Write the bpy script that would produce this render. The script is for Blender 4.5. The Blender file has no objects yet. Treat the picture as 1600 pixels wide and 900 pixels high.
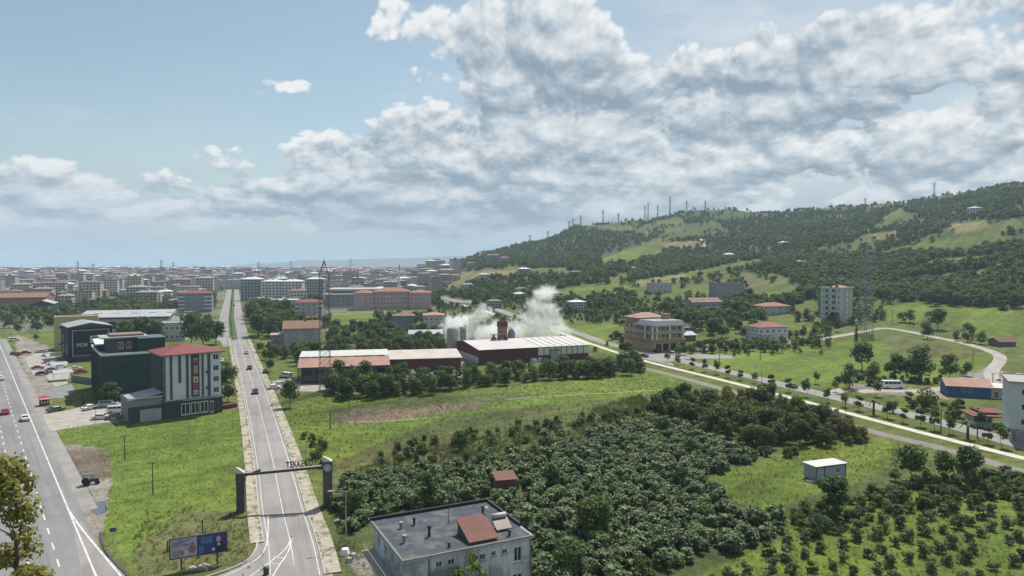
import bpy, bmesh, math, random
import numpy as np
from mathutils import Vector, Matrix
from mathutils.geometry import tessellate_polygon
random.seed(7); RNG = np.random.RandomState(11)
SC = bpy.context.scene
COL = SC.collection
R = math.radians

# ------------------------------------------------------------------ camera
FPX, HCAM, HORV = 1080.0, 40.0, 414.0        # focal length in pixels of a 1600 px frame, flying height, horizon row
PITCH = math.atan((450.0 - HORV) / FPX)
cam_d = bpy.data.cameras.new('camera')
cam_d.sensor_width = 36.0; cam_d.lens = 36.0 * FPX / 1600.0
cam_d.clip_start = 1.0; cam_d.clip_end = 60000.0
cam = bpy.data.objects.new('camera', cam_d); COL.objects.link(cam)
cam.location = (0, 0, HCAM); cam.rotation_euler = (math.pi / 2 - PITCH, 0, 0)
SC.camera = cam

# ------------------------------------------------------------------ light
SUN_EL, SUN_AZ = R(60), R(24)               # azimuth measured from +Y (view direction) towards +X
sun_d = bpy.data.lights.new('sun', 'SUN'); sun_d.energy = 5.0; sun_d.angle = R(0.6); sun_d.color = (1.0, 0.95, 0.87)
sun = bpy.data.objects.new('sun', sun_d); COL.objects.link(sun)
sdir = Vector((math.sin(SUN_AZ) * math.cos(SUN_EL), math.cos(SUN_AZ) * math.cos(SUN_EL), math.sin(SUN_EL)))
sun.rotation_euler = sdir.to_track_quat('Z', 'Y').to_euler()
SC.view_settings.view_transform = 'Standard'; SC.view_settings.look = 'None'
SC.view_settings.exposure = 0.20; SC.view_settings.gamma = 1.0
SC.view_settings.use_curve_mapping = False
SC.cycles.use_denoising = True
SC.cycles.max_bounces = 9; SC.cycles.diffuse_bounces = 2; SC.cycles.glossy_bounces = 2
SC.cycles.transmission_bounces = 2; SC.cycles.transparent_max_bounces = 6; SC.cycles.volume_bounces = 8
SC.cycles.caustics_reflective = False; SC.cycles.caustics_refractive = False

class NB:
    """tiny expression builder for shader node trees"""
    def __init__(s, tree): s.t = tree
    def node(s, typ, **kw):
        n = s.t.nodes.new(typ)
        for k, v in kw.items(): setattr(n, k, v)
        return n
    def put(s, sock, val):
        if isinstance(val, E): s.t.links.new(val.o, sock)
        elif hasattr(val, 'is_output'): s.t.links.new(val, sock)
        else: sock.default_value = val
    def m(s, op, *a, clamp=False):
        n = s.node('ShaderNodeMath', operation=op, use_clamp=clamp)
        for i, v in enumerate(a): s.put(n.inputs[i], v)
        return E(s, n.outputs[0])
    def smooth(s, x, lo, hi, a=0.0, b=1.0):
        n = s.node('ShaderNodeMapRange', interpolation_type='SMOOTHSTEP')
        s.put(n.inputs[0], x)
        for i, v in enumerate((lo, hi, a, b)): s.put(n.inputs[i + 1], v)
        return E(s, n.outputs[0])
    def comb(s, x, y, z=0.0):
        n = s.node('ShaderNodeCombineXYZ')
        for i, v in enumerate((x, y, z)): s.put(n.inputs[i], v)
        return n.outputs[0]
    def noise(s, vec, scale, detail=4.0, rough=0.55, lac=2.0, dist=0.0):
        n = s.node('ShaderNodeTexNoise'); n.noise_dimensions = '3D'
        s.put(n.inputs['Vector'], vec); n.inputs['Scale'].default_value = scale
        n.inputs['Detail'].default_value = detail; n.inputs['Roughness'].default_value = rough
        n.inputs['Lacunarity'].default_value = lac; n.inputs['Distortion'].default_value = dist
        return E(s, n.outputs[0])
    def mix(s, f, a, b, blend='MIX'):
        n = s.node('ShaderNodeMix', data_type='RGBA', blend_type=blend)
        s.put(n.inputs[0], f); s.put(n.inputs[6], a); s.put(n.inputs[7], b)
        return n.outputs[2]
class E:
    def __init__(s, nb, o): s.nb, s.o = nb, o
    def __add__(s, b): return s.nb.m('ADD', s, b)
    __radd__ = __add__
    def __mul__(s, b): return s.nb.m('MULTIPLY', s, b)
    __rmul__ = __mul__
    def __sub__(s, b): return s.nb.m('SUBTRACT', s, b)
    def __rsub__(s, a): return s.nb.m('SUBTRACT', a, s)
    def __truediv__(s, b): return s.nb.m('DIVIDE', s, b)
def c4(c): return (c[0], c[1], c[2], 1.0)

# ------------------------------------------------------------------ world: Nishita sky with cumulus
W = bpy.data.worlds.new('World'); SC.world = W; W.use_nodes = True
W.node_tree.nodes.clear(); nb = NB(W.node_tree)
sky = nb.node('ShaderNodeTexSky', sky_type='NISHITA', sun_disc=False)
sky.sun_elevation = SUN_EL; sky.sun_rotation = SUN_AZ; sky.altitude = 0.0
sky.air_density = 1.0; sky.dust_density = 1.2; sky.ozone_density = 1.0
tc = nb.node('ShaderNodeTexCoord'); sep = nb.node('ShaderNodeSeparateXYZ')
W.node_tree.links.new(tc.outputs['Generated'], sep.inputs[0])
dx, dy, dz = (E(nb, sep.outputs[i]) for i in range(3))
az = nb.m('ARCTAN2', dx, dy)                          # 0 straight ahead
el = nb.m('ARCSINE', dz)
def sky_px(u, v): return math.atan((u - 800) / FPX), math.atan((HORV - v) / FPX * math.cos(math.atan((u - 800) / FPX)))
def cblob(u, v, ru, rv, amp):
    a, e = sky_px(u, v); ra, re = ru / FPX, rv / FPX
    da = (az - a) / ra; de = (el - e) / re
    return nb.m('EXPONENT', (da * da + de * de) * -1.0) * amp
def billow(vec, scale, detail, rough):
    n = nb.node('ShaderNodeTexVoronoi', voronoi_dimensions='2D', feature='F1'); nb.put(n.inputs['Vector'], vec)
    n.inputs['Scale'].default_value = scale; n.inputs['Detail'].default_value = detail; n.inputs['Roughness'].default_value = rough
    n.inputs['Lacunarity'].default_value = 2.2
    return 1.0 - E(nb, n.outputs['Distance'])
def cloud_field(daz, de, puffs=True, detail=6.0):
    """the cloud layer sampled at an offset (radians); cumulus get flatter towards the horizon"""
    a = az + daz; e = nb.m('LOGARITHM', nb.m('MAXIMUM', el + de, -0.02) + 0.12, math.e) * 0.50
    v = nb.comb(a, e, 0.37)
    f = nb.noise(v, 3.7, detail, 0.53, 2.1)
    if not puffs: return f * 0.76 + 0.24 * 0.52
    w = (f - 0.5) * 0.10
    return f * 0.76 + billow(nb.comb(a + w, e + w, 0.0), 9.5, 3.0, 0.55) * 0.24
# where the sky is open and where it is filled (the cloud bank drifts in from the right; beyond the frame it goes on as broken cloud)
cov = nb.smooth(az, -0.42, 0.0, -0.015, 0.115)
cov = cov + cblob(775, 50, 225, 75, 0.16) + cblob(850, 190, 380, 85, 0.10) + cblob(660, 265, 250, 75, 0.13) + cblob(540, 235, 130, 60, 0.08) \
    + cblob(1180, 110, 130, 75, 0.10) + cblob(1420, 90, 300, 110, 0.13) + cblob(200, 312, 620, 58, 0.26) + cblob(1150, 270, 600, 80, 0.17) \
    + cblob(60, 262, 110, 34, 0.05) + cblob(475, 134, 80, 15, 0.21) + cblob(690, 335, 300, 24, 0.10) \
    - cblob(260, 110, 330, 130, 0.17) - cblob(1050, 15, 110, 48, 0.26) - cblob(585, 120, 70, 26, 0.12) - cblob(500, 60, 80, 70, 0.10) - cblob(1290, 5, 90, 26, 0.10)
n0 = cloud_field(0.0, 0.0)
n1 = cloud_field(0.005, 0.013)
n2 = cloud_field(0.010, 0.036, False, 4.0)
raw = n0 + cov
dens = nb.smooth(raw, 0.55, 0.61)
relief = (n0 - n1) * 2.4 + (n0 - n2) * 1.5
thick = cblob(985, 165, 170, 60, 0.22) + cblob(680, 332, 190, 20, 0.26) + cblob(1185, 122, 75, 24, 0.22) + cblob(745, 100, 120, 20, 0.20) + cblob(640, 232, 120, 24, 0.12) + cblob(1460, 250, 200, 40, 0.10)   # grey undersides of the thickest cloud
rim = 1.0 - nb.smooth(n1 + cov, 0.555, 0.70)
shade = nb.m('ADD', 0.62 - thick + rim * 0.32, relief, clamp=True)
ccol = nb.node('ShaderNodeValToRGB')
els = ccol.color_ramp.elements
els[0].position = 0.0; els[0].color = (2.9, 3.7, 4.5, 1)
els[1].position = 1.0; els[1].color = (9.6, 9.7, 9.7, 1)
e_ = els.new(0.30); e_.color = (4.3, 5.1, 5.9, 1)
e_ = els.new(0.62); e_.color = (6.9, 7.4, 7.8, 1)
nb.put(ccol.inputs[0], shade)
vn = nb.noise(nb.comb(az, el * 3.2, 9.0), 3.2, 6.0, 0.6)
veil = nb.smooth(az, -0.35, 0.30) * 0.60 + nb.smooth(el, 0.24, 0.05) * 0.55 + (vn - 0.5) * 1.1 - 0.10      # thin layered cloud behind the cumulus
veil = nb.m('ADD', nb.m('MINIMUM', nb.m('MAXIMUM', veil, 0.06), 0.92), 0.0)
skyb = nb.node('ShaderNodeMix', data_type='RGBA'); skyb.clamp_factor = True; nb.put(skyb.inputs[0], veil)
tint = nb.node('ShaderNodeMix', data_type='RGBA', blend_type='MULTIPLY'); tint.inputs[0].default_value = 1.0
W.node_tree.links.new(sky.outputs[0], tint.inputs[6]); tint.inputs[7].default_value = (1.30, 1.32, 1.16, 1)
W.node_tree.links.new(tint.outputs[2], skyb.inputs[6]); vcol = nb.mix(nb.smooth(vn, 0.38, 0.66), (4.7, 5.6, 6.4, 1), (7.6, 8.0, 8.3, 1)); W.node_tree.links.new(vcol, skyb.inputs[7])
lowfade = nb.smooth(el, 0.0, 0.06, 0.0, 1.0)
mx = nb.mix(dens * 0.96 * lowfade, skyb.outputs[2], ccol.outputs[0])
mx = nb.mix(nb.smooth(el, 0.15, 0.0) * 0.72, mx, (4.0, 5.0, 5.9, 1))      # the air thickens to blue-grey towards the horizon
bg = nb.node('ShaderNodeBackground'); bg.inputs[1].default_value = 0.082
W.node_tree.links.new(mx, bg.inputs[0])
wo = nb.node('ShaderNodeOutputWorld'); W.node_tree.links.new(bg.outputs[0], wo.inputs[0])
W.cycles.sampling_method = 'MANUAL'; W.cycles.sample_map_resolution = 512

# ------------------------------------------------------------------ terrain height, pixel -> ground helper
_TU = np.array([640, 700, 760, 850, 900, 1000, 1100, 1200, 1300, 1400, 1500, 1600, 1750], float)
_TD = np.array([250, 350, 450, 550, 650, 800, 1000, 1200, 1400, 1600, 1900, 2600, 4000], float)
_TZ = np.array([
 [0,0,0,0,0,0,0,0,2,5,8,4,0],
 [0,0,0,0,2,8,14,22,30,38,42,26,6],
 [0,0,0,5,12,24,36,46,56,64,66,45,10],
 [0,0,2,8,16,28,40,56,76,90,92,60,15],
 [0,0,4,10,18,30,44,66,98,122,122,90,20],
 [0,0,5,14,20,32,46,72,112,143,142,110,30],
 [0,0,6,14,22,36,54,84,128,162,160,125,40],
 [0,0,6,15,26,42,62,94,134,165,162,130,50],
 [0,1,8,18,32,52,76,108,142,171,168,140,60],
 [0,2,10,22,40,66,98,132,161,180,180,150,70],
 [0,3,12,28,50,82,118,150,176,190,190,160,80],
 [0,4,16,38,64,100,140,172,196,206,206,170,90],
 [0,5,20,46,76,116,160,194,214,222,222,180,100]], float)
def hgt(x, y):
    x = np.asarray(x, float); y = np.asarray(y, float)
    yy = np.maximum(y, 60.0)
    u = np.clip(800 + FPX * x / yy, 640, 1749.9); d = np.clip(yy, 250, 3999.0)
    i = np.clip(np.searchsorted(_TU, u, 'right') - 1, 0, len(_TU) - 2); j = np.clip(np.searchsorted(_TD, d, 'right') - 1, 0, len(_TD) - 2)
    fu = (u - _TU[i]) / (_TU[i + 1] - _TU[i]); fd = (d - _TD[j]) / (_TD[j + 1] - _TD[j])
    fu = fu * fu * (3 - 2 * fu) * 0.5 + fu * 0.5; fd = fd * fd * (3 - 2 * fd) * 0.35 + fd * 0.65
    z = (_TZ[i, j] * (1 - fu) + _TZ[i + 1, j] * fu) * (1 - fd) + (_TZ[i, j + 1] * (1 - fu) + _TZ[i + 1, j + 1] * fu) * fd
    am = np.clip(z / 60.0, 0, 1)
    z = z + am * (6 * np.sin(x / 93 + 0.7) * np.sin(y / 117 + x / 160) + 3.2 * np.sin(x / 41 + y / 57) + 1.5 * np.sin(x / 19 - y / 27 + 2))
    # far blue ridge across the plain
    us = 800 + FPX * x / yy
    far = np.clip((yy - 7200) / 1800, 0, 1); far = far * far * (3 - 2 * far)
    prof = np.interp(us, [330, 420, 480, 560, 640, 720, 900], [0, 60, 105, 112, 128, 160, 190])
    return np.maximum(z, far * (prof + 5 * np.sin(x / 310.0) + 4 * np.sin(x / 150.0 + 1)))
def ray(u, v):
    cx, cy = (u - 800) / FPX, -(v - 450) / FPX
    cp, sp = math.cos(PITCH), math.sin(PITCH)
    return cx, cp + cy * sp, -sp + cy * cp
def G(u, v, z0=None):
    """the ground (or the level z0) point seen at a pixel of the 1600 x 900 photograph"""
    dx_, dy_, dz_ = ray(u, v)
    if z0 is not None:
        t = (z0 - HCAM) / dz_
        return Vector((dx_ * t, dy_ * t, z0))
    ys = 60 * 1.006 ** np.arange(0, 700)
    t = ys / dy_; zz = HCAM + dz_ * t - hgt(dx_ * t, ys)
    k = np.argmax(zz <= 0)
    if zz[k] > 0: k = len(ys) - 1
    a, b = (t[k - 1] if k else 0.0), t[k]
    for _ in range(30):
        c = (a + b) / 2
        if HCAM + dz_ * c - float(hgt(dx_ * c, dy_ * c)) > 0: a = c
        else: b = c
    return Vector((dx_ * b, dy_ * b, float(hgt(dx_ * b, dy_ * b))))
def gz(x, y): return float(hgt(x, y))
def at(u, D):
    x = (u - 800) / FPX * D
    return Vector((x, D, gz(x, D)))
def in_poly(px, py, poly):
    inside = np.zeros(np.shape(px), bool); n = len(poly)
    for i in range(n):
        x1, y1 = poly[i][0], poly[i][1]; x2, y2 = poly[(i + 1) % n][0], poly[(i + 1) % n][1]
        if y1 == y2: continue
        c = ((y1 > py) != (y2 > py)) & (px < (x2 - x1) * (py - y1) / (y2 - y1) + x1)
        inside ^= c
    return inside
def gp(pts): return [G(*p) for p in pts]

# ------------------------------------------------------------------ materials
MATS = {}
def mat(name, col, rough=0.75, var=0.18, scale=0.8, bump=0.0, bscale=6.0, spec=0.3, metal=0.0, objcol=False, coords='pos', dirt=None, detail=5.0, streak=0.0, wave=None, track=None):
    """Principled surface whose colour wanders with noise; dirt = (colour, amount)"""
    if name in MATS: return MATS[name]
    m = bpy.data.materials.new(name); m.use_nodes = True; t = m.node_tree
    bs = t.nodes['Principled BSDF']; b = NB(t)
    if coords == 'pos': vec = b.node('ShaderNodeNewGeometry').outputs['Position']
    else: vec = b.node('ShaderNodeTexCoord').outputs['Object']
    n1_ = b.noise(vec, scale, detail, 0.6); n2_ = b.noise(vec, scale * 7.3, 3.0, 0.6)
    f = (n1_ * 1.4 + n2_ * 0.6 - 1.0) * (2.2 * var) + 1.0
    if objcol: base = b.node('ShaderNodeObjectInfo').outputs['Color']
    else:
        r = b.node('ShaderNodeRGB'); r.outputs[0].default_value = c4(col); base = r.outputs[0]
    vm = b.node('ShaderNodeVectorMath', operation='SCALE'); t.links.new(base, vm.inputs[0]); b.put(vm.inputs['Scale'], f)
    out = vm.outputs[0]
    if streak:
        mp = b.node('ShaderNodeMapping'); t.links.new(vec, mp.inputs[0]); mp.inputs['Scale'].default_value = (1.3, 1.3, 0.12)
        sn = b.smooth(b.noise(mp.outputs[0], 1.6, 5.0, 0.62), 0.48, 0.72)
        out = b.mix(sn * streak, out, c4((col[0] * 0.38 + 0.01, col[1] * 0.36 + 0.01, col[2] * 0.34 + 0.01)))
    if dirt:
        dn = b.smooth(b.noise(vec, scale * 0.55, 7.0, 0.65), 0.47, 0.62)
        out = b.mix(dn * dirt[1], out, c4(dirt[0]))
    if track is not None:
        mp = b.node('ShaderNodeMapping', vector_type='TEXTURE'); t.links.new(vec, mp.inputs[0]); mp.inputs['Rotation'].default_value = (0, 0, track); mp.inputs['Scale'].default_value = (1.1, 45.0, 1.0)
        tn = b.smooth(b.noise(mp.outputs[0], 1.0, 4.0, 0.6), 0.42, 0.68); out = b.mix(tn * 0.42, out, c4(tuple(v * .58 for v in col)))
        mp = b.node('ShaderNodeMapping', vector_type='TEXTURE'); t.links.new(vec, mp.inputs[0]); mp.inputs['Rotation'].default_value = (0, 0, track); mp.inputs['Scale'].default_value = (3.4, 11.0, 1.0)
        br = b.node('ShaderNodeTexVoronoi', voronoi_dimensions='2D', distance='CHEBYCHEV'); t.links.new(mp.outputs[0], br.inputs['Vector']); br.inputs['Scale'].default_value = 0.55
        sc_ = b.node('ShaderNodeSeparateColor'); t.links.new(br.outputs['Color'], sc_.inputs[0]); out = b.mix(b.smooth(E(b, sc_.outputs[0]), .78, .82) * .22, out, c4(tuple(v * .55 for v in col))); out = b.mix(b.smooth(E(b, sc_.outputs[1]), .80, .84) * .20, out, c4(tuple(v * 1.3 for v in col)))
    if wave:
        wv = b.node('ShaderNodeTexWave', wave_type='BANDS', bands_direction=wave[0])
        t.links.new(b.node('ShaderNodeTexCoord').outputs['Object'], wv.inputs[0]); wv.inputs['Scale'].default_value = wave[1]
        out = b.mix(E(b, wv.outputs[1]) * wave[2], out, c4((col[0] * 0.55, col[1] * 0.55, col[2] * 0.55)))
    t.links.new(out, bs.inputs['Base Color'])
    bs.inputs['Roughness'].default_value = rough; bs.inputs['Metallic'].default_value = metal
    bs.inputs['Specular IOR Level'].default_value = spec
    if bump:
        bn = b.node('ShaderNodeBump'); bn.inputs['Strength'].default_value = bump; bn.inputs['Distance'].default_value = 0.1
        b.put(bn.inputs['Height'], b.noise(vec, bscale, 5.0, 0.6)); t.links.new(bn.outputs[0], bs.inputs['Normal'])
    MATS[name] = m; return m
def leaf_mat(name, col, col2, transl=0.35, rough=0.55, spec=0.35, hue=0.5):
    if name in MATS: return MATS[name]
    m = bpy.data.materials.new(name); m.use_nodes = True; t = m.node_tree; b = NB(t)
    bs = t.nodes['Principled BSDF']; out = t.nodes['Material Output']
    at_ = b.node('ShaderNodeAttribute', attribute_name='tone')
    oi = b.node('ShaderNodeObjectInfo')
    f = nbclamp(b, E(b, at_.outputs['Fac']) * 0.75 + E(b, oi.outputs['Random']) * hue - 0.12)
    colr = b.mix(f, c4(col), c4(col2))
    v = E(b, oi.outputs['Random']) * 7.13
    v = b.m('FRACT', v) * 0.45 + 0.78
    vm = b.node('ShaderNodeVectorMath', operation='SCALE'); t.links.new(colr, vm.inputs[0]); b.put(vm.inputs['Scale'], v)
    t.links.new(vm.outputs[0], bs.inputs['Base Color'])
    bs.inputs['Roughness'].default_value = rough; bs.inputs['Specular IOR Level'].default_value = spec
    tr = b.node('ShaderNodeBsdfTranslucent'); t.links.new(vm.outputs[0], tr.inputs[0])
    ms = b.node('ShaderNodeMixShader'); ms.inputs[0].default_value = transl
    t.links.new(bs.outputs[0], ms.inputs[1]); t.links.new(tr.outputs[0], ms.inputs[2]); t.links.new(ms.outputs[0], out.inputs[0])
    MATS[name] = m; return m
def nbclamp(b, e): return b.m('ADD', e, 0.0, clamp=True)

M = {}
M['white'] = mat('white_paint', (0.74, 0.74, 0.72), 0.6, 0.08, 0.5)
M['glass'] = mat('dark_glass', (0.022, 0.028, 0.034), 0.12, 0.2, 0.4, spec=0.6, coords='obj')
M['frame'] = mat('window_frame', (0.62, 0.62, 0.60), 0.6, 0.06, 1.0)
M['frame_dark'] = mat('dark_frame', (0.05, 0.05, 0.055), 0.5, 0.1, 1.0)
M['asphalt'] = mat('asphalt', (0.20, 0.197, 0.20), 0.88, 0.10, 0.22, 0.15, 8.0, dirt=((0.16, 0.157, 0.158), 0.55), track=R(38.3))
M['asphalt_pale'] = mat('pale_asphalt', (0.25, 0.235, 0.228), 0.9, 0.10, 0.2, 0.15, 8.0, dirt=((0.17, 0.16, 0.155), 0.5), track=R(21))
M['concrete_path'] = mat('concrete_path', (0.50, 0.465, 0.40), 0.88, 0.10, 0.4, 0.1, 5.0, dirt=((0.36, 0.33, 0.27), 0.5))
M['paver'] = mat('tan_paving', (0.34, 0.305, 0.24), 0.9, 0.3, 0.8, 0.3, 4.0, dirt=((0.13, 0.135, 0.06), 0.9))
M['gravel'] = mat('gravel', (0.33, 0.305, 0.275), 0.95, 0.2, 0.35, 0.3, 4.0, dirt=((0.22, 0.21, 0.17), 0.6))
M['paint'] = mat('road_paint', (0.56, 0.56, 0.54), 0.7, 0.2, 1.5, dirt=((0.30, 0.29, 0.285), 0.65))
M['kerb'] = mat('kerb_stone', (0.36, 0.35, 0.33), 0.85, 0.2, 1.0)
M['metal_grey'] = mat('grey_metal', (0.28, 0.29, 0.30), 0.5, 0.12, 1.0, spec=0.4)
M['metal_dark'] = mat('dark_metal', (0.045, 0.048, 0.052), 0.5, 0.15, 1.0, spec=0.4)
M['galv'] = mat('galvanised_steel', (0.20, 0.205, 0.21), 0.55, 0.12, 1.0, spec=0.3)
M['concrete'] = mat('concrete', (0.33, 0.32, 0.30), 0.9, 0.2, 0.5, 0.2, 5.0, streak=0.5)
M['concrete_dark'] = mat('dark_concrete', (0.17, 0.165, 0.16), 0.9, 0.25, 0.6, 0.2, 5.0, streak=0.5)
M['bark'] = mat('bark', (0.085, 0.065, 0.045), 0.95, 0.3, 3.0, 0.3, 12.0, coords='obj')
M['wood_pole'] = mat('wood_pole', (0.10, 0.08, 0.065), 0.9, 0.2, 2.0)
M['rust'] = mat('rusty_sheet', (0.15, 0.055, 0.043), 0.8, 0.25, 0.8, 0.1, 5.0, dirt=((0.11, 0.05, 0.04), 0.6))
M['rust_light'] = mat('rusty_tin', (0.165, 0.072, 0.055), 0.75, 0.22, 0.7, 0.1, 5.0, dirt=((0.13, 0.055, 0.04), 0.7), wave=('X', 3.0, 0.35))
M['tile_red'] = mat('red_roof', (0.21, 0.052, 0.052), 0.7, 0.15, 0.4, wave=('X', 2.2, 0.45), dirt=((0.15, 0.055, 0.05), 0.5))
M['tile_orange'] = mat('clay_tile_roof', (0.30, 0.13, 0.085), 0.8, 0.2, 0.4, dirt=((0.17, 0.09, 0.07), 0.6), wave=('X', 2.0, 0.35))
M['tile_pink'] = mat('pale_clay_roof', (0.36, 0.205, 0.165), 0.8, 0.16, 0.4, dirt=((0.24, 0.15, 0.12), 0.6), wave=('X', 2.0, 0.3))
M['tile_brown'] = mat('brown_roof', (0.20, 0.115, 0.08), 0.8, 0.2, 0.4, dirt=((0.26, 0.17, 0.10), 0.5), wave=('X', 2.0, 0.3))
M['sheet_white'] = mat('white_sheet_roof', (0.50, 0.49, 0.48), 0.55, 0.08, 0.25, dirt=((0.45, 0.43, 0.41), 0.45), wave=('X', 1.5, 0.2))
M['sheet_grey'] = mat('grey_sheet_roof', (0.36, 0.37, 0.38), 0.6, 0.12, 0.25, dirt=((0.26, 0.26, 0.27), 0.5), wave=('X', 1.2, 0.2))
M['objwall'] = mat('painted_render', (1, 1, 1), 0.85, 0.10, 0.35, objcol=True, streak=0.0)
M['objcar'] = mat('car_paint', (1, 1, 1), 0.28, 0.03, 0.3, objcol=True, spec=0.5)
M['tyre'] = mat('tyre_rubber', (0.018, 0.018, 0.018), 0.85, 0.2, 3.0)
M['rim'] = mat('wheel_rim', (0.35, 0.35, 0.36), 0.35, 0.1, 3.0, metal=0.6)
M['lamp_clear'] = mat('headlight_glass', (0.6, 0.6, 0.58), 0.2, 0.05, 1.0, spec=0.6)
M['lamp_red'] = mat('tail_light_glass', (0.35, 0.02, 0.02), 0.25, 0.05, 1.0, spec=0.6)
M['maroon'] = mat('maroon_cladding', (0.105, 0.028, 0.032), 0.65, 0.16, 0.4, wave=('X', 1.6, 0.35), streak=0.35)

# ------------------------------------------------------------------ mesh builder
class MB:
    def __init__(s): s.v, s.f, s.m, s.tone = [], [], [], []
    def quad(s, a, b, c, d, m=0):
        n = len(s.v); s.v += [tuple(a), tuple(b), tuple(c), tuple(d)]; s.f.append((n, n + 1, n + 2, n + 3)); s.m.append(m)
    def poly(s, pts, m=0):
        n = len(s.v); s.v += [tuple(p) for p in pts]; s.f.append(tuple(range(n, n + len(pts)))); s.m.append(m)
    def box(s, x0, x1, y0, y1, z0, z1, m=0, top=None):
        n = len(s.v)
        s.v += [(x0, y0, z0), (x1, y0, z0), (x1, y1, z0), (x0, y1, z0), (x0, y0, z1), (x1, y0, z1), (x1, y1, z1), (x0, y1, z1)]
        for q in ((0, 1, 5, 4), (1, 2, 6, 5), (2, 3, 7, 6), (3, 0, 4, 7), (3, 2, 1, 0)):
            s.f.append(tuple(n + i for i in q)); s.m.append(m)
        s.f.append((n + 4, n + 5, n + 6, n + 7)); s.m.append(m if top is None else top)
    def hull8(s, bot, top, m=0):
        n = len(s.v); s.v += [tuple(p) for p in bot] + [tuple(p) for p in top]; k = len(bot)
        for i in range(k):
            j = (i + 1) % k; s.f.append((n + i, n + j, n + k + j, n + k + i)); s.m.append(m)
        s.f.append(tuple(n + k + i for i in range(k))); s.m.append(m)
        s.f.append(tuple(n + i for i in reversed(range(k)))); s.m.append(m)
    def tube(s, p0, p1, r0, r1=None, k=6, m=0, caps=True):
        r1 = r0 if r1 is None else r1
        p0, p1 = Vector(p0), Vector(p1); d = (p1 - p0).normalized()
        a = d.orthogonal().normalized(); b = d.cross(a)
        bot = [p0 + (a * math.cos(2 * math.pi * i / k) + b * math.sin(2 * math.pi * i / k)) * r0 for i in range(k)]
        top = [p1 + (a * math.cos(2 * math.pi * i / k) + b * math.sin(2 * math.pi * i / k)) * r1 for i in range(k)]
        s.hull8(bot, top, m)
    def bar(s, p0, p1, w, h=None, m=0): s.tube(p0, p1, w * 0.7, None, 4, m)
    def lathe(s, prof, cx=0, cy=0, k=14, m=0):
        n = len(s.v)
        for r, z in prof:
            for i in range(k): s.v.append((cx + r * math.cos(2 * math.pi * i / k), cy + r * math.sin(2 * math.pi * i / k), z))
        for j in range(len(prof) - 1):
            for i in range(k):
                i2 = (i + 1) % k; s.f.append((n + j * k + i, n + j * k + i2, n + (j + 1) * k + i2, n + (j + 1) * k + i)); s.m.append(m)
        s.f.append(tuple(n + (len(prof) - 1) * k + i for i in range(k))); s.m.append(m)
    def mesh(s, name, mats, smooth=False):
        me = bpy.data.meshes.new(name); me.from_pydata(s.v, [], s.f)
        for m_ in mats: me.materials.append(m_)
        me.polygons.foreach_set('material_index', s.m)
        if smooth: me.polygons.foreach_set('use_smooth', [True] * len(s.f))
        me.update(); return me
    def build(s, name, mats, parent=None, smooth=False):
        if not isinstance(mats, (list, tuple)): mats = [mats]
        return link(name, s.mesh(name, mats, smooth), parent)
def link(name, me, parent=None, loc=None, rotz=0.0, scale=None):
    o = bpy.data.objects.new(name, me); COL.objects.link(o); o.parent = parent
    if loc is not None: o.location = loc
    if rotz: o.rotation_euler = (0, 0, rotz)
    if scale is not None: o.scale = scale
    return o
def tag(o, label, cat, group=None, kind=None):
    o['label'] = label; o['category'] = cat
    if group: o['group'] = group
    if kind: o['kind'] = kind
    return o
def thing(name, label, cat, loc, rotz=0.0, group=None, kind=None):
    o = bpy.data.objects.new(name, None); COL.objects.link(o); o.empty_display_size = 0.5
    o.location = loc; o.rotation_euler = (0, 0, rotz)
    return tag(o, label, cat, group, kind)
def structure(o): o['kind'] = 'structure'; return o
def copy_tree(src, parent=None):
    c = src.copy(); COL.objects.link(c); c.parent = parent
    for ch in src.children: copy_tree(ch, c)
    return c

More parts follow.
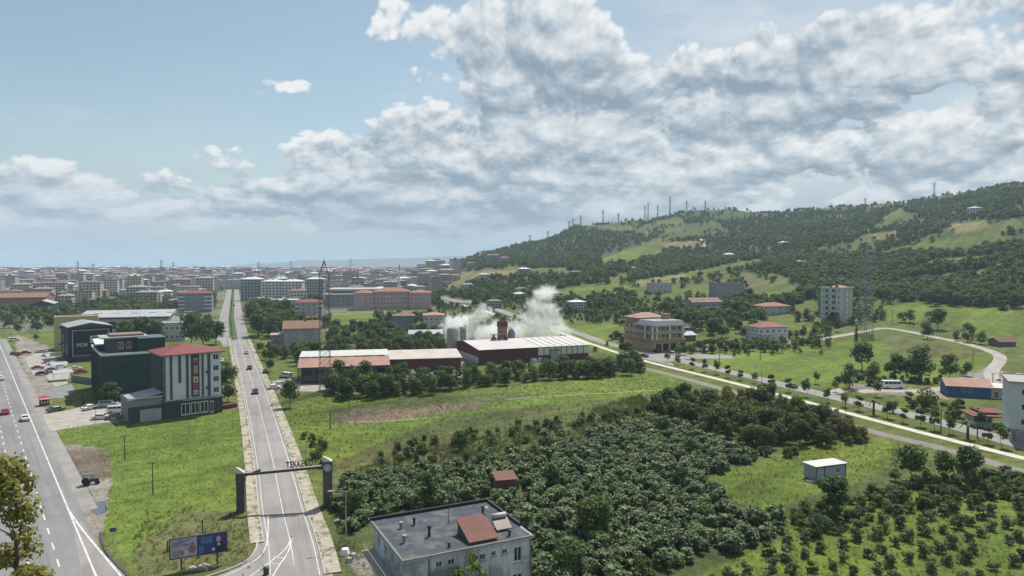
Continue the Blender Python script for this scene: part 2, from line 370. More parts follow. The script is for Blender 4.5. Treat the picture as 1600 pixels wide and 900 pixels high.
# ------------------------------------------------------------------ ground sheet with its land cover
GRASS = (0.092, 0.118, 0.032); LAWN = (0.102, 0.144, 0.028); ROUGH = (0.080, 0.095, 0.036); DARKG = (0.055, 0.076, 0.028)
BROWN = (0.130, 0.105, 0.078); DIRT = (0.205, 0.188, 0.165); TOWN = (0.125, 0.135, 0.085); OLIVE = (0.098, 0.104, 0.040); TAN = (0.165, 0.155, 0.07)
PUDDLE = (0.11, 0.125, 0.145)
LAND = [  # painted in order, pixel outlines of the photograph on the ground; only the colour of soil and plants
 (ROUGH, [(500,640),(1010,600),(1100,640),(1600,720),(1600,900),(500,900)], 3),
 (LAWN, [(75,682),(105,662),(200,668),(345,640),(372,645),(378,700),(376,800),(400,850),(380,885),(300,897),(215,897),(160,830),(165,760),(150,700)], 2),
 (OLIVE, [(300,795),(378,800),(402,850),(383,885),(300,897),(215,897),(200,860)], 3),
 (DIRT, [(60,655),(78,690),(150,700),(172,740),(168,790),(158,830),(150,850),(120,800),(95,745),(75,700)], 2),
 (BROWN, [(85,705),(165,700),(178,735),(168,750),(110,745)], 2),
 (DIRT, [(20,520),(75,540),(110,590),(70,620),(95,640),(210,625),(215,655),(150,665),(75,668),(40,600)], 2),
 (GRASS, [(68,632),(150,610),(215,600),(215,622),(130,640),(75,645)], 2),
 (LAWN, [(440,645),(500,615),(700,612),(900,596),(1010,580),(1075,600),(1040,612),(950,625),(790,640),(700,650),(600,690),(530,720),(490,720)], 2),
 (ROUGH, [(510,640),(640,622),(800,612),(850,618),(700,640),(520,662)], 3),
 (BROWN, [(525,660),(545,642),(690,634),(760,628),(770,634),(690,645),(560,664)], 2),
 (DIRT, [(425,595),(470,590),(600,598),(700,575),(715,580),(610,605),(500,612),(430,612)], 2),
 (DIRT, [(560,560),(700,548),(730,560),(740,585),(690,590),(600,590)], 2),
 (LAWN, [(1060,548),(1200,545),(1340,528),(1420,536),(1545,560),(1545,575),(1480,590),(1330,608),(1240,604),(1150,580)], 3),
 (OLIVE, [(1360,520),(1420,530),(1545,556),(1500,562),(1400,548)], 3),
 (GRASS, [(1015,570),(1200,614),(1400,670),(1600,722),(1600,745),(1400,700),(1200,640),(1100,600)], 2),
 (GRASS, [(1010,556),(1200,600),(1400,650),(1600,700),(1600,716),(1400,668),(1200,612)], 2),
 (LAWN, [(1095,745),(1180,722),(1310,690),(1400,690),(1390,730),(1330,760),(1260,775),(1200,800),(1130,775)], 3),
 (LAWN, [(1225,800),(1400,770),(1600,735),(1600,900),(1090,900),(1150,870),(1230,838)], 3),
 (DIRT, [(1330,598),(1470,612),(1500,630),(1470,622),(1330,612)], 2),
 (DIRT, [(1470,600),(1540,575),(1600,590),(1600,612),(1560,612)], 2),
 (DIRT, [(540,868),(585,862),(595,900),(560,900)], 1),
 (LAWN, [(512,495),(560,488),(600,492),(590,508),(520,512)], 3),
 (LAWN, [(700,528),(780,515),(960,505),(980,520),(940,535),(1000,565),(960,560),(930,545),(720,535)], 3),
 (LAWN, [(1370,480),(1440,470),(1600,490),(1600,525),(1540,520),(1450,500),(1390,505)], 3),
 (GRASS, [(1050,505),(1180,500),(1290,505),(1280,520),(1180,530),(1070,545)], 3),
]
HILLF = [ # open fields on the slopes
 (LAWN, [(940,404),(1000,384),(1032,388),(1036,398),(985,412),(940,415)]),
 (GRASS, [(1360,398),(1420,382),(1500,372),(1560,364),(1580,376),(1500,386),(1440,394),(1370,402)]),
 (GRASS, [(1500,364),(1590,340),(1600,356),(1560,366)]),
 (LAWN, [(1380,442),(1450,432),(1548,420),(1545,432),(1470,440),(1400,446)]),
 (GRASS, [(1060,428),(1130,415),(1195,402),(1190,414),(1130,428),(1060,434)]),
 (TAN, [(985,440),(1060,428),(1085,432),(1060,442),(1000,448)]),
 (GRASS, [(940,352),(990,352),(985,362),(945,362)]), (TAN, [(1030,380),(1090,376),(1100,386),(1040,390)]),
 (GRASS, [(1020,346),(1065,340),(1070,352),(1030,352)]), (GRASS, [(1035,360),(1065,354),(1060,362),(1040,365)]),
 (GRASS, [(1170,455),(1220,440),(1270,455),(1230,468),(1180,470)]), (GRASS, [(1370,345),(1410,325),(1415,335),(1385,350)]),
 (TAN, [(1480,350),(1540,345),(1550,356),(1490,364)]), (TAN, [(660,440),(720,425),(880,418),(900,430),(760,436),(700,448)]),
 (GRASS, [(830,422),(885,418),(890,428),(840,432)]), (GRASS, [(960,455),(1020,448),(1110,452),(1100,462),(1000,468)]),
 (GRASS, [(1190,490),(1270,470),(1290,480),(1260,500),(1200,505)]), (TAN, [(1100,470),(1150,468),(1150,480),(1100,482)]),
 (GRASS, [(1400,430),(1460,405),(1560,398),(1550,408),(1470,416)]),(TAN,[(1360,366),(1400,360),(1400,370),(1365,376)]),
 (LAWN, [(860,452),(960,445),(1000,450),(960,462),(870,466)]),
]
def build_ground():
    us = np.concatenate([np.arange(-1400, -60, 40), np.arange(-60, 1660, 4.5), np.arange(1660, 3001, 40)])
    ds = 38 * 1.0118 ** np.arange(0, 505); ds = np.append(ds, [15000.0])
    U, D = np.meshgrid(us, ds); X = (U - 800) / FPX * D; Y = D; Z = hgt(X, Y)
    nu, nd = len(us), len(ds)
    col = np.empty((nd, nu, 3)); col[:] = GRASS
    # wide noise to break outlines
    def wob(s, k):
        return np.sin(X / s + k) * np.cos(Y / (s * 1.3) - k * 2) + 0.5 * np.sin(X / (s * .41) - Y / (s * .37) + k * 3)
    # pixel of each ground vertex
    cp, sp = math.cos(PITCH), math.sin(PITCH)
    dzz = Z - HCAM; fw = Y * cp - dzz * sp; upv = Y * sp + dzz * cp
    PU = 800 + FPX * X / fw; PV = 450 - FPX * upv / fw
    global _PXGRID
    # town plain
    town = (U < 700) & (D > 420); col[town] = TOWN
    t2 = (wob(60, 1.2) > 0.35) & town; col[t2] = ROUGH
    hill = Z > 12
    col[hill] = (0.070, 0.090, 0.033)
    t3 = hill & (wob(70, 2.2) > 0.3); col[t3] = OLIVE
    t4 = hill & (wob(110, 4.0) < -0.3); col[t4] = DARKG
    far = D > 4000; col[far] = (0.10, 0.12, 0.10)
    for c, pl, k in LAND:
        m = in_poly(PU + wob(3.5, 1) * k * 1.2 + RNG.normal(0, 1.2, PU.shape), PV + (wob(3.1, 2) * k * .5 + RNG.normal(0, 0.5, PU.shape)), pl)
        col[m] = c
    for c, pl in HILLF:
        m = in_poly(PU + wob(8, 1) * 1.5, PV + wob(9, 3) * .6, pl) & (D > 300)
        col[m] = c
    # gentle wandering of plant colour
    g = 1 + 0.12 * wob(23, .3)[..., None] + 0.13 * wob(7.1, 2.1)[..., None] + 0.09 * wob(2.9, 5.1)[..., None] + RNG.normal(0, 0.05, col.shape[:2])[..., None]
    yel = np.clip(wob(17, 3.3) * .5 + wob(5.3, .9) * .35, 0, 1)[..., None]
    col = col * g; col = col * (1 - .55 * yel) + col * np.array([1.38, 1.08, .85]) * .55 * yel
    verts = np.stack([X, Y, Z], -1).reshape(-1, 3)
    idx = np.arange(nu * nd).reshape(nd, nu)
    faces = np.stack([idx[:-1, :-1], idx[:-1, 1:], idx[1:, 1:], idx[1:, :-1]], -1).reshape(-1, 4)
    me = bpy.data.meshes.new('ground'); me.vertices.add(len(verts)); me.vertices.foreach_set('co', verts.ravel())
    me.loops.add(len(faces) * 4); me.loops.foreach_set('vertex_index', faces.ravel().astype(np.int32))
    me.polygons.add(len(faces)); me.polygons.foreach_set('loop_start', np.arange(0, len(faces) * 4, 4, dtype=np.int32))
    me.polygons.foreach_set('use_smooth', np.ones(len(faces), bool))
    me.update(calc_edges=True)
    ca = me.color_attributes.new('land', 'FLOAT_COLOR', 'POINT')
    ca.data.foreach_set('color', np.concatenate([np.clip(col, 0, 1), np.ones(col.shape[:2] + (1,))], -1).reshape(-1).astype(np.float32))
    m = bpy.data.materials.new('land_cover'); m.use_nodes = True; t = m.node_tree; b = NB(t); bs = t.nodes['Principled BSDF']
    a = b.node('ShaderNodeVertexColor', layer_name='land'); pos = b.node('ShaderNodeNewGeometry').outputs['Position']
    f = b.noise(pos, 0.35, 6.0, 0.65) * 0.9 + b.noise(pos, 2.3, 4.0, 0.7) * 1.1
    f = b.smooth(f, 0.70, 1.30, 0.55, 1.45)
    vm = b.node('ShaderNodeVectorMath', operation='SCALE'); t.links.new(a.outputs[0], vm.inputs[0]); b.put(vm.inputs['Scale'], f)
    t.links.new(vm.outputs[0], bs.inputs['Base Color']); bs.inputs['Roughness'].default_value = 0.95; bs.inputs['Specular IOR Level'].default_value = 0.1
    bn = b.node('ShaderNodeBump'); bn.inputs['Strength'].default_value = 0.8; bn.inputs['Distance'].default_value = 0.35
    b.put(bn.inputs['Height'], b.noise(pos, 1.6, 6.0, 0.7)); t.links.new(bn.outputs[0], bs.inputs['Normal'])
    me.materials.append(m)
    return structure(link('ground', me))
build_ground()

# ------------------------------------------------------------------ roads, paths and paint
def resample(pts, step):
    out = [Vector((pts[0][0], pts[0][1], 0))]
    for a, b in zip(pts[:-1], pts[1:]):
        a = Vector((a[0], a[1], 0)); b = Vector((b[0], b[1], 0)); L = (b - a).length; n = max(1, int(L / step))
        out += [a.lerp(b, (i + 1) / n) for i in range(n)]
    return out
def smooth_line(pts, it=2):
    pts = [Vector((p[0], p[1], 0)) for p in pts]
    for _ in range(it):
        q = [pts[0]]
        for a, b in zip(pts[:-1], pts[1:]): q += [a.lerp(b, .25), a.lerp(b, .75)]
        pts = q + [pts[-1]]
    return pts
def offs(pts, o):
    out = []
    for i, p in enumerate(pts):
        a = pts[max(0, i - 1)]; b = pts[min(len(pts) - 1, i + 1)]; d = (b - a).normalized(); n = Vector((d.y, -d.x, 0))
        out.append(p + n * o)
    return out
def strip(name, pts, o0, o1, z, mt, parent=None, depth=0.0, step=4.0):
    """ribbon between the side offsets o0 and o1 (positive = right of travel), lying z above the ground"""
    pts = resample(pts, step); A = offs(pts, o0); B = offs(pts, o1); mb = MB()
    n = len(pts); nz = 4 if abs(o1 - o0) > 3 else 2
    rows = []
    for a, b in zip(A, B):
        r = []
        for k in range(nz + 1):
            p = a.lerp(b, k / nz); r.append((p.x, p.y, gz(p.x, p.y) + z + (0.12 if gz(p.x, p.y) > 0.5 else 0)))
        rows.append(r)
    for r in rows: mb.v += r
    w = nz + 1
    for i in range(n - 1):
        for k in range(nz): mb.f.append((i * w + k, i * w + k + 1, (i + 1) * w + k + 1, (i + 1) * w + k)); mb.m.append(0)
    if depth:
        for k in (0, nz):
            base = len(mb.v); mb.v += [(r[k][0], r[k][1], r[k][2] - depth) for r in rows]
            for i in range(n - 1): mb.f.append((base + i, base + i + 1, (i + 1) * w + k, i * w + k)); mb.m.append(0)
    return mb.build(name, mt, parent)
def sheet(name, poly, z, mt, parent=None, depth=0.0):
    pts = [Vector((p[0], p[1], 0)) for p in poly]; mb = MB()
    mb.v = [(p.x, p.y, gz(p.x, p.y) + z) for p in pts]
    for t in tessellate_polygon([pts]): mb.f.append(tuple(t)); mb.m.append(0)
    if depth:
        n = len(pts); mb.v += [(x, y, zz - depth) for x, y, zz in mb.v]
        for i in range(n): mb.f.append((i, (i + 1) % n, n + (i + 1) % n, n + i)); mb.m.append(0)
    me = mb.mesh(name, [mt]); bm = bmesh.new(); bm.from_mesh(me); bmesh.ops.recalc_face_normals(bm, faces=bm.faces)
    up = [f for f in bm.faces if abs(f.normal.z) > .5 and f.normal.z < 0]
    bmesh.ops.reverse_faces(bm, faces=up); bm.to_mesh(me); bm.free()
    return link(name, me, parent)
def dashes(road, pts, off, z, length, gap, w, near=0.0):
    """each dash is a piece of its own with a shared mesh"""
    mb = MB(); mb.quad((-w / 2, 0, 0), (w / 2, 0, 0), (w / 2, length, 0), (-w / 2, length, 0)); me = mb.mesh('lane_dash', [M['paint']])
    line = offs(resample(pts, 1.0), off); s = 0.0; nxt = near
    for a, b in zip(line[:-1], line[1:]):
        s += (b - a).length
        if s >= nxt:
            d = (b - a).normalized()
            link('lane_dash', me, road, (a.x, a.y, gz(a.x, a.y) + z), math.atan2(d.y, d.x) - math.pi / 2); nxt += length + gap

# main road at the left: edge line through two pixels, travel direction away from the camera
hA, hB = G(25, 600), G(107, 797); hd = (hA - hB).normalized(); hn = Vector((hd.y, -hd.x, 0))
hw = [hB - hd * 60, hB, hA, hA + hd * 420]
highway = structure(strip('highway', hw, -24, 1.7, 0.030, M['asphalt'], step=12))
def side_off(u, v): return (G(u, v) - hB).dot(hn)
strip('edge_line', hw, -0.12, 0.12, 0.034, M['paint'], highway, step=12)
dashes(highway, hw, side_off(50, 747), 0.034, 3.0, 4.2, 0.2)
dashes(highway, hw, side_off(7, 700), 0.034, 3.0, 4.2, 0.2, 2.0)
dashes(highway, hw, side_off(50, 747) * 3.1, 0.034, 3.0, 4.2, 0.2, 1.0)
slip = structure(sheet('slip_road', gp([(95, 760), (118, 800), (148, 848), (165, 868), (205, 905), (250, 960), (140, 960), (115, 830)]), 0.033, M['asphalt_pale']))
sl = smooth_line([G(107, 797), G(124, 822), G(145, 848), G(187, 898), G(230, 950)])
strip('edge_line', sl, -0.13, 0.13, 0.042, M['paint'], slip)
shoulder = structure(strip('road_shoulder', [hB - hd * 2, hB + hd * 330], 1.7, 3.9, 0.012, mat('shoulder_gravel', (0.25, 0.235, 0.225), .95, .2, .3, .2, 4.0, dirt=((0.19, 0.175, 0.155), .7)), step=10))

# two-lane road with the welcome gate
raL = [G(*p) for p in ((383, 617), (392, 660), (402, 760))]
rac = [G((390 + 498) / 2 + 18, 905), G(455, 850), G(441, 797), G(432, 745), G(416, 677), G(400, 617), G(382, 560), G(373, 528)]
rac = smooth_line(rac, 2)
road_a = structure(strip('gate_road', rac, -3.5, 3.5, 0.034, M['asphalt_pale']))
strip('edge_line', rac[2:], -3.05, -2.94, 0.040, M['paint'], road_a)
strip('edge_line', rac, 2.94, 3.06, 0.040, M['paint'], road_a)
strip('centre_line', rac[3:], -0.06, 0.06, 0.040, M['paint'], road_a)
jn = structure(sheet('junction', gp([(523, 905), (500, 850), (440, 830), (404, 842), (402, 856), (393, 872), (375, 886), (340, 900), (300, 915), (250, 960), (540, 960)]), 0.022, M['asphalt_pale']))
strip('splitter_line', smooth_line([G(456, 838), G(452, 862), G(435, 885), G(424, 905)]), -0.09, 0.09, 0.041, M['paint'], jn)
strip('splitter_line', smooth_line([G(456, 838), G(448, 858), G(420, 880), G(385, 905)]), -0.09, 0.09, 0.041, M['paint'], jn)
for q in (.62, .8):
    a = G(455, 842).lerp(G(432, 893), q); b = G(455, 842).lerp(G(408, 889), q)
    strip('hatch_line', [a, b], -0.10, 0.10, 0.041, M['paint'], jn, step=1)
strip('edge_line', smooth_line([G(419, 806), G(419, 845), G(410, 868), G(385, 885), G(345, 903)]), -0.08, 0.08, 0.041, M['paint'], jn)
# boulevard beyond: two carriageways with a planted median
r2 = [G(365, 531), G(361.5, 500), G(362.5, 475), G(364, 455), G(364.5, 447)]
blv = structure(strip('boulevard', r2, 2.0, 8.2, 0.040, M['asphalt_pale'], step=15)); structure(strip('boulevard_carriageway', r2, -8.4, -2.0, 0.040, M['asphalt_pale'], step=15))
structure(strip('median', r2[:], -2.0, 2.0, 0.09, mat('median_grass', (0.06, 0.085, 0.025), 0.95, 0.3, 0.5), depth=0.1, step=15))
structure(strip('crossing_apron', [G(375, 541), G(364, 527)], -7.5, 7, 0.046, M['asphalt_pale'], step=8))
# paved strips beside the gate road, kerbs
sp_l = structure(strip('pavement', offs(rac, -4.6)[6:], -0.8, 0.9, 0.13, M['paver'], depth=0.13))
sp_r = structure(strip('pavement', offs(rac, 4.7), -1.0, 1.0, 0.13, M['paver'], depth=0.13))
strip('kerb', offs(rac, -4.6)[6:], 0.9, 1.1, 0.15, M['kerb'], sp_l, depth=0.15)
strip('kerb', offs(rac, 4.7), -1.2, -1.0, 0.15, M['kerb'], sp_r, depth=0.15)

# road on the right with its pale footpath
rb = [G(1700, 726), G(1527, 675), G(1403, 643), G(1270, 613), G(1150, 583), G(1060, 563), G(985, 545), G(935, 532)]
rb = smooth_line(rb, 1); rb = rb + [G(800, 492), G(690, 464)]
road_b = structure(strip('field_road', rb, -3.4, 3.4, 0.034, M['asphalt_pale'], step=8))
fp = [G(1720, 746), G(1560, 707), G(1403, 667), G(1270, 631), G(1140, 597), G(1012, 566), G(960, 550), G(920, 536), G(860, 516)]
fp = smooth_line(fp, 1)
foot = structure(strip('footpath', fp, -1.35, 1.35, 0.10, M['concrete_path'], depth=0.1, step=8))
fpk = smooth_line([G(800, 499), G(760, 488), G(715, 476), G(690, 469)], 1)
structure(strip('footpath_beyond', fpk, -1.5, 1.5, 0.10, M['concrete_path'], depth=0.1, step=12))
svc = smooth_line([G(1720, 772), G(1600, 738), G(1480, 702), G(1363, 675), G(1240, 640), G(1130, 608), G(1050, 586), G(1000, 574)], 1)
structure(strip('service_track', svc, -1.9, 1.9, 0.016, mat('packed_gravel', (0.19, 0.18, 0.165), 0.95, 0.2, 0.4, 0.3, 4.0, dirt=((0.13, 0.135, 0.09), 0.5)), step=6))
# yard in front of the beige corner building
structure(sheet('forecourt', gp([(985, 556), (1024, 553), (1056, 551), (1150, 556), (1150, 560), (1070, 561), (1045, 566), (1060, 574), (1015, 563)]), 0.05, M['asphalt_pale']))
# lane that winds up to the apartment tower, and the dirt track by the minibus
lane = smooth_line([G(1600, 584), G(1556, 600), G(1545, 582), G(1566, 562), G(1556, 551), G(1500, 535), G(1440, 522), G(1385, 512), G(1360, 516), G(1320, 524), G(1270, 532), G(1235, 536)], 2)
structure(strip('winding_lane', lane, -2.3, 2.3, 0.03, M['gravel'], step=4))
structure(strip('dirt_track', smooth_line([G(1340, 612), G(1380, 610), G(1440, 612), G(1500, 604), G(1550, 596)], 2), -2.8, 2.8, 0.02, M['gravel'], step=4))
structure(strip('side_track', smooth_line([G(1325, 608), G(1290, 615), G(1265, 612)], 1), -2.4, 2.4, 0.02, M['gravel'], step=4))
structure(strip('hill_track', smooth_line([G(1088, 368), G(1096, 376), G(1102, 386)], 2), -2.2, 2.2, 0.25, M['gravel'], step=10))
structure(strip('plank_path', smooth_line([G(1050, 608), G(960, 614), G(860, 618), G(790, 624)], 1), -0.32, 0.32, 0.02, M['gravel'], step=5))
structure(strip('plank_path', smooth_line([G(690, 652), G(620, 657), G(545, 660)], 1), -0.26, 0.26, 0.02, M['gravel'], step=5))
# forecourts and yards by the highway
structure(sheet('car_yard', gp([(38, 560), (72, 545), (110, 578), (105, 600), (86, 604), (70, 586), (52, 586)]), 0.02, M['gravel']))
structure(sheet('hotel_yard', gp([(72, 662), (66, 648), (150, 632), (208, 626), (208, 655), (170, 660), (150, 662), (80, 674)]), 0.022, M['gravel']))
structure(sheet('dark_yard', gp([(72, 612), (92, 604), (112, 600), (118, 612), (98, 622), (74, 622)]), 0.02, M['asphalt']))
puddle = mat('wet_mud', (0.085, 0.095, 0.105), 0.25, 0.2, 0.5, spec=0.5)
for pl in ([(77, 702), (100, 703), (112, 712), (95, 722), (84, 718)], [(112, 770), (140, 767), (146, 775), (118, 783)], [(142, 785), (165, 782), (168, 800), (150, 806), (142, 798)], [(60, 682), (75, 690), (78, 700), (66, 694)]):
    structure(sheet('puddle', gp(pl), 0.006, puddle))
structure(sheet('market_yard', gp([(428, 596), (480, 598), (560, 598), (640, 590), (720, 578), (730, 588), (600, 606), (500, 612), (440, 610)]), 0.02, M['gravel']))

kd = mat('kerb_shadow_tone', (0.07, 0.068, 0.065), .9, .3, 1.0)  # the shadow line along the lawn kerb is put into this dark colour
structure(strip('lawn_kerb', smooth_line([G(158, 832), G(160, 852), G(172, 872), G(205, 905), G(250, 950)], 2), -0.16, 0.16, 0.16, kd, depth=0.16, step=2))
structure(strip('corner_kerb', smooth_line([G(403, 842), G(400, 862), G(384, 880), G(345, 895), G(290, 912)], 2), -0.12, 0.12, 0.14, M['kerb'], depth=0.14, step=2))

# ------------------------------------------------------------------ building kit
def front(u1, v1, u2, rot, z0=None):
    """front-left corner at a pixel, facade turned by rot degrees and running to column u2 -> (front centre, rot, width)"""
    p = G(u1, v1); th = R(rot); k = (u2 - 800) / FPX
    L = (k * p.y - p.x) / (math.cos(th) - k * math.sin(th))
    c = p + Vector((math.cos(th), math.sin(th), 0)) * (L / 2)
    c.z = min(p.z, gz(c.x, c.y)) - 0.02
    return c, th, L
def hpx(u, v, vt):
    """height of something standing at ground pixel (u, v) whose top shows at row vt"""
    p = G(u, v); dx_, dy_, dz_ = ray(u, vt); t = p.y / dy_
    return HCAM + dz_ * t - p.z
_WIN = {}
def window_mesh(kind='plain'):
    if kind in _WIN: return _WIN[kind]
    mb = MB(); fr = 0.09; y0, y1 = -0.03, 0.07
    if kind != 'dark':
        mb.box(0, fr, y0, y1, 0, 1); mb.box(1 - fr, 1, y0, y1, 0, 1); mb.box(fr, 1 - fr, y0, y1, 0, fr); mb.box(fr, 1 - fr, y0, y1, 1 - fr, 1)
        mb.box(0.47, 0.53, y0 + .01, y1, fr, 1 - fr)
    mb.quad((0, 0.05, 0), (1, 0.05, 0), (1, 0.05, 1), (0, 0.05, 1), 1)
    me = mb.mesh('window', [M['frame'], M['glass']]); _WIN[kind] = me; return me
def facade(mb, w, z0, z1, ops, tf, depth=0.22, m=0):
    xs = sorted({-w / 2, w / 2} | {o[0] for o in ops} | {o[1] for o in ops}); zs = sorted({z0, z1} | {o[2] for o in ops} | {o[3] for o in ops})
    P = lambda x, z, y=0.0: tuple(tf @ Vector((x, y, z)))
    hole = lambda x, z: any(o[0] < x < o[1] and o[2] < z < o[3] for o in ops)
    for k in range(len(zs) - 1):
        i = 0
        while i < len(xs) - 1:
            zc = (zs[k] + zs[k + 1]) / 2
            if hole((xs[i] + xs[i + 1]) / 2, zc): i += 1; continue
            j = i
            while j + 1 < len(xs) - 1 and not hole((xs[j + 1] + xs[j + 2]) / 2, zc): j += 1
            mb.quad(P(xs[i], zs[k]), P(xs[j + 1], zs[k]), P(xs[j + 1], zs[k + 1]), P(xs[i], zs[k + 1]), m); i = j + 1
    for x0, x1, a, b in ops:
        mb.quad(P(x0, a), P(x0, b), P(x0, b, depth), P(x0, a, depth), m); mb.quad(P(x1, b), P(x1, a), P(x1, a, depth), P(x1, b, depth), m)
        mb.quad(P(x0, b), P(x1, b), P(x1, b, depth), P(x0, b, depth), m); mb.quad(P(x1, a), P(x0, a), P(x0, a, depth), P(x1, a, depth), m)
def side_tf(k, w, d):
    """facade frames: 0 front (towards -Y), 1 right, 2 back, 3 left"""
    if k == 0: return Matrix.Translation((0, 0, 0)), w
    if k == 1: return Matrix.Translation((w / 2, d / 2, 0)) @ Matrix.Rotation(math.pi / 2, 4, 'Z'), d
    if k == 2: return Matrix.Translation((0, d, 0)) @ Matrix.Rotation(math.pi, 4, 'Z'), w
    return Matrix.Translation((-w / 2, d / 2, 0)) @ Matrix.Rotation(-math.pi / 2, 4, 'Z'), d
def win_grid(w, n, fl, fh, z0=0.0, ww=1.3, wh=1.4, sill=0.95, floors=None, margin=None, skip=()):
    out = []; mg = margin if margin is not None else w / (2 * n)
    for f in (floors if floors is not None else range(fl)):
        for i in range(n):
            if (f, i) in skip or i in skip: continue
            x = 0 if n == 1 else -w / 2 + mg + (w - 2 * mg) * i / (n - 1)
            out.append((x - ww / 2, x + ww / 2, z0 + f * fh + sill, z0 + f * fh + sill + wh))
    return out
def walls(root, w, d, z0, z1, ops, mt, color=None, kind='plain', depth=0.22, name='wall', y0=0.0, x0=0.0):
    mb = MB(); off = Matrix.Translation((x0, y0, 0))
    for k in range(4):
        tf, L = side_tf(k, w, d); facade(mb, L, z0, z1, ops.get(k, []), off @ tf, depth)
    o = mb.build(name, mt, root)
    if color: o.color = c4(color)
    wm = window_mesh(kind)
    for k, lst in ops.items():
        tf, L = side_tf(k, w, d); tf = off @ tf
        for a, b, c, e in lst:
            wo_ = link('window', wm, root); wo_.matrix_local = tf @ Matrix.Translation((a, depth - 0.08, c)) @ Matrix.Diagonal((b - a, 1, e - c, 1))
    return o
def hip_roof(root, w, d, z, h, over, mt, ridge=None, y0=0.0, x0=0.0, name='roof', th=0.18):
    mb = MB(); x1, yA, yB = w / 2 + over, -over, d + over
    if w >= d: r = (w - d) / 2 * 1.0 if ridge is None else ridge; ra, rb_ = (-r, d / 2), (r, d / 2)
    else: r = (d - w) / 2 if ridge is None else ridge; ra, rb_ = (0, d / 2 - r), (0, d / 2 + r)
    b = [(-x1, yA, z), (x1, yA, z), (x1, yB, z), (-x1, yB, z)]
    t_ = [(p[0], p[1], z + th) for p in b]; A = (ra[0], ra[1], z + th + h); B = (rb_[0], rb_[1], z + th + h)
    for i in range(4): mb.quad(b[i], b[(i + 1) % 4], t_[(i + 1) % 4], t_[i])
    mb.poly([b[3], b[2], b[1], b[0]])
    if w >= d:
        mb.quad(t_[0], t_[1], B, A); mb.quad(t_[2], t_[3], A, B)
        mb.poly([t_[1], t_[2], B]); mb.poly([t_[3], t_[0], A])
    else:
        mb.quad(t_[1], t_[2], B, A); mb.quad(t_[3], t_[0], A, B); mb.poly([t_[0], t_[1], A]); mb.poly([t_[2], t_[3], B])
    o = mb.build(name, mt, root); o.location = (x0, y0, 0); return o
def gable_roof(root, w, d, z, h, over, mt, axis='x', wallm=None, name='roof', y0=0.0, x0=0.0, th=0.15, color=None):
    """ridge along axis; gable ends filled with the wall"""
    mb = MB(); x1 = w / 2 + over
    if axis == 'x':
        yA, yB, yc = -over, d + over, d / 2; sl = h / (d / 2); e = z - sl * over
        A = [(-x1, yA, e), (x1, yA, e), (x1, yc, z + h), (-x1, yc, z + h)]; B = [(x1, yB, e), (-x1, yB, e), (-x1, yc, z + h), (x1, yc, z + h)]
        gb = [[(-w / 2, 0, z), (-w / 2, d, z), (-w / 2, yc, z + h)], [(w / 2, d, z), (w / 2, 0, z), (w / 2, yc, z + h)]]
    else:
        yA, yB = -over, d + over; sl = h / (w / 2); e = z - sl * over
        A = [(x1, yA, e), (x1, yB, e), (0, yB, z + h), (0, yA, z + h)]; B = [(-x1, yB, e), (-x1, yA, e), (0, yA, z + h), (0, yB, z + h)]
        gb = [[(-w / 2, 0, z), (w / 2, 0, z), (0, 0, z + h)], [(w / 2, d, z), (-w / 2, d, z), (0, d, z + h)]]
    for q in (A, B):
        up = [(p[0], p[1], p[2] + th) for p in q]
        mb.hull8(q, up)
    o = mb.build(name, mt, root); o.location = (x0, y0, 0)
    if wallm is not None:
        g = MB()
        for p in gb:
            g = MB(); g.poly(p); go = g.build('gable_wall', wallm, root); go.location = (x0, y0, 0)
            if color: go.color = c4(color)
        return o, go
    return o
def flat_roof(root, w, d, z, mt, par=0.5, pm=None, pcol=None, over=0.0, y0=0.0, x0=0.0, name='roof'):
    mb = MB(); t_ = 0.2; a, b = w / 2 + over, d + over
    mb.box(-a, a, -over, b, z - 0.12, z + 0.06)
    o = mb.build(name, mt, root); o.location = (x0, y0, 0)
    if par:
        pb = MB(); z1 = z + par
        pb.box(-a, a, -over, -over + t_, z + .06, z1); pb.box(-a, a, b - t_, b, z + .06, z1)
        pb.box(-a, -a + t_, -over + t_, b - t_, z + .06, z1); pb.box(a - t_, a, -over + t_, b - t_, z + .06, z1)
        p = pb.build('parapet', pm or mt, root); p.location = (x0, y0, 0)
        if pcol: p.color = c4(pcol)
    return o
def pbox(root, name, mt, x0, x1, y0, y1, z0, z1, color=None, bevel=False):
    mb = MB(); mb.box(x0, x1, y0, y1, z0, z1); o = mb.build(name, mt, root)
    if color: o.color = c4(color)
    return o
def balcony(root, x0, x1, z, depth, rail=M['frame'], slab=None, color=None, y=0.0, h=1.0):
    mb = MB(); mb.box(x0, x1, y - depth, y, z - 0.18, z); o = mb.build('balcony', slab or M['objwall'], root)
    if color: o.color = c4(color)
    r = MB(); r.box(x0, x1, y - depth, y - depth + .08, z, z + h); r.box(x0, x0 + .08, y - depth + .08, y, z, z + h); r.box(x1 - .08, x1, y - depth + .08, y, z, z + h)
    ro = r.build('railing', rail, o)
    if color: ro.color = c4(color)
    return o
def text(body, root, loc, size, mt, rot=(math.pi / 2, 0, 0), name='lettering', ext=0.05, align='CENTER', spacing=1.0):
    cu = bpy.data.curves.new(name, 'FONT'); cu.body = body; cu.size = size; cu.extrude = ext; cu.align_x = align; cu.align_y = 'BOTTOM'
    cu.space_character = spacing; cu.materials.append(mt); cu.offset = size * 0.02
    tmp = bpy.data.objects.new(name, cu); COL.objects.link(tmp); dg_ = bpy.context.evaluated_depsgraph_get()
    me = bpy.data.meshes.new_from_object(tmp.evaluated_get(dg_)); bpy.data.objects.remove(tmp); me.name = name
    o = link(name, me, root, loc); o.rotation_euler = rot; o['kind'] = 'stuff'; return o

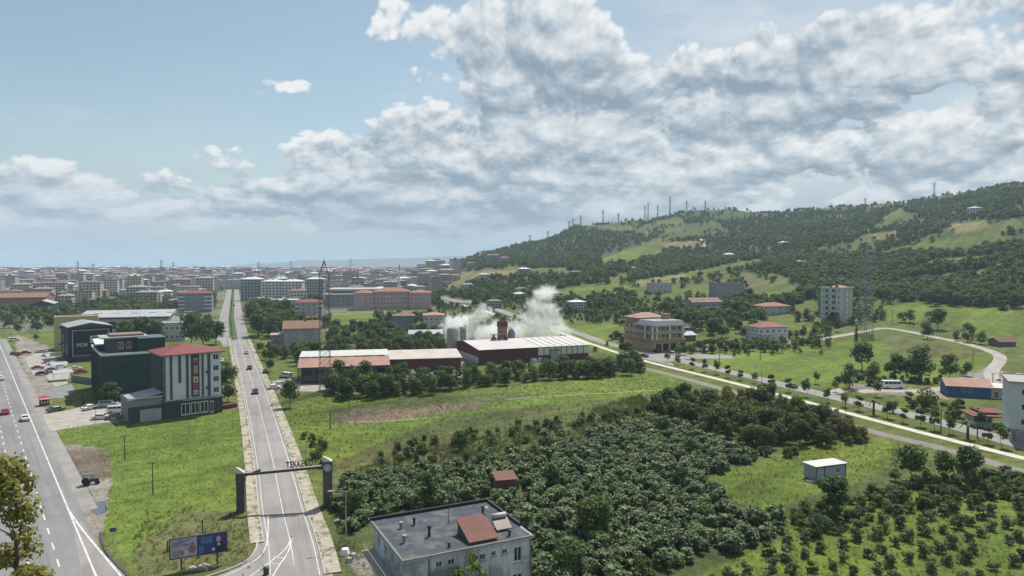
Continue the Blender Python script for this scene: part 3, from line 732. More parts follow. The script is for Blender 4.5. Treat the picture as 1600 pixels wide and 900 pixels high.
def house(name, label, u1, v1, u2, rot, vt, d, fl, nw, color, roof='hip', rmat='tile_pink', group=None, cat='house', rh=2.2, ww=1.3, wh=1.35, side=3, over=0.6, balc=None, wallm=None, z_up=0.0, sides=(0, 1, 3), trim=None):
    c, th, w = front(u1, v1, u2, rot); h = hpx(u1, v1, vt); root = thing(name, label, cat, c, th, group)
    fh = h / fl; ops = {}
    ops[0] = win_grid(w, nw, fl, fh, 0, min(ww, w / nw * .62), min(wh, fh * .55), fh * .3)
    for k in (1, 3):
        if k in sides: ops[k] = win_grid(d, side, fl, fh, 0, min(ww, d / side * .5), min(wh, fh * .55), fh * .3)
    walls(root, w, d, -1.5, h, ops, wallm or M['objwall'], color)
    if trim:
        for f in range(1, fl): pbox(root, 'floor_band', M['objwall'], -w / 2 - .06, w / 2 + .06, -.06, d + .06, f * fh - .12, f * fh + .12, trim)
    if roof == 'hip': hip_roof(root, w, d, h, rh, over, M[rmat])
    elif roof == 'gable':
        o, g_ = gable_roof(root, w, d, h, rh, over, M[rmat], 'x', wallm or M['objwall'], color=color)
    elif roof == 'gabley':
        o, g_ = gable_roof(root, w, d, h, rh, over, M[rmat], 'y', wallm or M['objwall'], color=color)
    else: flat_roof(root, w, d, h, M[rmat], 0.55, M['objwall'], color)
    if balc:
        for f in range(1, fl):
            for x0, x1 in balc: balcony(root, x0 * w / 2, x1 * w / 2, f * fh, 1.3, M['frame'], None, trim or color)
    return root, w, h

# ------------------------------------------------------------------ the house in front with the flat grey roof
def near_house():
    zr = 10.0
    A, B, C_, D_ = G(575, 817, zr), G(756, 787, zr), G(828, 838, zr), G(633.5, 877, zr)
    ax = ((C_ - D_) + (B - A)).normalized(); th = math.atan2(ax.y, ax.x)
    w = ((C_ - D_).length + (B - A).length) / 2; d = ((A - D_).length + (B - C_).length) / 2
    c = (D_ + C_) / 2; c.z = 0
    root = thing('flat_roofed_house', 'weathered grey house with flat dark roof and a rusty lean-to, at the bottom edge', 'house', c, th)
    plaster = mat('stained_plaster', (0.50, 0.505, 0.555), 0.9, 0.22, 0.5, 0.25, 4.0, streak=0.75, dirt=((0.17, 0.17, 0.17), 0.65))
    dark = mat('dark_plaster', (0.21, 0.21, 0.215), 0.9, 0.22, 0.6, 0.2, 4.0, streak=0.5)
    ops = {0: [(-w/2+3.4, -w/2+4.1, 8.6, 9.25), (-w/2+4.7, -w/2+5.5, 8.6, 9.25), (-w/2+7.4, -w/2+8.2, 8.45, 9.1), (-w/2+8.35, -w/2+9.0, 8.45, 9.1), (-w/2+9.7, -w/2+10.25, 8.65, 9.15), (-w/2+11.0, -w/2+11.6, 8.65, 9.15), (w/2-2.1, w/2-1.1, 7.4, 9.2),
               (-w/2+3.4, -w/2+4.6, 5.2, 6.5), (w/2-2.3, w/2-1.0, 4.8, 6.2), (-w/2+8.0, -w/2+9.2, 5.2, 6.5)],
           3: [(-4.2, -3.0, 8.0, 9.2), (-1.4, -0.2, 8.0, 9.2), (1.2, 2.4, 8.0, 9.2), (3.6, 4.6, 8.0, 9.2), (-3.5, -2.0, 4.6, 6.2), (0.5, 2.0, 4.6, 6.2)]}
    walls(root, w, d, -0.3, zr - 0.1, ops, plaster, depth=0.2)
    for k, lst in ((0, ops[0]),):
        for a, b, z0, z1 in lst: pbox(root, 'window_sill', M['concrete'], a - .1, b + .1, -.14, -0.003, z0 - .12, z0 - .01)
    bit = mat('bitumen_roof', (0.058, 0.068, 0.086), 0.8, 0.35, 0.95, 0.2, 3.0, spec=0.15, dirt=((0.125, 0.118, 0.12), 0.9))
    pbox(root, 'roof_slab', M['concrete'], -w / 2 - .35, w / 2 + .3, -.35, d + .3, zr - .09, zr + .1)
    pbox(root, 'roof', bit, -w / 2 - .05, w / 2, -.05, d, zr + .1, zr + .16)
    black = mat('tar_coping', (0.02, 0.02, 0.022), 0.6, 0.2, 1.0)
    pbox(root, 'coping', black, -w / 2 - .35, w / 2 + .3, d, d + .28, zr + .1, zr + .52)
    pbox(root, 'coping', black, w / 2, w / 2 + .28, 3.0, d - .003, zr + .1, zr + .48)
    pbox(root, 'coping', M['concrete_dark'], -w / 2 - .35, w / 2 + .3, -.33, -.06, zr + .1, zr + .2)
    pbox(root, 'coping', M['concrete_dark'], -w / 2 - .33, -w / 2 - .06, -.05, d - .01, zr + .1, zr + .2)
    # rusty stair cover
    hx = 0.35; mb = MB(); x0, x1, y0, y1 = -w / 2 + 7.4, -w / 2 + 10.6, .5, 4.0
    mb.hull8([(x0, y0, zr + .16), (x1, y0, zr + .16), (x1, y1, zr + .16), (x0, y1, zr + .16)], [(x0, y0, zr + .45), (x1, y0, zr + .45), (x1, y1, zr + 1.75), (x0, y1, zr + 1.75)])
    sh = mb.build('stair_hut', mat('hut_side', (0.10, 0.075, 0.065), 0.9, 0.3, 0.8), root)
    mb = MB(); mb.hull8([(x0 - .15, y0 - .2, zr + .40), (x1 + .15, y0 - .2, zr + .40), (x1 + .15, y1 + .15, zr + 1.80), (x0 - .15, y1 + .15, zr + 1.80)], [(x0 - .15, y0 - .2, zr + .47), (x1 + .15, y0 - .2, zr + .47), (x1 + .15, y1 + .15, zr + 1.87), (x0 - .15, y1 + .15, zr + 1.87)])
    mb.build('tin_roof', M['rust_light'], sh)
    # stack pipes, vents and the satellite dish on the roof
    def pipe(px, py, h, r, m_=M['metal_dark'], cap=True):
        mb = MB(); mb.lathe([(r, zr + .16), (r, zr + .16 + h * .75), (r * 1.6, zr + .16 + h * .76), (r * 1.6, zr + .16 + h * .9), (r * .4, zr + .16 + h)], px, py, 10)
        mb.build('roof_vent', m_, root, True)
    pipe(-w / 2 + 4.3, 4.6, 1.3, .16); pipe(-w / 2 + 2.2, 8.2, .8, .17, M['metal_grey']); pipe(-w / 2 + 3.9, 8.6, .9, .14); pipe(-w / 2 + 1.3, 4.2, .9, .19, M['metal_grey'])
    pipe(-w / 2 + 9.4, 6.0, 1.0, .22); pipe(w / 2 - 2.0, 8.6, .9, .14); pipe(-w / 2 + 5.2, .9, .55, .13); pipe(w / 2 - 2.2, .9, .7, .14)
    mb = MB(); mb.tube((-w / 2 + 7.6, 7.2, zr + .1), (-w / 2 + 7.6, 7.2, zr + 2.6), .045, .03); mb.build('aerial_mast', M['metal_dark'], root)
    # solar water heater
    sx, sy = -w / 2 + 11.4, 2.2
    mb = MB(); mb.hull8([(sx, sy, zr + .35), (sx + 1.9, sy, zr + .35), (sx + 1.9, sy + 1.4, zr + 1.15), (sx, sy + 1.4, zr + 1.15)], [(sx, sy, zr + .45), (sx + 1.9, sy, zr + .45), (sx + 1.9, sy + 1.4, zr + 1.25), (sx, sy + 1.4, zr + 1.25)])
    sp_ = mb.build('solar_panel', mat('solar_glass', (0.06, 0.04, 0.035), 0.3, 0.2, 1.0, dirt=((0.16, 0.09, 0.06), .5)), root)
    mb = MB(); mb.tube((sx + .1, sy + 1.55, zr + 1.5), (sx + 1.8, sy + 1.55, zr + 1.5), .26, None, 12); mb.build('water_tank', M['sheet_white'], root, True)
    mb = MB()
    for px in (sx + .15, sx + 1.75):
        mb.bar((px, sy + 1.55, zr + .1), (px, sy + 1.55, zr + 1.3), .05); mb.bar((px, sy, zr + .1), (px, sy, zr + .42), .05); mb.bar((px, sy, zr + .42), (px, sy + 1.55, zr + 1.2), .05)
    mb.build('heater_stand', M['metal_grey'], root)
    mb = MB(); mb.lathe([(.05, zr + 2.0), (.22, zr + 2.05), (.26, zr + 2.3), (.18, zr + 2.5)], sx - .4, sy + 2.0, 10); mb.tube((sx - .4, sy + 2.0, zr + .1), (sx - .4, sy + 2.0, zr + 2.0), .04); mb.build('float_tank', M['sheet_white'], root)
    # left side: balcony ledge with its railing, rain pipe
    pbox(root, 'balcony', M['concrete'], -w / 2 - 1.5, -w / 2 - .003, 1.0, d - .5, 6.9, 7.1)
    mb = MB()
    for k in range(8): mb.bar((-w / 2 - 1.4, 1.1 + k * 1.4, 7.1), (-w / 2 - 1.4, 1.1 + k * 1.4, 8.0), .03)
    mb.bar((-w / 2 - 1.4, 1.1, 8.0), (-w / 2 - 1.4, d - .6, 8.0), .04); mb.build('railing', M['metal_grey'], root)
    for px in (w / 2 - .1, -w / 2 + 2.6):
        mb = MB(); mb.tube((px, -.12, 0), (px, -.12, zr - .1), .07); mb.build('rain_pipe', M['concrete_dark'], root)
    pbox(root, 'wall_panel', dark, -w / 2 + 2.5, -w / 2 + 6.0, -.05, -.003, 6.0, 8.3)
    return root
near_house()

# ------------------------------------------------------------------ red-roofed office block beside the highway
def office_block():
    c, th, w = front(257, 655, 343, 40); h = hpx(257, 655, 556); d = 13.0
    root = thing('office_block', 'tall striped white and grey block with red hipped roof behind the lawn', 'building', c, th)
    grey = (0.065, 0.085, 0.10); pale = (0.34, 0.36, 0.39); gf = 4.6; fh = (h - gf) / 4
    ops = {1: win_grid(d, 4, 4, fh, gf, 1.6, 1.5, .8), 0: []}
    for f in range(4): ops[0].append((w / 2 - 2.0, w / 2 - .5, gf + f * fh + .8, gf + f * fh + 2.4))
    walls(root, w, d, gf, h, ops, M['objwall'], (0.52, 0.54, 0.57))
    # dark vertical bands on the front
    xs = [(-.5, -.455), (-.385, -.33), (-.215, -.16), (-.06, .0), (.0, .165), (.165, .215), (.295, .345)]
    for i, (a, b) in enumerate(((-.50, -.47), (-.40, -.355), (-.255, -.205), (-.125, -.075), (.15, .19), (.255, .31))):
        zb = gf + .2 + (2.0 * fh if i == 2 and False else 0)
        if i == 1: zb = gf + .3
        if i == 2: zb = gf + 1.5 * fh
        pbox(root, 'dark_band', M['objwall'], a * w, b * w, -.10, -.003, zb, h - .1, grey)
    pbox(root, 'sign_board', M['objwall'], -.035 * w, .11 * w, -.16, -.003, gf + .4, h - .2, (0.055, 0.05, 0.06))
    orange = mat('orange_sign', (0.26, 0.075, 0.05), 0.6, 0.1, 1.0); palem = mat('pale_sign', (0.38, 0.38, 0.32), 0.6, 0.1, 1.0)
    sq = h - gf - 1.0; zt = h - .6; x0, x1 = .0 * w, .085 * w
    for k, (z0, z1, ms) in enumerate(((.79, .94, orange), (.52, .75, orange), (.31, .47, palem), (.17, .29, orange), (.02, .14, palem))):
        sg = pbox(root, 'sign_panel', ms, x0, x1, -.22, -.163, gf + .7 + sq * z0, gf + .7 + sq * z1)
        xm = (x0 + x1) / 2; za, zb = gf + .7 + sq * z0, gf + .7 + sq * z1; hw_ = (x1 - x0) * .5; mk = MB(); dm = palem if ms is orange else M['metal_dark']
        if k == 0: mk.box(xm - hw_ * .55, xm - hw_ * .2, -.25, -.223, (za + zb) / 2, zb - .15); mk.box(xm + hw_ * .2, xm + hw_ * .55, -.25, -.223, (za + zb) / 2, zb - .15)
        elif k == 1:
            for q in (-.5, 0.0, .5): mk.box(xm + hw_ * q - .08, xm + hw_ * q + .08, -.25, -.223, za + .3, zb - .5)
            mk.box(xm - hw_ * .7, xm + hw_ * .7, -.25, -.223, zb - .48, zb - .3)
        elif k == 2: mk.box(xm - hw_ * .2, xm + hw_ * .3, -.25, -.223, za + .35, zb - .6)
        elif k == 4: mk.box(xm - hw_ * .7, xm + hw_ * .7, -.25, -.223, (za + zb) / 2 - .1, (za + zb) / 2 + .1)
        if mk.v: mk.build('sign_mark', dm, sg)
    # ground floor shop
    gl = {0: [(-.22 * w, -.06 * w, .4, 3.6), (-.045 * w, .10 * w, .4, 3.6), (.115 * w, .26 * w, .4, 3.6), (.29 * w, .36 * w, .2, 3.4)], 1: [(-4, -1, .5, 3.4), (1, 4, .5, 3.4)]}
    walls(root, w + .5, d + .5, -.5, gf - .3, gl, M['objwall'], (0.05, 0.055, 0.065), y0=-.25, name='shop_wall')
    pbox(root, 'canopy', M['objwall'], -w / 2 - .6, w / 2 + .6, -1.0, d + .6, gf - .3, gf - .002, (0.07, 0.085, 0.10))
    pbox(root, 'fascia_board', M['objwall'], -.2 * w, w / 2 - .4, -1.08, -1.003, gf - .26, gf - .05, (0.30, 0.33, 0.33))
    hip_roof(root, w, d, h, 2.0, .9, M['tile_red'])
    pbox(root, 'side_cladding', M['objwall'], -w / 2 - .12, -w / 2 - .004, .3, d, gf + .003, h - .13, (0.03, 0.045, 0.05))
    pbox(root, 'soffit', M['objwall'], -w / 2 - .9, w / 2 + .9, -.9, d + .9, h - .12, h - .003, (0.30, 0.24, 0.24))
    # low garage wing to the left
    gx0, gx1 = -w / 2 - 8.2, -w / 2 - .26
    W_ = walls(root, 7.9, 9.0, -.5, 6.2, {0: []}, M['objwall'], (0.20, 0.21, 0.23), name='garage_wall', x0=-w / 2 - 4.25, y0=.4)
    pbox(root, 'garage_base', M['objwall'], gx0 - .1, gx1, .2, .395, -.3, 4.0, (0.055, 0.055, 0.07))
    gd = pbox(root, 'garage_door', M['sheet_grey'], gx0 + 2.6, gx1 - .4, .12, .197, -.1, 3.1)
    for k in range(8): pbox(gd, 'slat', M['sheet_grey'], gx0 + 2.6, gx1 - .4, .09, .118, .02 + k * .385, .30 + k * .385)
    mb = MB(); mb.hull8([(gx0 - .2, .1, 5.6), (gx1, .1, 6.9), (gx1, 9.5, 6.9), (gx0 - .2, 9.5, 5.6)], [(gx0 - .2, .1, 5.75), (gx1, .1, 7.05), (gx1, 9.5, 7.05), (gx0 - .2, 9.5, 5.75)])
    mb.build('garage_roof', M['sheet_grey'], root)
    pbox(root, 'garage_coping', M['objwall'], gx0 - .25, gx1, .0, .09, 6.0, 6.3, (0.5, 0.45, 0.42))
    # air conditioner boxes
    for z in (gf + 2.2, gf + 6.4): pbox(root, 'air_conditioner', M['metal_dark'], .225 * w, .26 * w, -.55, -.11, z, z + .6)
    return th
office_block()
def green_annex():
    c, th, w = front(159, 628, 257, 36); d = 30.0; h = hpx(159, 628, 557)
    root = thing('green_office_block', 'dark green flat-roofed office block attached behind the striped block', 'building', c, th)
    dg = (0.016, 0.048, 0.042); ops = {0: [(w / 2 - 3.2, w / 2 - 1.0, 3.4, 4.3), (w / 2 - 3.2, w / 2 - 1.0, 6.4, 7.2), (w / 2 - 3.2, w / 2 - 1.0, 9.4, 10.2), (-3.2, -1.4, 9.6, 10.4), (-7.0, -5.6, 8.6, 9.2)], 3: []}
    for f in range(4): ops[3] += [(x, x + 1.8, 1.0 + f * 3.2, 2.9 + f * 3.2) for x in (-12.5, -9.0, -5.5, -2.0, 1.5, 5.0, 8.5)]
    walls(root, w, d, -.5, h, ops, M['objwall'], dg, 'dark')
    flat_roof(root, w, d, h, mat('pale_terrace', (0.52, 0.49, 0.46), 0.8, 0.15, 0.3, dirt=((0.36, 0.32, 0.28), .5)), 0.7, M['objwall'], (0.62, 0.60, 0.57))
    # stair tower and roof house
    walls(root, 7.0, 10.0, h + .07, h + 4.4, {}, M['objwall'], dg, name='tower_wall', x0=w / 2 - 3.6, y0=.25)
    pbox(root, 'tower_coping', M['objwall'], w / 2 - 7.3, w / 2 + .1, .1, 10.4, h + 4.4, h + 4.75, (0.10, 0.12, 0.13))
    walls(root, 10.0, 9.0, h + .07, h + 4.6, {0: [(-2.0, -.7, h + 1.4, h + 3.4), (.2, 1.4, h + 1.4, h + 3.4)]}, M['objwall'], (0.05, 0.06, 0.06), name='roof_house_wall', x0=-1.5, y0=5.0)
    pbox(root, 'roof_house_slab', M['concrete'], -8.2, 4.6, 4.2, 14.8, h + 4.6, h + 5.0)
    pbox(root, 'roof_deck', mat('terrace_wood', (0.20, 0.15, 0.12), 0.85, 0.2, 0.5), -5.5, 3.6, 6.0, 13.5, h + 5.0, h + 5.6)
    mb = MB(); mb.hull8([(-w / 2 - .2, 13.0, h + 2.0), (-.5, 13.0, h + 2.0), (-.5, 22.5, h + 3.1), (-w / 2 - .2, 22.5, h + 3.1)], [(-w / 2 - .2, 13.0, h + 2.15), (-.5, 13.0, h + 2.15), (-.5, 22.5, h + 3.25), (-w / 2 - .2, 22.5, h + 3.25)])
    mb.build('mint_roof', mat('mint_sheet', (0.52, 0.66, 0.64), 0.6, 0.1, 0.3), root)
    walls(root, w - 2, 9.0, h + .07, h + 2.1, {}, M['objwall'], dg, name='terrace_room_wall', x0=-.9, y0=13.3)
    for k in range(5): pbox(root, 'facade_fin', M['objwall'], -w / 2 - .35, -w / 2 - .003, 2.5 + k * 6, 2.8 + k * 6, 0, h, (0.08, 0.07, 0.075))
green_annex()

# ------------------------------------------------------------------ showroom, halls and blocks on the left
def showroom():
    c, th, w = front(108, 566, 174, 40); h = hpx(108, 566, 512); d = 22
    root = thing('black_showroom', 'black boxy showroom with pale outlined facade and square emblem', 'building', c, th)
    walls(root, w, d, -.5, h, {3: [(-7, -3.5, 2.5, 6), (-7, -3.5, 7.5, 10), (2, 6, 2.5, 6)]}, M['objwall'], (0.016, 0.020, 0.030))
    gable_roof(root, w, d, h, 1.6, .3, M['metal_grey'], 'y', M['metal_dark'])
    mb = MB(); y0, y1 = -.12, -.004
    mb.box(-w / 2 + 1.2, -w / 2 + 1.55, y0, y1, 2.2, h - 1.2); mb.box(w / 2 - 1.55, w / 2 - 1.2, y0, y1, 2.2, h - 1.2); mb.box(-w / 2 + 1.55, w / 2 - 1.55, y0, y1, h - 1.55, h - 1.2); mb.box(-w / 2 + 1.55, w / 2 - 1.55, y0, y1, 2.2, 2.5)
    mb.build('facade_outline', M['metal_grey'], root)
    em = pbox(root, 'emblem_board', M['sheet_white'], -.02 * w, .17 * w, -.22, -.004, h * .52, h * .52 + .19 * w)
    x0, s = -.02 * w, .19 * w; zb = h * .52
    pbox(em, 'emblem_field', M['metal_dark'], x0 + s * .2, x0 + s * .8, -.26, -.223, zb + s * .18, zb + s * .84)
    mb = MB(); mb.poly([(x0 + s * .32, -.28, zb + s * .22), (x0 + s * .70, -.28, zb + s * .22), (x0 + s * .62, -.28, zb + s * .55), (x0 + s * .5, -.28, zb + s * .72), (x0 + s * .38, -.28, zb + s * .55)]); mb.build('emblem_mark', M['sheet_grey'], em)
    text('FOR', root, (-.20 * w, -.14, h * .40), 2.1, M['sheet_white'])
    pbox(root, 'shop_front', M['glass'], -w / 2 + 2.5, w / 2 - 2.5, -.08, -.004, .1, 2.0)
showroom()
def long_hall():
    c, th, w = front(125, 530, 262, 16); d = 34; h = hpx(125, 530, 497)
    root = thing('long_white_hall', 'long low hall with pale metal roof and dark ribbon windows behind the showroom', 'hall', c, th)
    walls(root, w, d, -.5, h, {0: [(-w / 2 + 1.5 + k * w / 7, -w / 2 + w / 7 * (k + 1) - 1.0, h * .45, h * .8) for k in range(7)]}, M['objwall'], (0.42, 0.43, 0.45), 'dark')
    gable_roof(root, w, d, h + .3, 2.6, 1.2, M['sheet_grey'], 'x', M['objwall'])
    pbox(root, 'fascia', M['objwall'], -w / 2 - .4, w / 2 + .4, -1.15, -.9, h - .7, h + .15, (0.03, 0.035, 0.04))
    pbox(root, 'gutter', M['sheet_white'], -w / 2 - .5, w / 2 + .5, -1.5, -1.2, h - .1, h + .3)
    for k in range(6): pbox(root, 'skylight', M['sheet_white'], -w / 2 + 5 + k * 9, -w / 2 + 9 + k * 9, 8, 9.5, h + 1.65, h + 2.0)
    mb = MB()
    for k in range(6): mb.bar((w / 2 - 3.0 - k * 0.01, -.3, k * h / 6), (w / 2 - .4, -.3, k * h / 6 + .5), .18)
    mb.build('outside_stair', M['metal_dark'], root)
    return root
long_hall()
house('white_workshop', 'white block wall workshop at the right end of the long hall', 248, 533, 288, 16, 506, 14, 2, 5, (0.46, 0.46, 0.45), 'flat', 'sheet_grey', cat='workshop')
house('yellow_house', 'yellow two-storey house with three small dark windows behind the showroom', 85, 548, 152, 30, 497, 12, 2, 4, (0.42, 0.36, 0.17), 'flat', 'sheet_grey', ww=1.6)
house('navy_hall', 'dark navy gabled shed near the far left', 48, 494, 82, 25, 475, 22, 2, 3, (0.045, 0.05, 0.085), 'gabley', 'sheet_grey', cat='shed', rh=2.5)
house('brick_red_hall', 'long brick red hall with brown roof at the left edge', -60, 488, 70, 20, 466, 30, 1, 10, (0.30, 0.13, 0.12), 'gable', 'tile_brown', cat='hall', rh=3.5)
house('grey_apartment', 'grey five-storey apartment with red roof beside the boulevard', 278, 489, 330, 18, 459, 16, 5, 6, (0.21, 0.22, 0.27), 'hip', 'tile_red', cat='apartment block', trim=(0.40, 0.41, 0.43), balc=[(-.95, -.6), (.55, .95)])
house('blue_shed', 'blue fronted shed with brown roof among trees in the left distance', 140, 478, 176, 10, 468, 16, 1, 3, (0.05, 0.12, 0.2), 'gable', 'tile_brown', cat='shed')

# ------------------------------------------------------------------ middle ground
def derelict():
    c, th, w = front(444, 553, 499, 14); h = hpx(444, 553, 513); d = 13
    root = thing('derelict_house', 'bare stained concrete house with rusty brown roof beside the gate road', 'house', c, th)
    cm = mat('raw_concrete', (0.36, 0.355, 0.35), 0.92, 0.25, 0.4, 0.2, 4.0, streak=0.7, dirt=((0.30, 0.22, 0.20), .45))
    walls(root, w, d, -.5, h, {3: [(-4, -2.6, 1.2, 2.8), (-4, -2.6, 4.4, 6.0), (-4, -2.6, 7.6, 9.0), (1, 2.5, 4.4, 6.0), (1, 2.5, 7.6, 9.0)], 1: [(-3, -1.5, 4, 6)]}, cm)
    gable_roof(root, w, d, h, 2.8, .8, M['tile_brown'], 'x', cm)
    walls(root, 6, 9, -.5, h * .72, {0: [(-1, .5, 5, 6.5), (-1, .5, 1.5, 3)]}, cm, name='side_wing_wall', x0=-w / 2 - 3.05, y0=2.0)
    pbox(root, 'wing_roof', M['concrete'], -w / 2 - 6.4, -w / 2 - .01, 1.7, 11.3, h * .72, h * .72 + .25)
    for k in range(3): balcony(root, -w / 2 - 5.6, -w / 2 - 2.2, 1.6 + k * 2.9, 1.2, M['concrete_dark'], M['concrete'], y=2.0)
    pbox(root, 'chimney', M['rust'], 1.0, 1.7, d / 2 - .4, d / 2 + .4, h + 2.0, h + 3.9)
derelict()
house('striped_apartment', 'small apartment block with pink roof and brown centre stripe behind the derelict house', 461, 500, 503, 12, 473, 14, 4, 5, (0.42, 0.43, 0.46), 'hip', 'tile_red', cat='apartment block', trim=(0.22, 0.23, 0.26), balc=[(-.98, -.62), (.55, .98)])
house('brick_shed', 'low brick red shed beside the small pink-roofed apartment', 470, 507, 512, 12, 498, 9, 1, 4, (0.23, 0.09, 0.075), 'gable', 'tile_orange', cat='shed', rh=1.4)
def school():
    c, th, w = front(583, 484, 640, 8); h = hpx(583, 484, 456); d = 18
    root = thing('pink_school', 'pink four-storey school with orange roof and rows of windows', 'school', c, th)
    pk = (0.43, 0.32, 0.31); fh = h / 4
    walls(root, w, d, -.5, h, {0: win_grid(w, 11, 4, fh, 0, 1.5, 1.6, 1.0)}, M['objwall'], pk)
    hip_roof(root, w, d, h, 3.4, .8, M['tile_orange'])
    wl, wr = 17.0, 19.0
    walls(root, wl, d + 6, -.5, h - 1.0, {0: win_grid(wl, 4, 4, fh * .93, 0, 1.5, 1.6, 1.0, skip=(0, 1))}, M['objwall'], pk, x0=-w / 2 - wl / 2 - .01, y0=-4)
    hip_roof(root, wl, d + 6, h - 1.0, 2.4, .7, M['tile_orange'], x0=-w / 2 - wl / 2 - .01, y0=-4)
    walls(root, wr, d + 6, -.5, h - 1.0, {0: win_grid(wr, 5, 4, fh * .93, 0, 1.5, 1.6, 1.0, skip=(3, 4))}, M['objwall'], pk, x0=w / 2 + wr / 2 + .01, y0=-4)
    hip_roof(root, wr, d + 6, h - 1.0, 2.4, .7, M['tile_orange'], x0=w / 2 + wr / 2 + .01, y0=-4)
    for k in range(1, 4): pbox(root, 'floor_band', M['objwall'], -w / 2 - .01, w / 2 + .01, -.08, -.003, k * fh - .15, k * fh + .1, (0.56, 0.48, 0.45))
school()
def white_halls():
    c, th, w = front(508, 481, 556, 5); d = 26; h = hpx(508, 481, 461)
    root = thing('sports_hall', 'wide hall with two white roofs and dark upper windows behind the pylon', 'hall', c, th)
    walls(root, w, d, -.5, h, {0: win_grid(w, 6, 3, h / 3, 0, 3.0, 1.4, 1.2)}, M['objwall'], (0.26, 0.27, 0.30))
    mb = MB(); mb.box(-w / 2 - 2, w / 2 + 6, -2.0, d, h + .003, h + 1.0); mb.build('lower_roof', M['sheet_white'], root)
    mb = MB(); mb.box(-w / 2 + 1, w / 2 + 26, 8, d + 14, h + 4.0, h + 5.6); mb.build('upper_roof', M['sheet_white'], root)
    walls(root, w, d, h + 1.003, h + 4.0, {}, M['objwall'], (0.16, 0.17, 0.19), name='upper_wall', y0=10, x0=4)
    pbox(root, 'terrace', M['sheet_white'], -w / 2, w / 2, -6, -.01, 0, 1.6)
white_halls()
house('blue_grey_house', 'small blue-grey hip-roofed house amid bushes below the school', 614, 513, 647, 8, 494, 12, 2, 3, (0.17, 0.18, 0.235), 'hip', 'tile_brown', rh=2.0)
house('white_house', 'white two-storey house with shallow red roof left of the smoking factory', 662, 515, 694, 8, 493, 14, 2, 4, (0.44, 0.44, 0.46), 'hip', 'tile_pink', rh=1.6, trim=(0.22, 0.2, 0.22))
house('grey_barn', 'grey barn beside the white house', 640, 535, 690, 10, 522, 10, 1, 3, (0.30, 0.31, 0.31), 'gable', 'sheet_grey', cat='barn', rh=1.6)

def market_shed():
    c, th, w = front(470, 600, 604, 13); d = 15; h = hpx(470, 600, 574)
    root = thing('market_shed', 'long open-fronted shed with white and pink roof beside the gate road', 'shed', c, th)
    walls(root, w, d, -.5, h, {0: [(-w / 2 + .8 + k * w / 7, -w / 2 + (k + 1) * w / 7 - .4, .1, h - 1.0) for k in range(7)], 3: [(-5, 0, .1, h - 1), (1, 6, .1, h - 1)]}, M['objwall'], (0.09, 0.075, 0.075), 'dark', depth=1.2)
    mb = MB(); o = 1.0; mb.hull8([(-w / 2 - o, -o, h - .1), (w / 2 + o, -o, h - .1), (w / 2 + o, d / 2, h + 2.0), (-w / 2 - o, d / 2, h + 2.0)], [(-w / 2 - o, -o, h + .05), (w / 2 + o, -o, h + .05), (w / 2 + o, d / 2, h + 2.15), (-w / 2 - o, d / 2, h + 2.15)]); mb.build('pink_roof', M['tile_pink'], root)
    mb = MB(); mb.hull8([(-w / 2 - o, d / 2 + .01, h + 2.4), (w / 2 + o, d / 2 + .01, h + 2.4), (w / 2 + o, d + 5, h + 2.9), (-w / 2 - o, d + 5, h + 2.9)], [(-w / 2 - o, d / 2 + .01, h + 2.55), (w / 2 + o, d / 2 + .01, h + 2.55), (w / 2 + o, d + 5, h + 3.05), (-w / 2 - o, d + 5, h + 3.05)]); mb.build('white_roof', M['sheet_white'], root)
    for k in range(3): pbox(root, 'skylight_post', M['metal_dark'], -w / 2 - 1.2, -w / 2 - 1.02, 1 + k * 5, 1.2 + k * 5, 0, h + .2)
market_shed()
def second_shed():
    c, th, w = front(604, 584, 720, 12); d = 16; h = hpx(604, 584, 562)
    root = thing('scrap_shed', 'low maroon shed with pale sheet roof left of the factory', 'shed', c, th)
    walls(root, w, d, -.5, h, {0: [(-w / 2 + 2, -w / 2 + 8, .1, h - 1)]}, M['maroon'], None, 'dark')
    mb = MB(); mb.hull8([(-w / 2 - .5, -.5, h), (w / 2 + .5, -.5, h), (w / 2 + .5, d + 1, h + 1.3), (-w / 2 - .5, d + 1, h + 1.3)], [(-w / 2 - .5, -.5, h + .15), (w / 2 + .5, -.5, h + .15), (w / 2 + .5, d + 1, h + 1.45), (-w / 2 - .5, d + 1, h + 1.45)]); mb.build('roof', mat('sandy_sheet', (0.44, 0.39, 0.35), 0.6, 0.12, 0.25, dirt=((0.33, 0.28, 0.25), .5)), root)
second_shed()

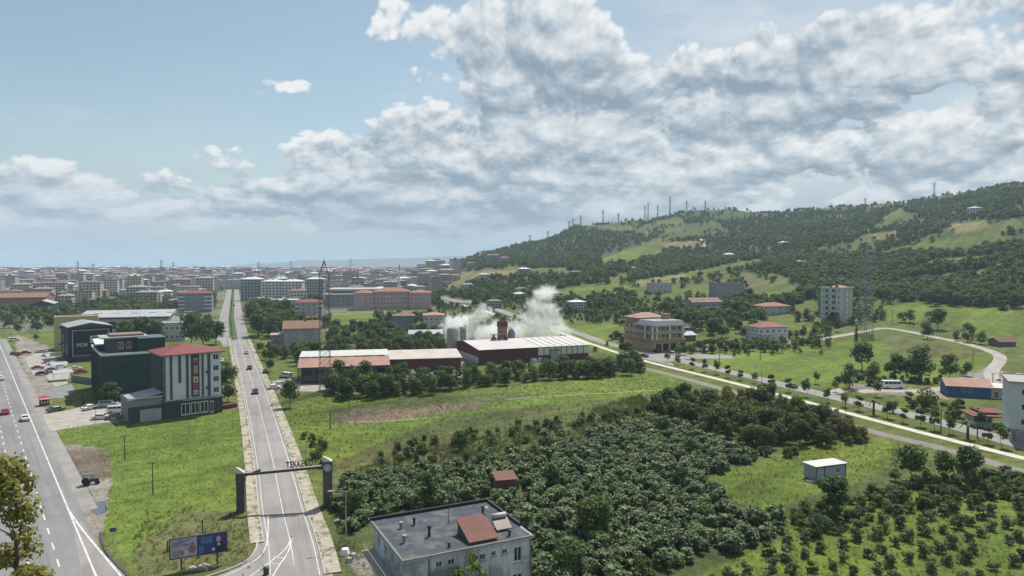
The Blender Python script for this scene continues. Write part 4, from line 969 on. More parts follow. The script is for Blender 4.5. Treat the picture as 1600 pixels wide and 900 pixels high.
# ------------------------------------------------------------------ the smoking factory
def factory():
    P1 = G(750, 570); th = R(22); k = (920 - 800) / FPX
    w = (k * P1.y - P1.x) / (math.cos(th) - k * math.sin(th)); d = 32.0; h = 6.0
    c = P1 + Vector((math.cos(th), math.sin(th), 0)) * (w / 2); c.z = -.02
    root = thing('factory', 'maroon factory shed with pale roof and chimney, smoke rising behind it', 'factory', c, th)
    mx = -w / 2 + w * .52
    walls(root, w, d, -.5, h, {3: []}, M['maroon'], name='wall')
    pale = mat('pale_cladding', (0.58, 0.57, 0.55), 0.65, 0.1, 0.4, streak=0.25)
    pbox(root, 'pale_cladding', pale, mx, w / 2 + .06, -.06, -.003, h * .42, h - .02)
    n = 9
    for i in range(1, n): pbox(root, 'cladding_post', M['metal_dark'], mx + (w / 2 - mx) * i / n - .12, mx + (w / 2 - mx) * i / n + .12, -.2, -.063, h * .4, h - .3)
    dr = pbox(root, 'gate_door', M['metal_grey'], mx + (w / 2 - mx) * .24, mx + (w / 2 - mx) * .40, -.34, -.21, .1, h * .72)
    pbox(dr, 'door_frame', M['metal_dark'], mx + (w / 2 - mx) * .23, mx + (w / 2 - mx) * .41, -.36, -.21, h * .72, h * .78)
    mb = MB(); o = .7; hr = 1.7; yc = d * .62
    A = [(-w / 2 - o, -o, h - .1), (w / 2 + o, -o, h - .1), (w / 2 + o, yc, h + hr), (-w / 2 - o, yc, h + hr)]; B = [(w / 2 + o, d + o, h - .1), (-w / 2 - o, d + o, h - .1), (-w / 2 - o, yc, h + hr), (w / 2 + o, yc, h + hr)]
    rp = mat('factory_roof', (0.50, 0.455, 0.455), 0.5, 0.08, 0.2, dirt=((0.40, 0.34, 0.33), .4), wave=('X', .9, .15))
    for q in (A, B): mb.hull8(q, [(p[0], p[1], p[2] + .15) for p in q])
    roof = mb.build('roof', rp, root)
    # brighter sheets with ribs over the right half
    mb = MB(); f = lambda x, y: (x, y, h - .1 + (hr + .1) * (y + o) / (yc + o) + .156)
    mb.hull8([f(mx, -o), f(w / 2 + o, -o), f(w / 2 + o, yc), f(mx, yc)], [tuple(Vector(f(*q)) + Vector((0, 0, .03))) for q in ((mx, -o), (w / 2 + o, -o), (w / 2 + o, yc), (mx, yc))])
    wr = mb.build('white_roof_sheet', M['sheet_white'], roof)
    for i in range(7):
        x = mx + (w / 2 - mx) * (i + .5) / 7; mb = MB(); mb.hull8([f(x - .5, 1), f(x + .5, 1), f(x + .5, yc - 1), f(x - .5, yc - 1)], [tuple(Vector(f(*q)) + Vector((0, 0, .22))) for q in ((x - .5, 1), (x + .5, 1), (x + .5, yc - 1), (x - .5, yc - 1))]); mb.build('skylight', M['sheet_white'], roof)
    for sg in (-1, 1):
        g = MB(); g.poly([(sg * w / 2, 0, h), (sg * w / 2, d, h), (sg * w / 2, yc, h + hr)]); g.build('gable_wall', M['maroon'], root)
    # white block wall and lean-to on the left gable
    pbox(root, 'block_base', M['sheet_white'], -w / 2 - .12, -w / 2 - .003, 1.5, d - 4, -.2, 2.8)
    # roof exhaust vents
    for i, x in enumerate((-w * .245, -w * .19, -w * .135)):
        mb = MB(); z = h + hr * .9; mb.box(x - .9, x + .9, yc - 2.8, yc - 1.2, z - .8, z + 1.4); v_ = mb.build('roof_vent', mat('vent_red', (0.25, 0.075, 0.075), .6, .15, 1.0) if i < 2 else M['metal_dark'], root)
        mb = MB(); mb.tube((x, yc - 2.0, z + 1.4), (x, yc - 2.0, z + 2.5), .45, None, 10); mb.box(x - 1.1, x + 1.1, yc - 3.0, yc - 1.0, z + 2.3, z + 2.55); mb.build('vent_cap', M['metal_dark'], v_)
    # brick stack with brown crown, blue hopper
    sx = -w * .07; mb = MB(); mb.box(sx - 1.7, sx + 1.7, d - 4, d - .6, h - 1, h + 6.2); st = mb.build('stack', mat('stack_rust', (0.22, 0.12, 0.055), .85, .3, .4, streak=.5), root)
    mb = MB(); mb.box(sx - 1.9, sx + 1.9, d - 4.2, d - .4, h + 6.203, h + 8.6); mb.build('stack_crown', mat('stack_brown', (0.07, 0.045, 0.035), .85, .3, .6), st)
    mb = MB()
    for q in (-1.1, 0, 1.1): mb.tube((sx + q, d - 2.2, h + 8.6), (sx + q, d - 2.2, h + 9.8), .4, .35, 8)
    mb.build('stack_pipe', M['rust'], st)
    bx_ = sx + 4.2; mb = MB(); mb.lathe([(1.7, h - .5), (1.7, h + 3.2), (1.0, h + 4.6), (.4, h + 5.4)], bx_, d - 3, 14); mb.build('blue_hopper', mat('blue_hopper', (0.13, 0.165, 0.21), .6, .15, .5, streak=.3), root, True)
    # concrete silos behind the left gable
    for sx2, sy, r_, hh, mm in ((-w / 2 - 1.5, d - 1.0, 2.9, 11.6, M['concrete']), (-w / 2 + 3.6, d + 3.4, 2.2, 11.0, M['concrete_dark'])):
        mb = MB(); mb.lathe([(r_, -.2), (r_, hh), (r_ * .8, hh + .8), (.4, hh + 1.3)], sx2, sy, 18); so = mb.build('silo', mm, root, True)
        for k2 in range(1, 5):
            mb = MB(); mb.lathe([(r_ + .1, hh * k2 / 5 - .12), (r_ + .1, hh * k2 / 5 + .12)], sx2, sy, 18); mb.build('silo_band', M['metal_grey'], so)
    return c, th, w, d, h
FAC = factory()
def smoke(name, label, c, dims, dens, seed, lobes):
    """billowing white smoke: a closed domain with noise density"""
    mb = MB(); k = 12; sx, sy, sz = dims
    prof = [(0.5 * math.sin(math.pi * (0.08 + .92 * t)) ** .6 + .12, t) for t in [i / 8 for i in range(9)]]
    mb.box(-sx, sx, -sy, sy, 0, sz)
    m = bpy.data.materials.new(name); m.use_nodes = True; t = m.node_tree; t.nodes.clear(); b = NB(t)
    out = b.node('ShaderNodeOutputMaterial'); pv = b.node('ShaderNodeVolumePrincipled'); pv.inputs['Color'].default_value = (0.97, 0.97, 0.97, 1); pv.inputs['Anisotropy'].default_value = 0.35
    tc_ = b.node('ShaderNodeTexCoord'); sp_ = b.node('ShaderNodeSeparateXYZ'); t.links.new(tc_.outputs['Object'], sp_.inputs[0])
    x, y, z = (E(b, sp_.outputs[i]) for i in range(3))
    zn = z / sz
    fall = None
    for bx0, bz0, rx, rz in lobes:
        ex = (x / sx - bx0) / rx; ey = y / (sy * (.5 + rx * .9)); ez = (zn - bz0) / rz
        g = 1.0 - (ex * ex + ey * ey + ez * ez)
        fall = g if fall is None else b.m('SMOOTH_MAX', fall, g, 0.3)
    fall = b.m('MINIMUM', b.m('MAXIMUM', fall, -1.6), 0.75)
    n = b.noise(b.comb(x + seed, y, z), 0.17, 6.0, 0.62, 2.1, 0.5) * .72 + b.noise(b.comb(x - seed, y, z), 0.5, 4.0, 0.6) * .28
    dn = b.smooth(fall * 0.62 + (n - 0.50) * 5.2, 0.02, 0.80)
    edge = b.smooth(zn, 0.0, 0.05) * b.smooth(zn, 1.0, 0.9) * b.smooth(b.m('ABSOLUTE', x / sx), 1.0, 0.9) * b.smooth(b.m('ABSOLUTE', y / sy), 1.0, 0.85)
    b.put(pv.inputs['Density'], dn * edge * dens); t.links.new(pv.outputs[0], out.inputs['Volume'])
    o = mb.build(name, m); o.location = c[0]; o.rotation_euler = (0, 0, c[1])
    m.cycles.volume_sampling = 'MULTIPLE_IMPORTANCE' if hasattr(m.cycles, 'volume_sampling') else m.cycles.volume_sampling
    return tag(o, label, 'smoke', 'smoke over the factory', 'stuff')
def fac_pt(x, y, z): return FAC[0] + Vector((math.cos(FAC[1]) * x - math.sin(FAC[1]) * y, math.sin(FAC[1]) * x + math.cos(FAC[1]) * y, z))
FW = FAC[2]
smoke('smoke_plume', 'white smoke billowing around the silo behind the left end of the factory', (fac_pt(-FW * .27, 41.0, 3.0), FAC[1]), (18, 7.0, 22), 0.45, 3.0, ((-.55, .42, .34, .26), (-.1, .45, .45, .30), (.25, .62, .26, .26), (.45, .28, .42, .22), (-.35, .2, .5, .2)))
smoke('smoke_plume', 'large white smoke cloud rising behind the right half of the factory roof', (fac_pt(FW * .22, 42.5, 2.0), FAC[1]), (29, 8.5, 30), 0.22, 40.0, ((0, .22, .75, .20), (.35, .38, .45, .24), (-.45, .2, .4, .16), (.40, .58, .34, .24), (.46, .78, .24, .20), (.6, .2, .34, .16)))

# ------------------------------------------------------------------ corner building and houses on the right
def corner_building():
    a, b_ = G(975, 541), G(1022, 550); th = math.atan2(b_.y - a.y, b_.x - a.x); w = (b_ - a).length; d = 17.0; h = 14.2
    c = (a + b_) / 2; c.z = -.02
    root = thing('corner_building', 'beige and brown three-storey corner building with balconies beside the pale footpath', 'building', c, th)
    be, br = (0.40, 0.29, 0.20), (0.42, 0.24, 0.10)
    walls(root, w, d, -.5, 4.6, {1: [(-7.5, -4.5, .3, 3.6), (-3.5, -.5, .3, 3.6), (1, 4, .3, 3.6)]}, M['objwall'], (0.44, 0.32, 0.22), 'dark', name='ground_floor_wall')
    ops = {0: [], 1: []}
    for z in (6.0, 9.6):
        ops[0] += [(-w / 2 + 1.2, -w / 2 + 3.6, z, z + 2.2), (-w / 2 + 5.4, -w / 2 + 8.2, z, z + 2.2)] + [(-w / 2 + 10 + k * 2.2, -w / 2 + 11.5 + k * 2.2, z, z + 2.0) for k in range(6)]
        ops[1] += [(-7.4 + k * 3.0, -5.4 + k * 3.0, z, z + 2.1) for k in range(5)]
    walls(root, w, d, 4.85, 11.6, ops, M['objwall'], be, name='upper_wall')
    pbox(root, 'cornice', M['objwall'], -w / 2 - .5, w / 2 + .5, -.5, d + .5, 4.6, 4.85, br); pbox(root, 'cornice', M['objwall'], -w / 2 - .5, w / 2 + .7, -.6, d + .5, 5.0 - .147, 5.5, br)
    for z in (8.4, ): pbox(root, 'balcony_band', M['objwall'], -w / 2 + 9, w / 2 + 1.2, -1.2, d + .2, z, z + .9, (0.38, 0.33, 0.27))
    pbox(root, 'balcony_band', M['objwall'], -w / 2 + 9, w / 2 + 1.2, -1.2, d + .2, 11.6, 12.3, (0.37, 0.35, 0.32))
    for x, y in ((w / 2 + .7, 1.0), (w / 2 + .7, 8.0), (w / 2 + .7, 15.5), (w / 2 - 6, -.8), (w / 2 - .2, -.8)): pbox(root, 'pillar', M['frame'], x - .35, x + .35, y - .35, y + .35, 5.5, 11.6)
    # roof floor: pink tiled part at the far end, grey glazed terrace at the near corner
    walls(root, w * .42, d - 2, 12.3, 14.6, {}, M['objwall'], (0.36, 0.24, 0.20), name='attic_wall', x0=-w * .28, y0=1)
    hip_roof(root, w * .42, d - 2, 14.6, 2.2, .9, M['tile_pink'], x0=-w * .28, y0=1)
    mb = MB(); mb.hull8([(-w * .02, -1.0, 12.3), (w / 2 + 1.0, -1.0, 12.3), (w / 2 + 1.0, d, 12.3), (-w * .02, d, 12.3)], [(w * .02, .2, 14.2), (w / 2 - .2, .2, 14.2), (w / 2 - .2, d - 1, 14.2), (w * .02, d - 1, 14.2)]); mb.build('terrace_cover', mat('grey_glazing', (0.26, 0.28, 0.29), .4, .15, .4), root)
    pbox(root, 'roof_hut', M['objwall'], w * .05, w * .16, d - 5, d - 1.5, 14.2, 16.8, (0.33, 0.22, 0.15))
    pbox(root, 'forecourt_shade', M['objwall'], -w / 2 + 1, w / 2 - 2, -1.6, -.61, 4.86 - .2, 5.0 - .15, (0.30, 0.20, 0.13))
corner_building()
house('brown_shed', 'brown walled shed with dark roof right of the corner building', 1058, 534, 1088, 16, 524, 10, 1, 2, (0.15, 0.08, 0.065), 'gable', 'sheet_grey', cat='shed', rh=1.4)
house('white_canopy_house', 'small dark house with white sheet roof behind the corner building', 1066, 522, 1088, 14, 513, 8, 1, 2, (0.12, 0.13, 0.13), 'flat', 'sheet_white')
house('red_roofed_villa', 'white two-storey villa with pink hipped roof beside the green field', 1185, 535, 1233, 12, 512, 12, 2, 5, (0.58, 0.59, 0.62), 'hip', 'tile_red', rh=2.2, trim=(0.30, 0.26, 0.26), balc=[(-.9, -.1)])
house('plain_upper_house', 'long pale house with flat roof high among the slope fields', 1018, 459, 1050, 10, 443, 12, 2, 5, (0.44, 0.41, 0.42), 'flat', 'sheet_grey')
house('grey_slope_block', 'grey four-storey block with pinkish roof on the slope', 1120, 467, 1163, 8, 443, 15, 4, 5, (0.27, 0.27, 0.28), 'flat', 'tile_pink', cat='apartment block')
house('brown_gable_villa', 'grey villa with brown gabled roof and balconies on the slope', 1082, 491, 1128, 10, 472, 14, 2, 6, (0.29, 0.31, 0.33), 'gable', 'tile_brown', rh=2.6, balc=[(-.8, .8)], trim=(0.36, 0.36, 0.36))
house('mottled_roof_villa', 'light blue villa with mottled red roof left of the cypress', 1192, 493, 1236, 12, 479, 13, 2, 4, (0.36, 0.42, 0.50), 'hip', 'tile_orange', rh=2.2)
def apartment_tower():
    p = G(1281, 504); th = R(-4)
    c, th, w = front(1282, 503, 1315, -50); h = hpx(1282, 503, 449); d = 15
    root = thing('apartment_tower', 'six-storey white and beige apartment tower at the foot of the hill', 'apartment block', c, th)
    fh = h / 6; ops = {0: [], 1: [(-1.2, .3, f * fh + 1.0, f * fh + 2.2) for f in range(6)], 3: []}
    for f in range(6):
        ops[0] += [(-w * .30, -w * .12, f * fh + .7, f * fh + 2.9), (w * .02, w * .24, f * fh + .7, f * fh + 2.9), (w * .34, w * .41, f * fh + 1.0, f * fh + 2.4), (-w * .43, -w * .37, f * fh + 1, f * fh + 2.4)]
    walls(root, w, d, -3, h, ops, M['objwall'], (0.50, 0.55, 0.55))
    pbox(root, 'end_wall', M['objwall'], w / 2 + .003, w / 2 + .12, 1.2, 6.0, -2, h - .3, (0.42, 0.36, 0.31)); pbox(root, 'end_wall', M['objwall'], w / 2 + .003, w / 2 + .12, 9.0, d, -2, h - .3, (0.42, 0.36, 0.31))
    for f in range(1, 6): balcony(root, -w * .32, -w * .10, f * fh, 1.1, M['sheet_white'], None, (0.5, 0.5, 0.5)); balcony(root, w * 0, w * .26, f * fh, 1.1, M['sheet_white'], None, (0.5, 0.5, 0.5))
    flat_roof(root, w, d, h, M['sheet_white'], .5, M['objwall'], (0.55, 0.50, 0.46), over=.6)
    for x in (-w * .2, w * .1): pbox(root, 'chimney', M['rust'], x - .6, x + .6, 4, 5.4, h + .06, h + 2.0)
    hip_roof(root, w - 1.5, d * .5, h + .062, 1.2, .2, M['tile_pink'], y0=6)
apartment_tower()
def blue_shed():
    c, th, w = front(1480, 619, 1553, -21); d = 10; h = hpx(1480, 619, 602)
    root = thing('blue_workshop', 'long blue workshop with faded pink roof beside the right-hand road', 'workshop', c, th)
    walls(root, w, d, -.5, h, {0: [(-w * .16, -w * .06, h * .45, h * .8), (-.01 * w, .09 * w, h * .45, h * .8)]}, mat('blue_wall', (0.05, 0.105, 0.24), .75, .15, .4, streak=.3))
    gable_roof(root, w, d, h, 1.5, .6, M['tile_pink'], 'x', M['sheet_grey'])
    walls(root, 4.5, d - 1, -.5, h * .95, {0: [(-1.4, -.3, .1, 2.2), (.4, 1.6, 1, 2.2)]}, M['objwall'], (0.42, 0.40, 0.37), name='end_room_wall', x0=w / 2 + 2.3, y0=.5)
    pbox(root, 'end_room_roof', M['sheet_white'], w / 2 + .62, w / 2 + 5.4, 0, d, h * .95, h * .95 + .2)
blue_shed()
def kiosk():
    c, th, w = front(1524, 667, 1556, -12); h = hpx(1524, 667, 650); d = 6
    root = thing('brown_roof_hut', 'small whitewashed hut with rusty brown canopy roof beside the road', 'hut', c, th)
    walls(root, w, d, -.3, h, {0: win_grid(w, 3, 1, h, 0, .9, 1.2, 1.0)}, M['objwall'], (0.36, 0.33, 0.29))
    pbox(root, 'canopy_roof', M['rust'], -w / 2 - 1.2, w / 2 + 2.0, -1.2, d + 1, h, h + .3); pbox(root, 'porch_roof', M['rust'], w / 2 - 2, w / 2 + 4, 1.0, d + 1.5, h + .6, h + .8)
kiosk()
def right_block():
    c, th, w = front(1577, 690, 1680, -29); h = hpx(1577, 690, 597); d = 13
    root = thing('white_block', 'white three-storey block with dark windows at the right edge', 'building', c, th)
    fh = h / 4; ops = {0: [], 3: []}
    for f in range(1, 4): ops[0] += [(-w / 2 + 1.9 + k * 4.2, -w / 2 + 4.7 + k * 4.2, f * fh + .6, f * fh + 2.0) for k in range(3)]
    walls(root, w, d, -.5, h, ops, M['objwall'], (0.50, 0.52, 0.54), depth=.3)
    flat_roof(root, w, d, h, M['concrete'], .3, M['concrete'], over=.5)
    pbox(root, 'mural_panel', mat('graffiti', (0.30, 0.28, 0.27), .8, .4, .9, dirt=((0.12, 0.08, 0.09), .8)), -w / 2 + .4, w / 2 - .4, -.06, -.003, .2, fh - .4)
right_block()
house('small_red_hut', 'small rust red roofed hut under trees near the bend of the lane', 1562, 542, 1590, 5, 534, 7, 1, 2, (0.13, 0.09, 0.08), 'gable', 'rust', cat='hut', rh=1.4)

# small outbuildings in the fields
def container():
    c, th, w = front(1272, 752, 1333, 22); 
    p = G(1275, 753); L = 7.0; D_ = 3.0; th = R(20); h = 2.75
    root = thing('site_container', 'white site container with flat overhanging roof in the meadow', 'container', p + Vector((math.cos(th) * L / 2, math.sin(th) * L / 2, 0)), th)
    walls(root, L, D_, .15, h, {0: [(1.2, 2.2, 1.2, 2.1)]}, mat('container_panel', (0.33, 0.36, 0.385), .6, .1, .5, streak=.3), depth=.1)
    for x in (-L / 2, -L / 2 + 2.0, L / 2): pbox(root, 'corner_post', M['metal_dark'], x - .09, x + .09, -.05, -.004, .15, h)
    pbox(root, 'roof', M['sheet_white'], -L / 2 - .3, L / 2 + .3, -.35, D_ + .3, h, h + .16); pbox(root, 'roof_edge', M['metal_dark'], -L / 2 - .32, L / 2 + .32, -.38, -.352, h - .05, h + .1)
    pbox(root, 'base_skid', M['metal_dark'], -L / 2 + .2, L / 2 - .2, .2, D_ - .2, 0, .147); pbox(root, 'door', M['sheet_grey'], -L / 2 + .6, -L / 2 + 1.5, -.06, -.004, .2, 2.2); pbox(root, 'door_step', M['concrete'], -L / 2 - 1.5, -L / 2 - .3, -.3, 1.0, 0, .25)
container()
def rust_hut():
    p = G(778, 777); th = R(14); L, D_, h = 3.5, 3.0, 3.1
    root = thing('rusty_hut', 'small rusty red tin hut among the dark hazel bushes', 'hut', p + Vector((1.5, 0, 0)), th)
    walls(root, L, D_, -.1, h, {}, M['rust'])
    for k in range(5): pbox(root, 'panel_rib', M['rust'], -L / 2 + .3 + k * .65, -L / 2 + .36 + k * .65, -.05, -.003, 0, h - .05)
    mb = MB(); mb.hull8([(-L / 2 - .2, -.25, h - .05), (L / 2 + .2, -.25, h - .05), (L / 2 + .2, D_ + .2, h + .5), (-L / 2 - .2, D_ + .2, h + .5)], [(-L / 2 - .2, -.25, h + .02), (L / 2 + .2, -.25, h + .02), (L / 2 + .2, D_ + .2, h + .57), (-L / 2 - .2, D_ + .2, h + .57)]); mb.build('roof', M['rust_light'], root)
    pbox(root, 'side_wall_fill', M['rust'], -L / 2 + .01, L / 2 - .01, D_ - .1, D_ - .02, h, h + .42); 
rust_hut()

# ------------------------------------------------------------------ welcome gate over the road
def welcome_gate():
    a, b = G(377, 799), G(512.5, 790); ax = (b - a).normalized(); th = math.atan2(ax.y, ax.x); L = (b - a).length; c = (a + b) / 2; c.z = 0
    root = thing('welcome_gate', 'town welcome gate spanning the road, dark clad columns and a lettered beam', 'gate', c, th)
    clad = mat('dark_cladding', (0.055, 0.065, 0.07), .5, .3, .8, dirt=((0.10, 0.075, 0.06), .6)); tile = mat('brown_cladding', (0.12, 0.09, 0.075), .7, .35, 1.2, dirt=((0.05, 0.045, 0.045), .6))
    hl, hr = hpx(377, 799, 738), hpx(512.5, 790, 720)
    def column(x, w, h, ms, name):
        mb = MB(); mb.box(x - w / 2, x + w / 2, -.7, .7, -.3, h * .75); o = mb.build(name, ms, root)
        mb = MB(); mb.box(x - w / 2 - .06, x + w / 2 + .06, -.76, .76, h * .75, h); mb.build('column_head', clad, o)
        n = int(h * .75 / .55)
        for k in range(1, n): mb = MB(); mb.box(x - w / 2 - .02, x + w / 2 + .02, -.72, -.703, k * .55, k * .55 + .05); mb.build('cladding_joint', M['metal_dark'], o)
        # slanted white cap
        mb = MB(); mb.hull8([(x - w / 2, -.6, h), (x + w / 2, -.6, h), (x + w / 2, .6, h), (x - w / 2, .6, h)], [(x - w / 2, -.3, h + .85), (x - w / 2 + .2, -.3, h + .75), (x - w / 2 + .2, .3, h + .75), (x - w / 2, .3, h + .85)]); mb.build('cap', M['sheet_white'], o)
        return o
    cl = column(-L / 2, 1.25, hl, clad, 'column'); cr = column(L / 2, 1.45, hr, tile, 'column')
    bz0, bz1 = hl - .55, hr - 1.15
    mb = MB(); x0, x1 = -L / 2 + .63, L / 2 - .73
    mb.hull8([(x0, -.35, bz0), (x1, -.35, bz1), (x1, .35, bz1), (x0, .35, bz0)], [(x0, -.35, bz0 + .22), (x1, -.35, bz1 + .22), (x1, .35, bz1 + .22), (x0, .35, bz0 + .22)]); bm_ = mb.build('beam', M['metal_dark'], root)
    mb = MB(); mb.hull8([(x0, -.36, bz0 + .34), (x1, -.36, bz1 + .34), (x1, .36, bz1 + .34), (x0, .36, bz0 + .34)], [(x0, -.36, bz0 + .46), (x1, -.36, bz1 + .46), (x1, .36, bz1 + .46), (x0, .36, bz0 + .46)]); mb.build('upper_beam', mat('beam_steel', (0.26, 0.24, 0.22), .5, .15, 1.0), root)
    mb = MB(); mb.hull8([(x0 - .2, -.3, bz0 - .1), (x0 + 2.4, -.3, bz0 + .25), (x0 + 2.4, .3, bz0 + .25), (x0 - .2, .3, bz0 - .1)], [(x0 - .2, -.3, bz0 + .1), (x0 + 2.4, -.3, bz0 + .9), (x0 + 2.4, .3, bz0 + .9), (x0 - .2, .3, bz0 + .1)]); mb.build('beam_bracket', M['metal_dark'], root)
    for k in range(7): x = x0 + (x1 - x0) * (k + .5) / 7; z = bz0 + (bz1 - bz0) * (k + .5) / 7; pbox(bm_, 'beam_strut', M['metal_dark'], x - .05, x + .05, -.3, .3, z + .22, z + .345)
    tilt = math.atan2(bz1 - bz0, x1 - x0)
    txt = text('TEKKEKÖY', root, (L * .20, -.38, bz0 + (bz1 - bz0) * .70 + .42), 1.38, mat('navy_letters', (0.018, 0.016, 0.035), .5, .1, 1.0), (math.pi / 2, -tilt, 0), spacing=1.1, ext=.10); txt.scale = (.66, 1, 1)
    # round emblem on the right column
    def disc(name, r, y, m_, par):
        mb = MB(); ring = [(L / 2 + r * math.cos(2 * math.pi * i / 24), y, hr - .95 + r * math.sin(2 * math.pi * i / 24)) for i in range(24)]
        mb.hull8(ring, [(p[0], y + .05, p[2]) for p in ring]); return mb.build(name, m_, par)
    em = disc('emblem', .62, -.86, M['sheet_white'], cr); disc('emblem_ring', .50, -.875, mat('emblem_blue', (0.25, 0.32, 0.42), .6, .15, 2.0), em)
    mb = MB(); mb.poly([(L / 2 - .22, -.89, hr - 1.25), (L / 2 + .22, -.89, hr - 1.25), (L / 2 + .12, -.89, hr - .85), (L / 2 + .2, -.89, hr - .62), (L / 2 - .05, -.89, hr - .72), (L / 2 - .2, -.89, hr - .9)]); mb.build('emblem_mark', M['sheet_white'], em)
welcome_gate()

# ------------------------------------------------------------------ billboard
def billboard():
    zb, zt = 1.75, 4.35
    bl, br = G(281, 893), G(338, 873); ax = (br - bl).normalized(); th = math.atan2(ax.y, ax.x)
    p0 = G(266, 874, zb); p1 = G(354, 860, zb); p0.z = p1.z = 0
    ax = (p1 - p0).normalized(); th = math.atan2(ax.y, ax.x); L = (p1 - p0).length; c = (p0 + p1) / 2; c.z = 0
    zt = zb + 2.55
    root = thing('billboard', 'roadside billboard with a pale poster half and a dark blue poster half', 'billboard', c, th)
    for x in (-L * .31, L * .33):
        mb = MB(); mb.tube((x, .22, -.3), (x, .22, zb + .6), .11); mb.build('post', M['metal_dark'], root)
    pbox(root, 'backing_panel', M['metal_dark'], -L / 2 - .12, L / 2 + .12, .06, .22, zb - .1, zt + .1)
    mb = MB(); mb.box(-L / 2 - .12, L / 2 + .12, -.08, .057, zb - .1, zb); mb.box(-L / 2 - .12, L / 2 + .12, -.08, .057, zt, zt + .1); mb.box(-L / 2 - .12, -L / 2, -.08, .057, zb, zt); mb.box(L / 2, L / 2 + .12, -.08, .057, zb, zt); mb.build('frame', M['metal_dark'], root)
    xm = -L * .02
    pale = mat('pale_poster', (0.33, 0.34, 0.41), .5, .25, .9, coords='obj'); blue = mat('blue_poster', (0.035, 0.05, 0.19), .5, .25, .5, coords='obj')
    a = pbox(root, 'poster', pale, -L / 2, xm - .06, .0, .05, zb, zt); b = pbox(root, 'poster', blue, xm + .06, L / 2, .0, .05, zb, zt)
    a['label'] = 'pale poster half with pink photographs'; b['label'] = 'dark blue poster half with a pale figure'
    pink = mat('poster_pink', (0.34, 0.21, 0.23), .5, .4, 1.6, coords='obj'); red = mat('poster_red', (0.28, 0.12, 0.14), .5, .4, 1.8, coords='obj'); ink = mat('poster_ink', (0.09, 0.08, 0.14), .5, .3, 1.5, coords='obj')
    def blob(par, m_, x, z, rx, rz, k=16, y=-.005, name='print'):
        mb = MB(); mb.poly([(x + rx * math.cos(2 * math.pi * i / k), y, z + rz * math.sin(2 * math.pi * i / k)) for i in range(k)]); return mb.build(name, m_, par)
    pa = xm - .06 + L / 2
    blob(a, pink, -L / 2 + pa * .3, zb + .62, pa * .24, .42); blob(a, red, -L / 2 + pa * .82, zb + .95, pa * .14, .55); blob(a, M['sheet_white'], -L / 2 + pa * .55, zb + .55, pa * .12, .42)
    for i, (x0, x1, z) in enumerate(((.06, .9, 1.55), (.08, .5, 1.85), (.3, .75, 2.12))):
        for k in range(9):
            xx = -L / 2 + pa * (x0 + (x1 - x0) * k / 9); mb = MB(); mb.box(xx, xx + pa * (x1 - x0) / 14, -.006, -.001, zb + z, zb + z + .14 + .05 * (k % 3)); o = mb.build('print', ink, a)
    cyan = mat('poster_cyan', (0.06, 0.13, 0.27), .5, .3, .8, coords='obj'); skin = mat('poster_skin', (0.40, 0.28, 0.26), .5, .1, 2.0, coords='obj'); suit = mat('poster_suit', (0.02, 0.022, 0.05), .5, .2, 1.0, coords='obj')
    pb_ = L / 2 - xm - .06; bx0 = xm + .06
    pbox(b, 'print', cyan, bx0 + pb_ * .1, bx0 + pb_ * .5, -.006, -.001, zb + 1.4, zb + 2.3); pbox(b, 'print', cyan, bx0 + pb_ * .02, bx0 + pb_ * .2, -.006, -.001, zb + .1, zb + 1.2)
    mb = MB(); xq = bx0 + pb_ * .74; mb.poly([(xq - pb_ * .22, -.006, zb + .02), (xq + pb_ * .25, -.006, zb + .02), (xq + pb_ * .22, -.006, zb + 1.0), (xq + pb_ * .08, -.006, zb + 1.35), (xq - pb_ * .1, -.006, zb + 1.3), (xq - pb_ * .2, -.006, zb + .9)]); mb.build('print', suit, b)
    blob(b, skin, xq - pb_ * .02, zb + 1.75, pb_ * .085, .42, y=-.009); blob(b, M['sheet_white'], xq - .05, zb + 1.05, pb_ * .05, .22, y=-.01); blob(b, M['sheet_white'], xq - pb_ * .2, zb + .45, pb_ * .06, .22, y=-.012)
    return root
billboard()
bp = G(309, 893)
mb = MB()
for k in range(26):
    a_, r_ = random.random() * 6.28, random.random() ** .6
    x, y = bp.x + 1.9 * r_ * math.cos(a_), bp.y + 1.0 + .8 * r_ * math.sin(a_); s_ = random.uniform(.12, .4)
    mb.hull8([(x - s_, y - s_ * .7, .0), (x + s_, y - s_ * .6, .0), (x + s_ * .8, y + s_, .0), (x - s_ * .7, y + s_ * .8, .0)], [(x - s_ * .6, y - s_ * .4, s_ * .9), (x + s_ * .7, y - s_ * .4, s_ * .7), (x + s_ * .5, y + s_ * .6, s_ * .8), (x - s_ * .5, y + s_ * .5, s_)])
tag(mb.build('rubble_heap', mat('rubble', (0.33, 0.26, 0.23), .9, .35, .9)), 'heap of pale broken stone under the billboard', 'rubble', kind='stuff')

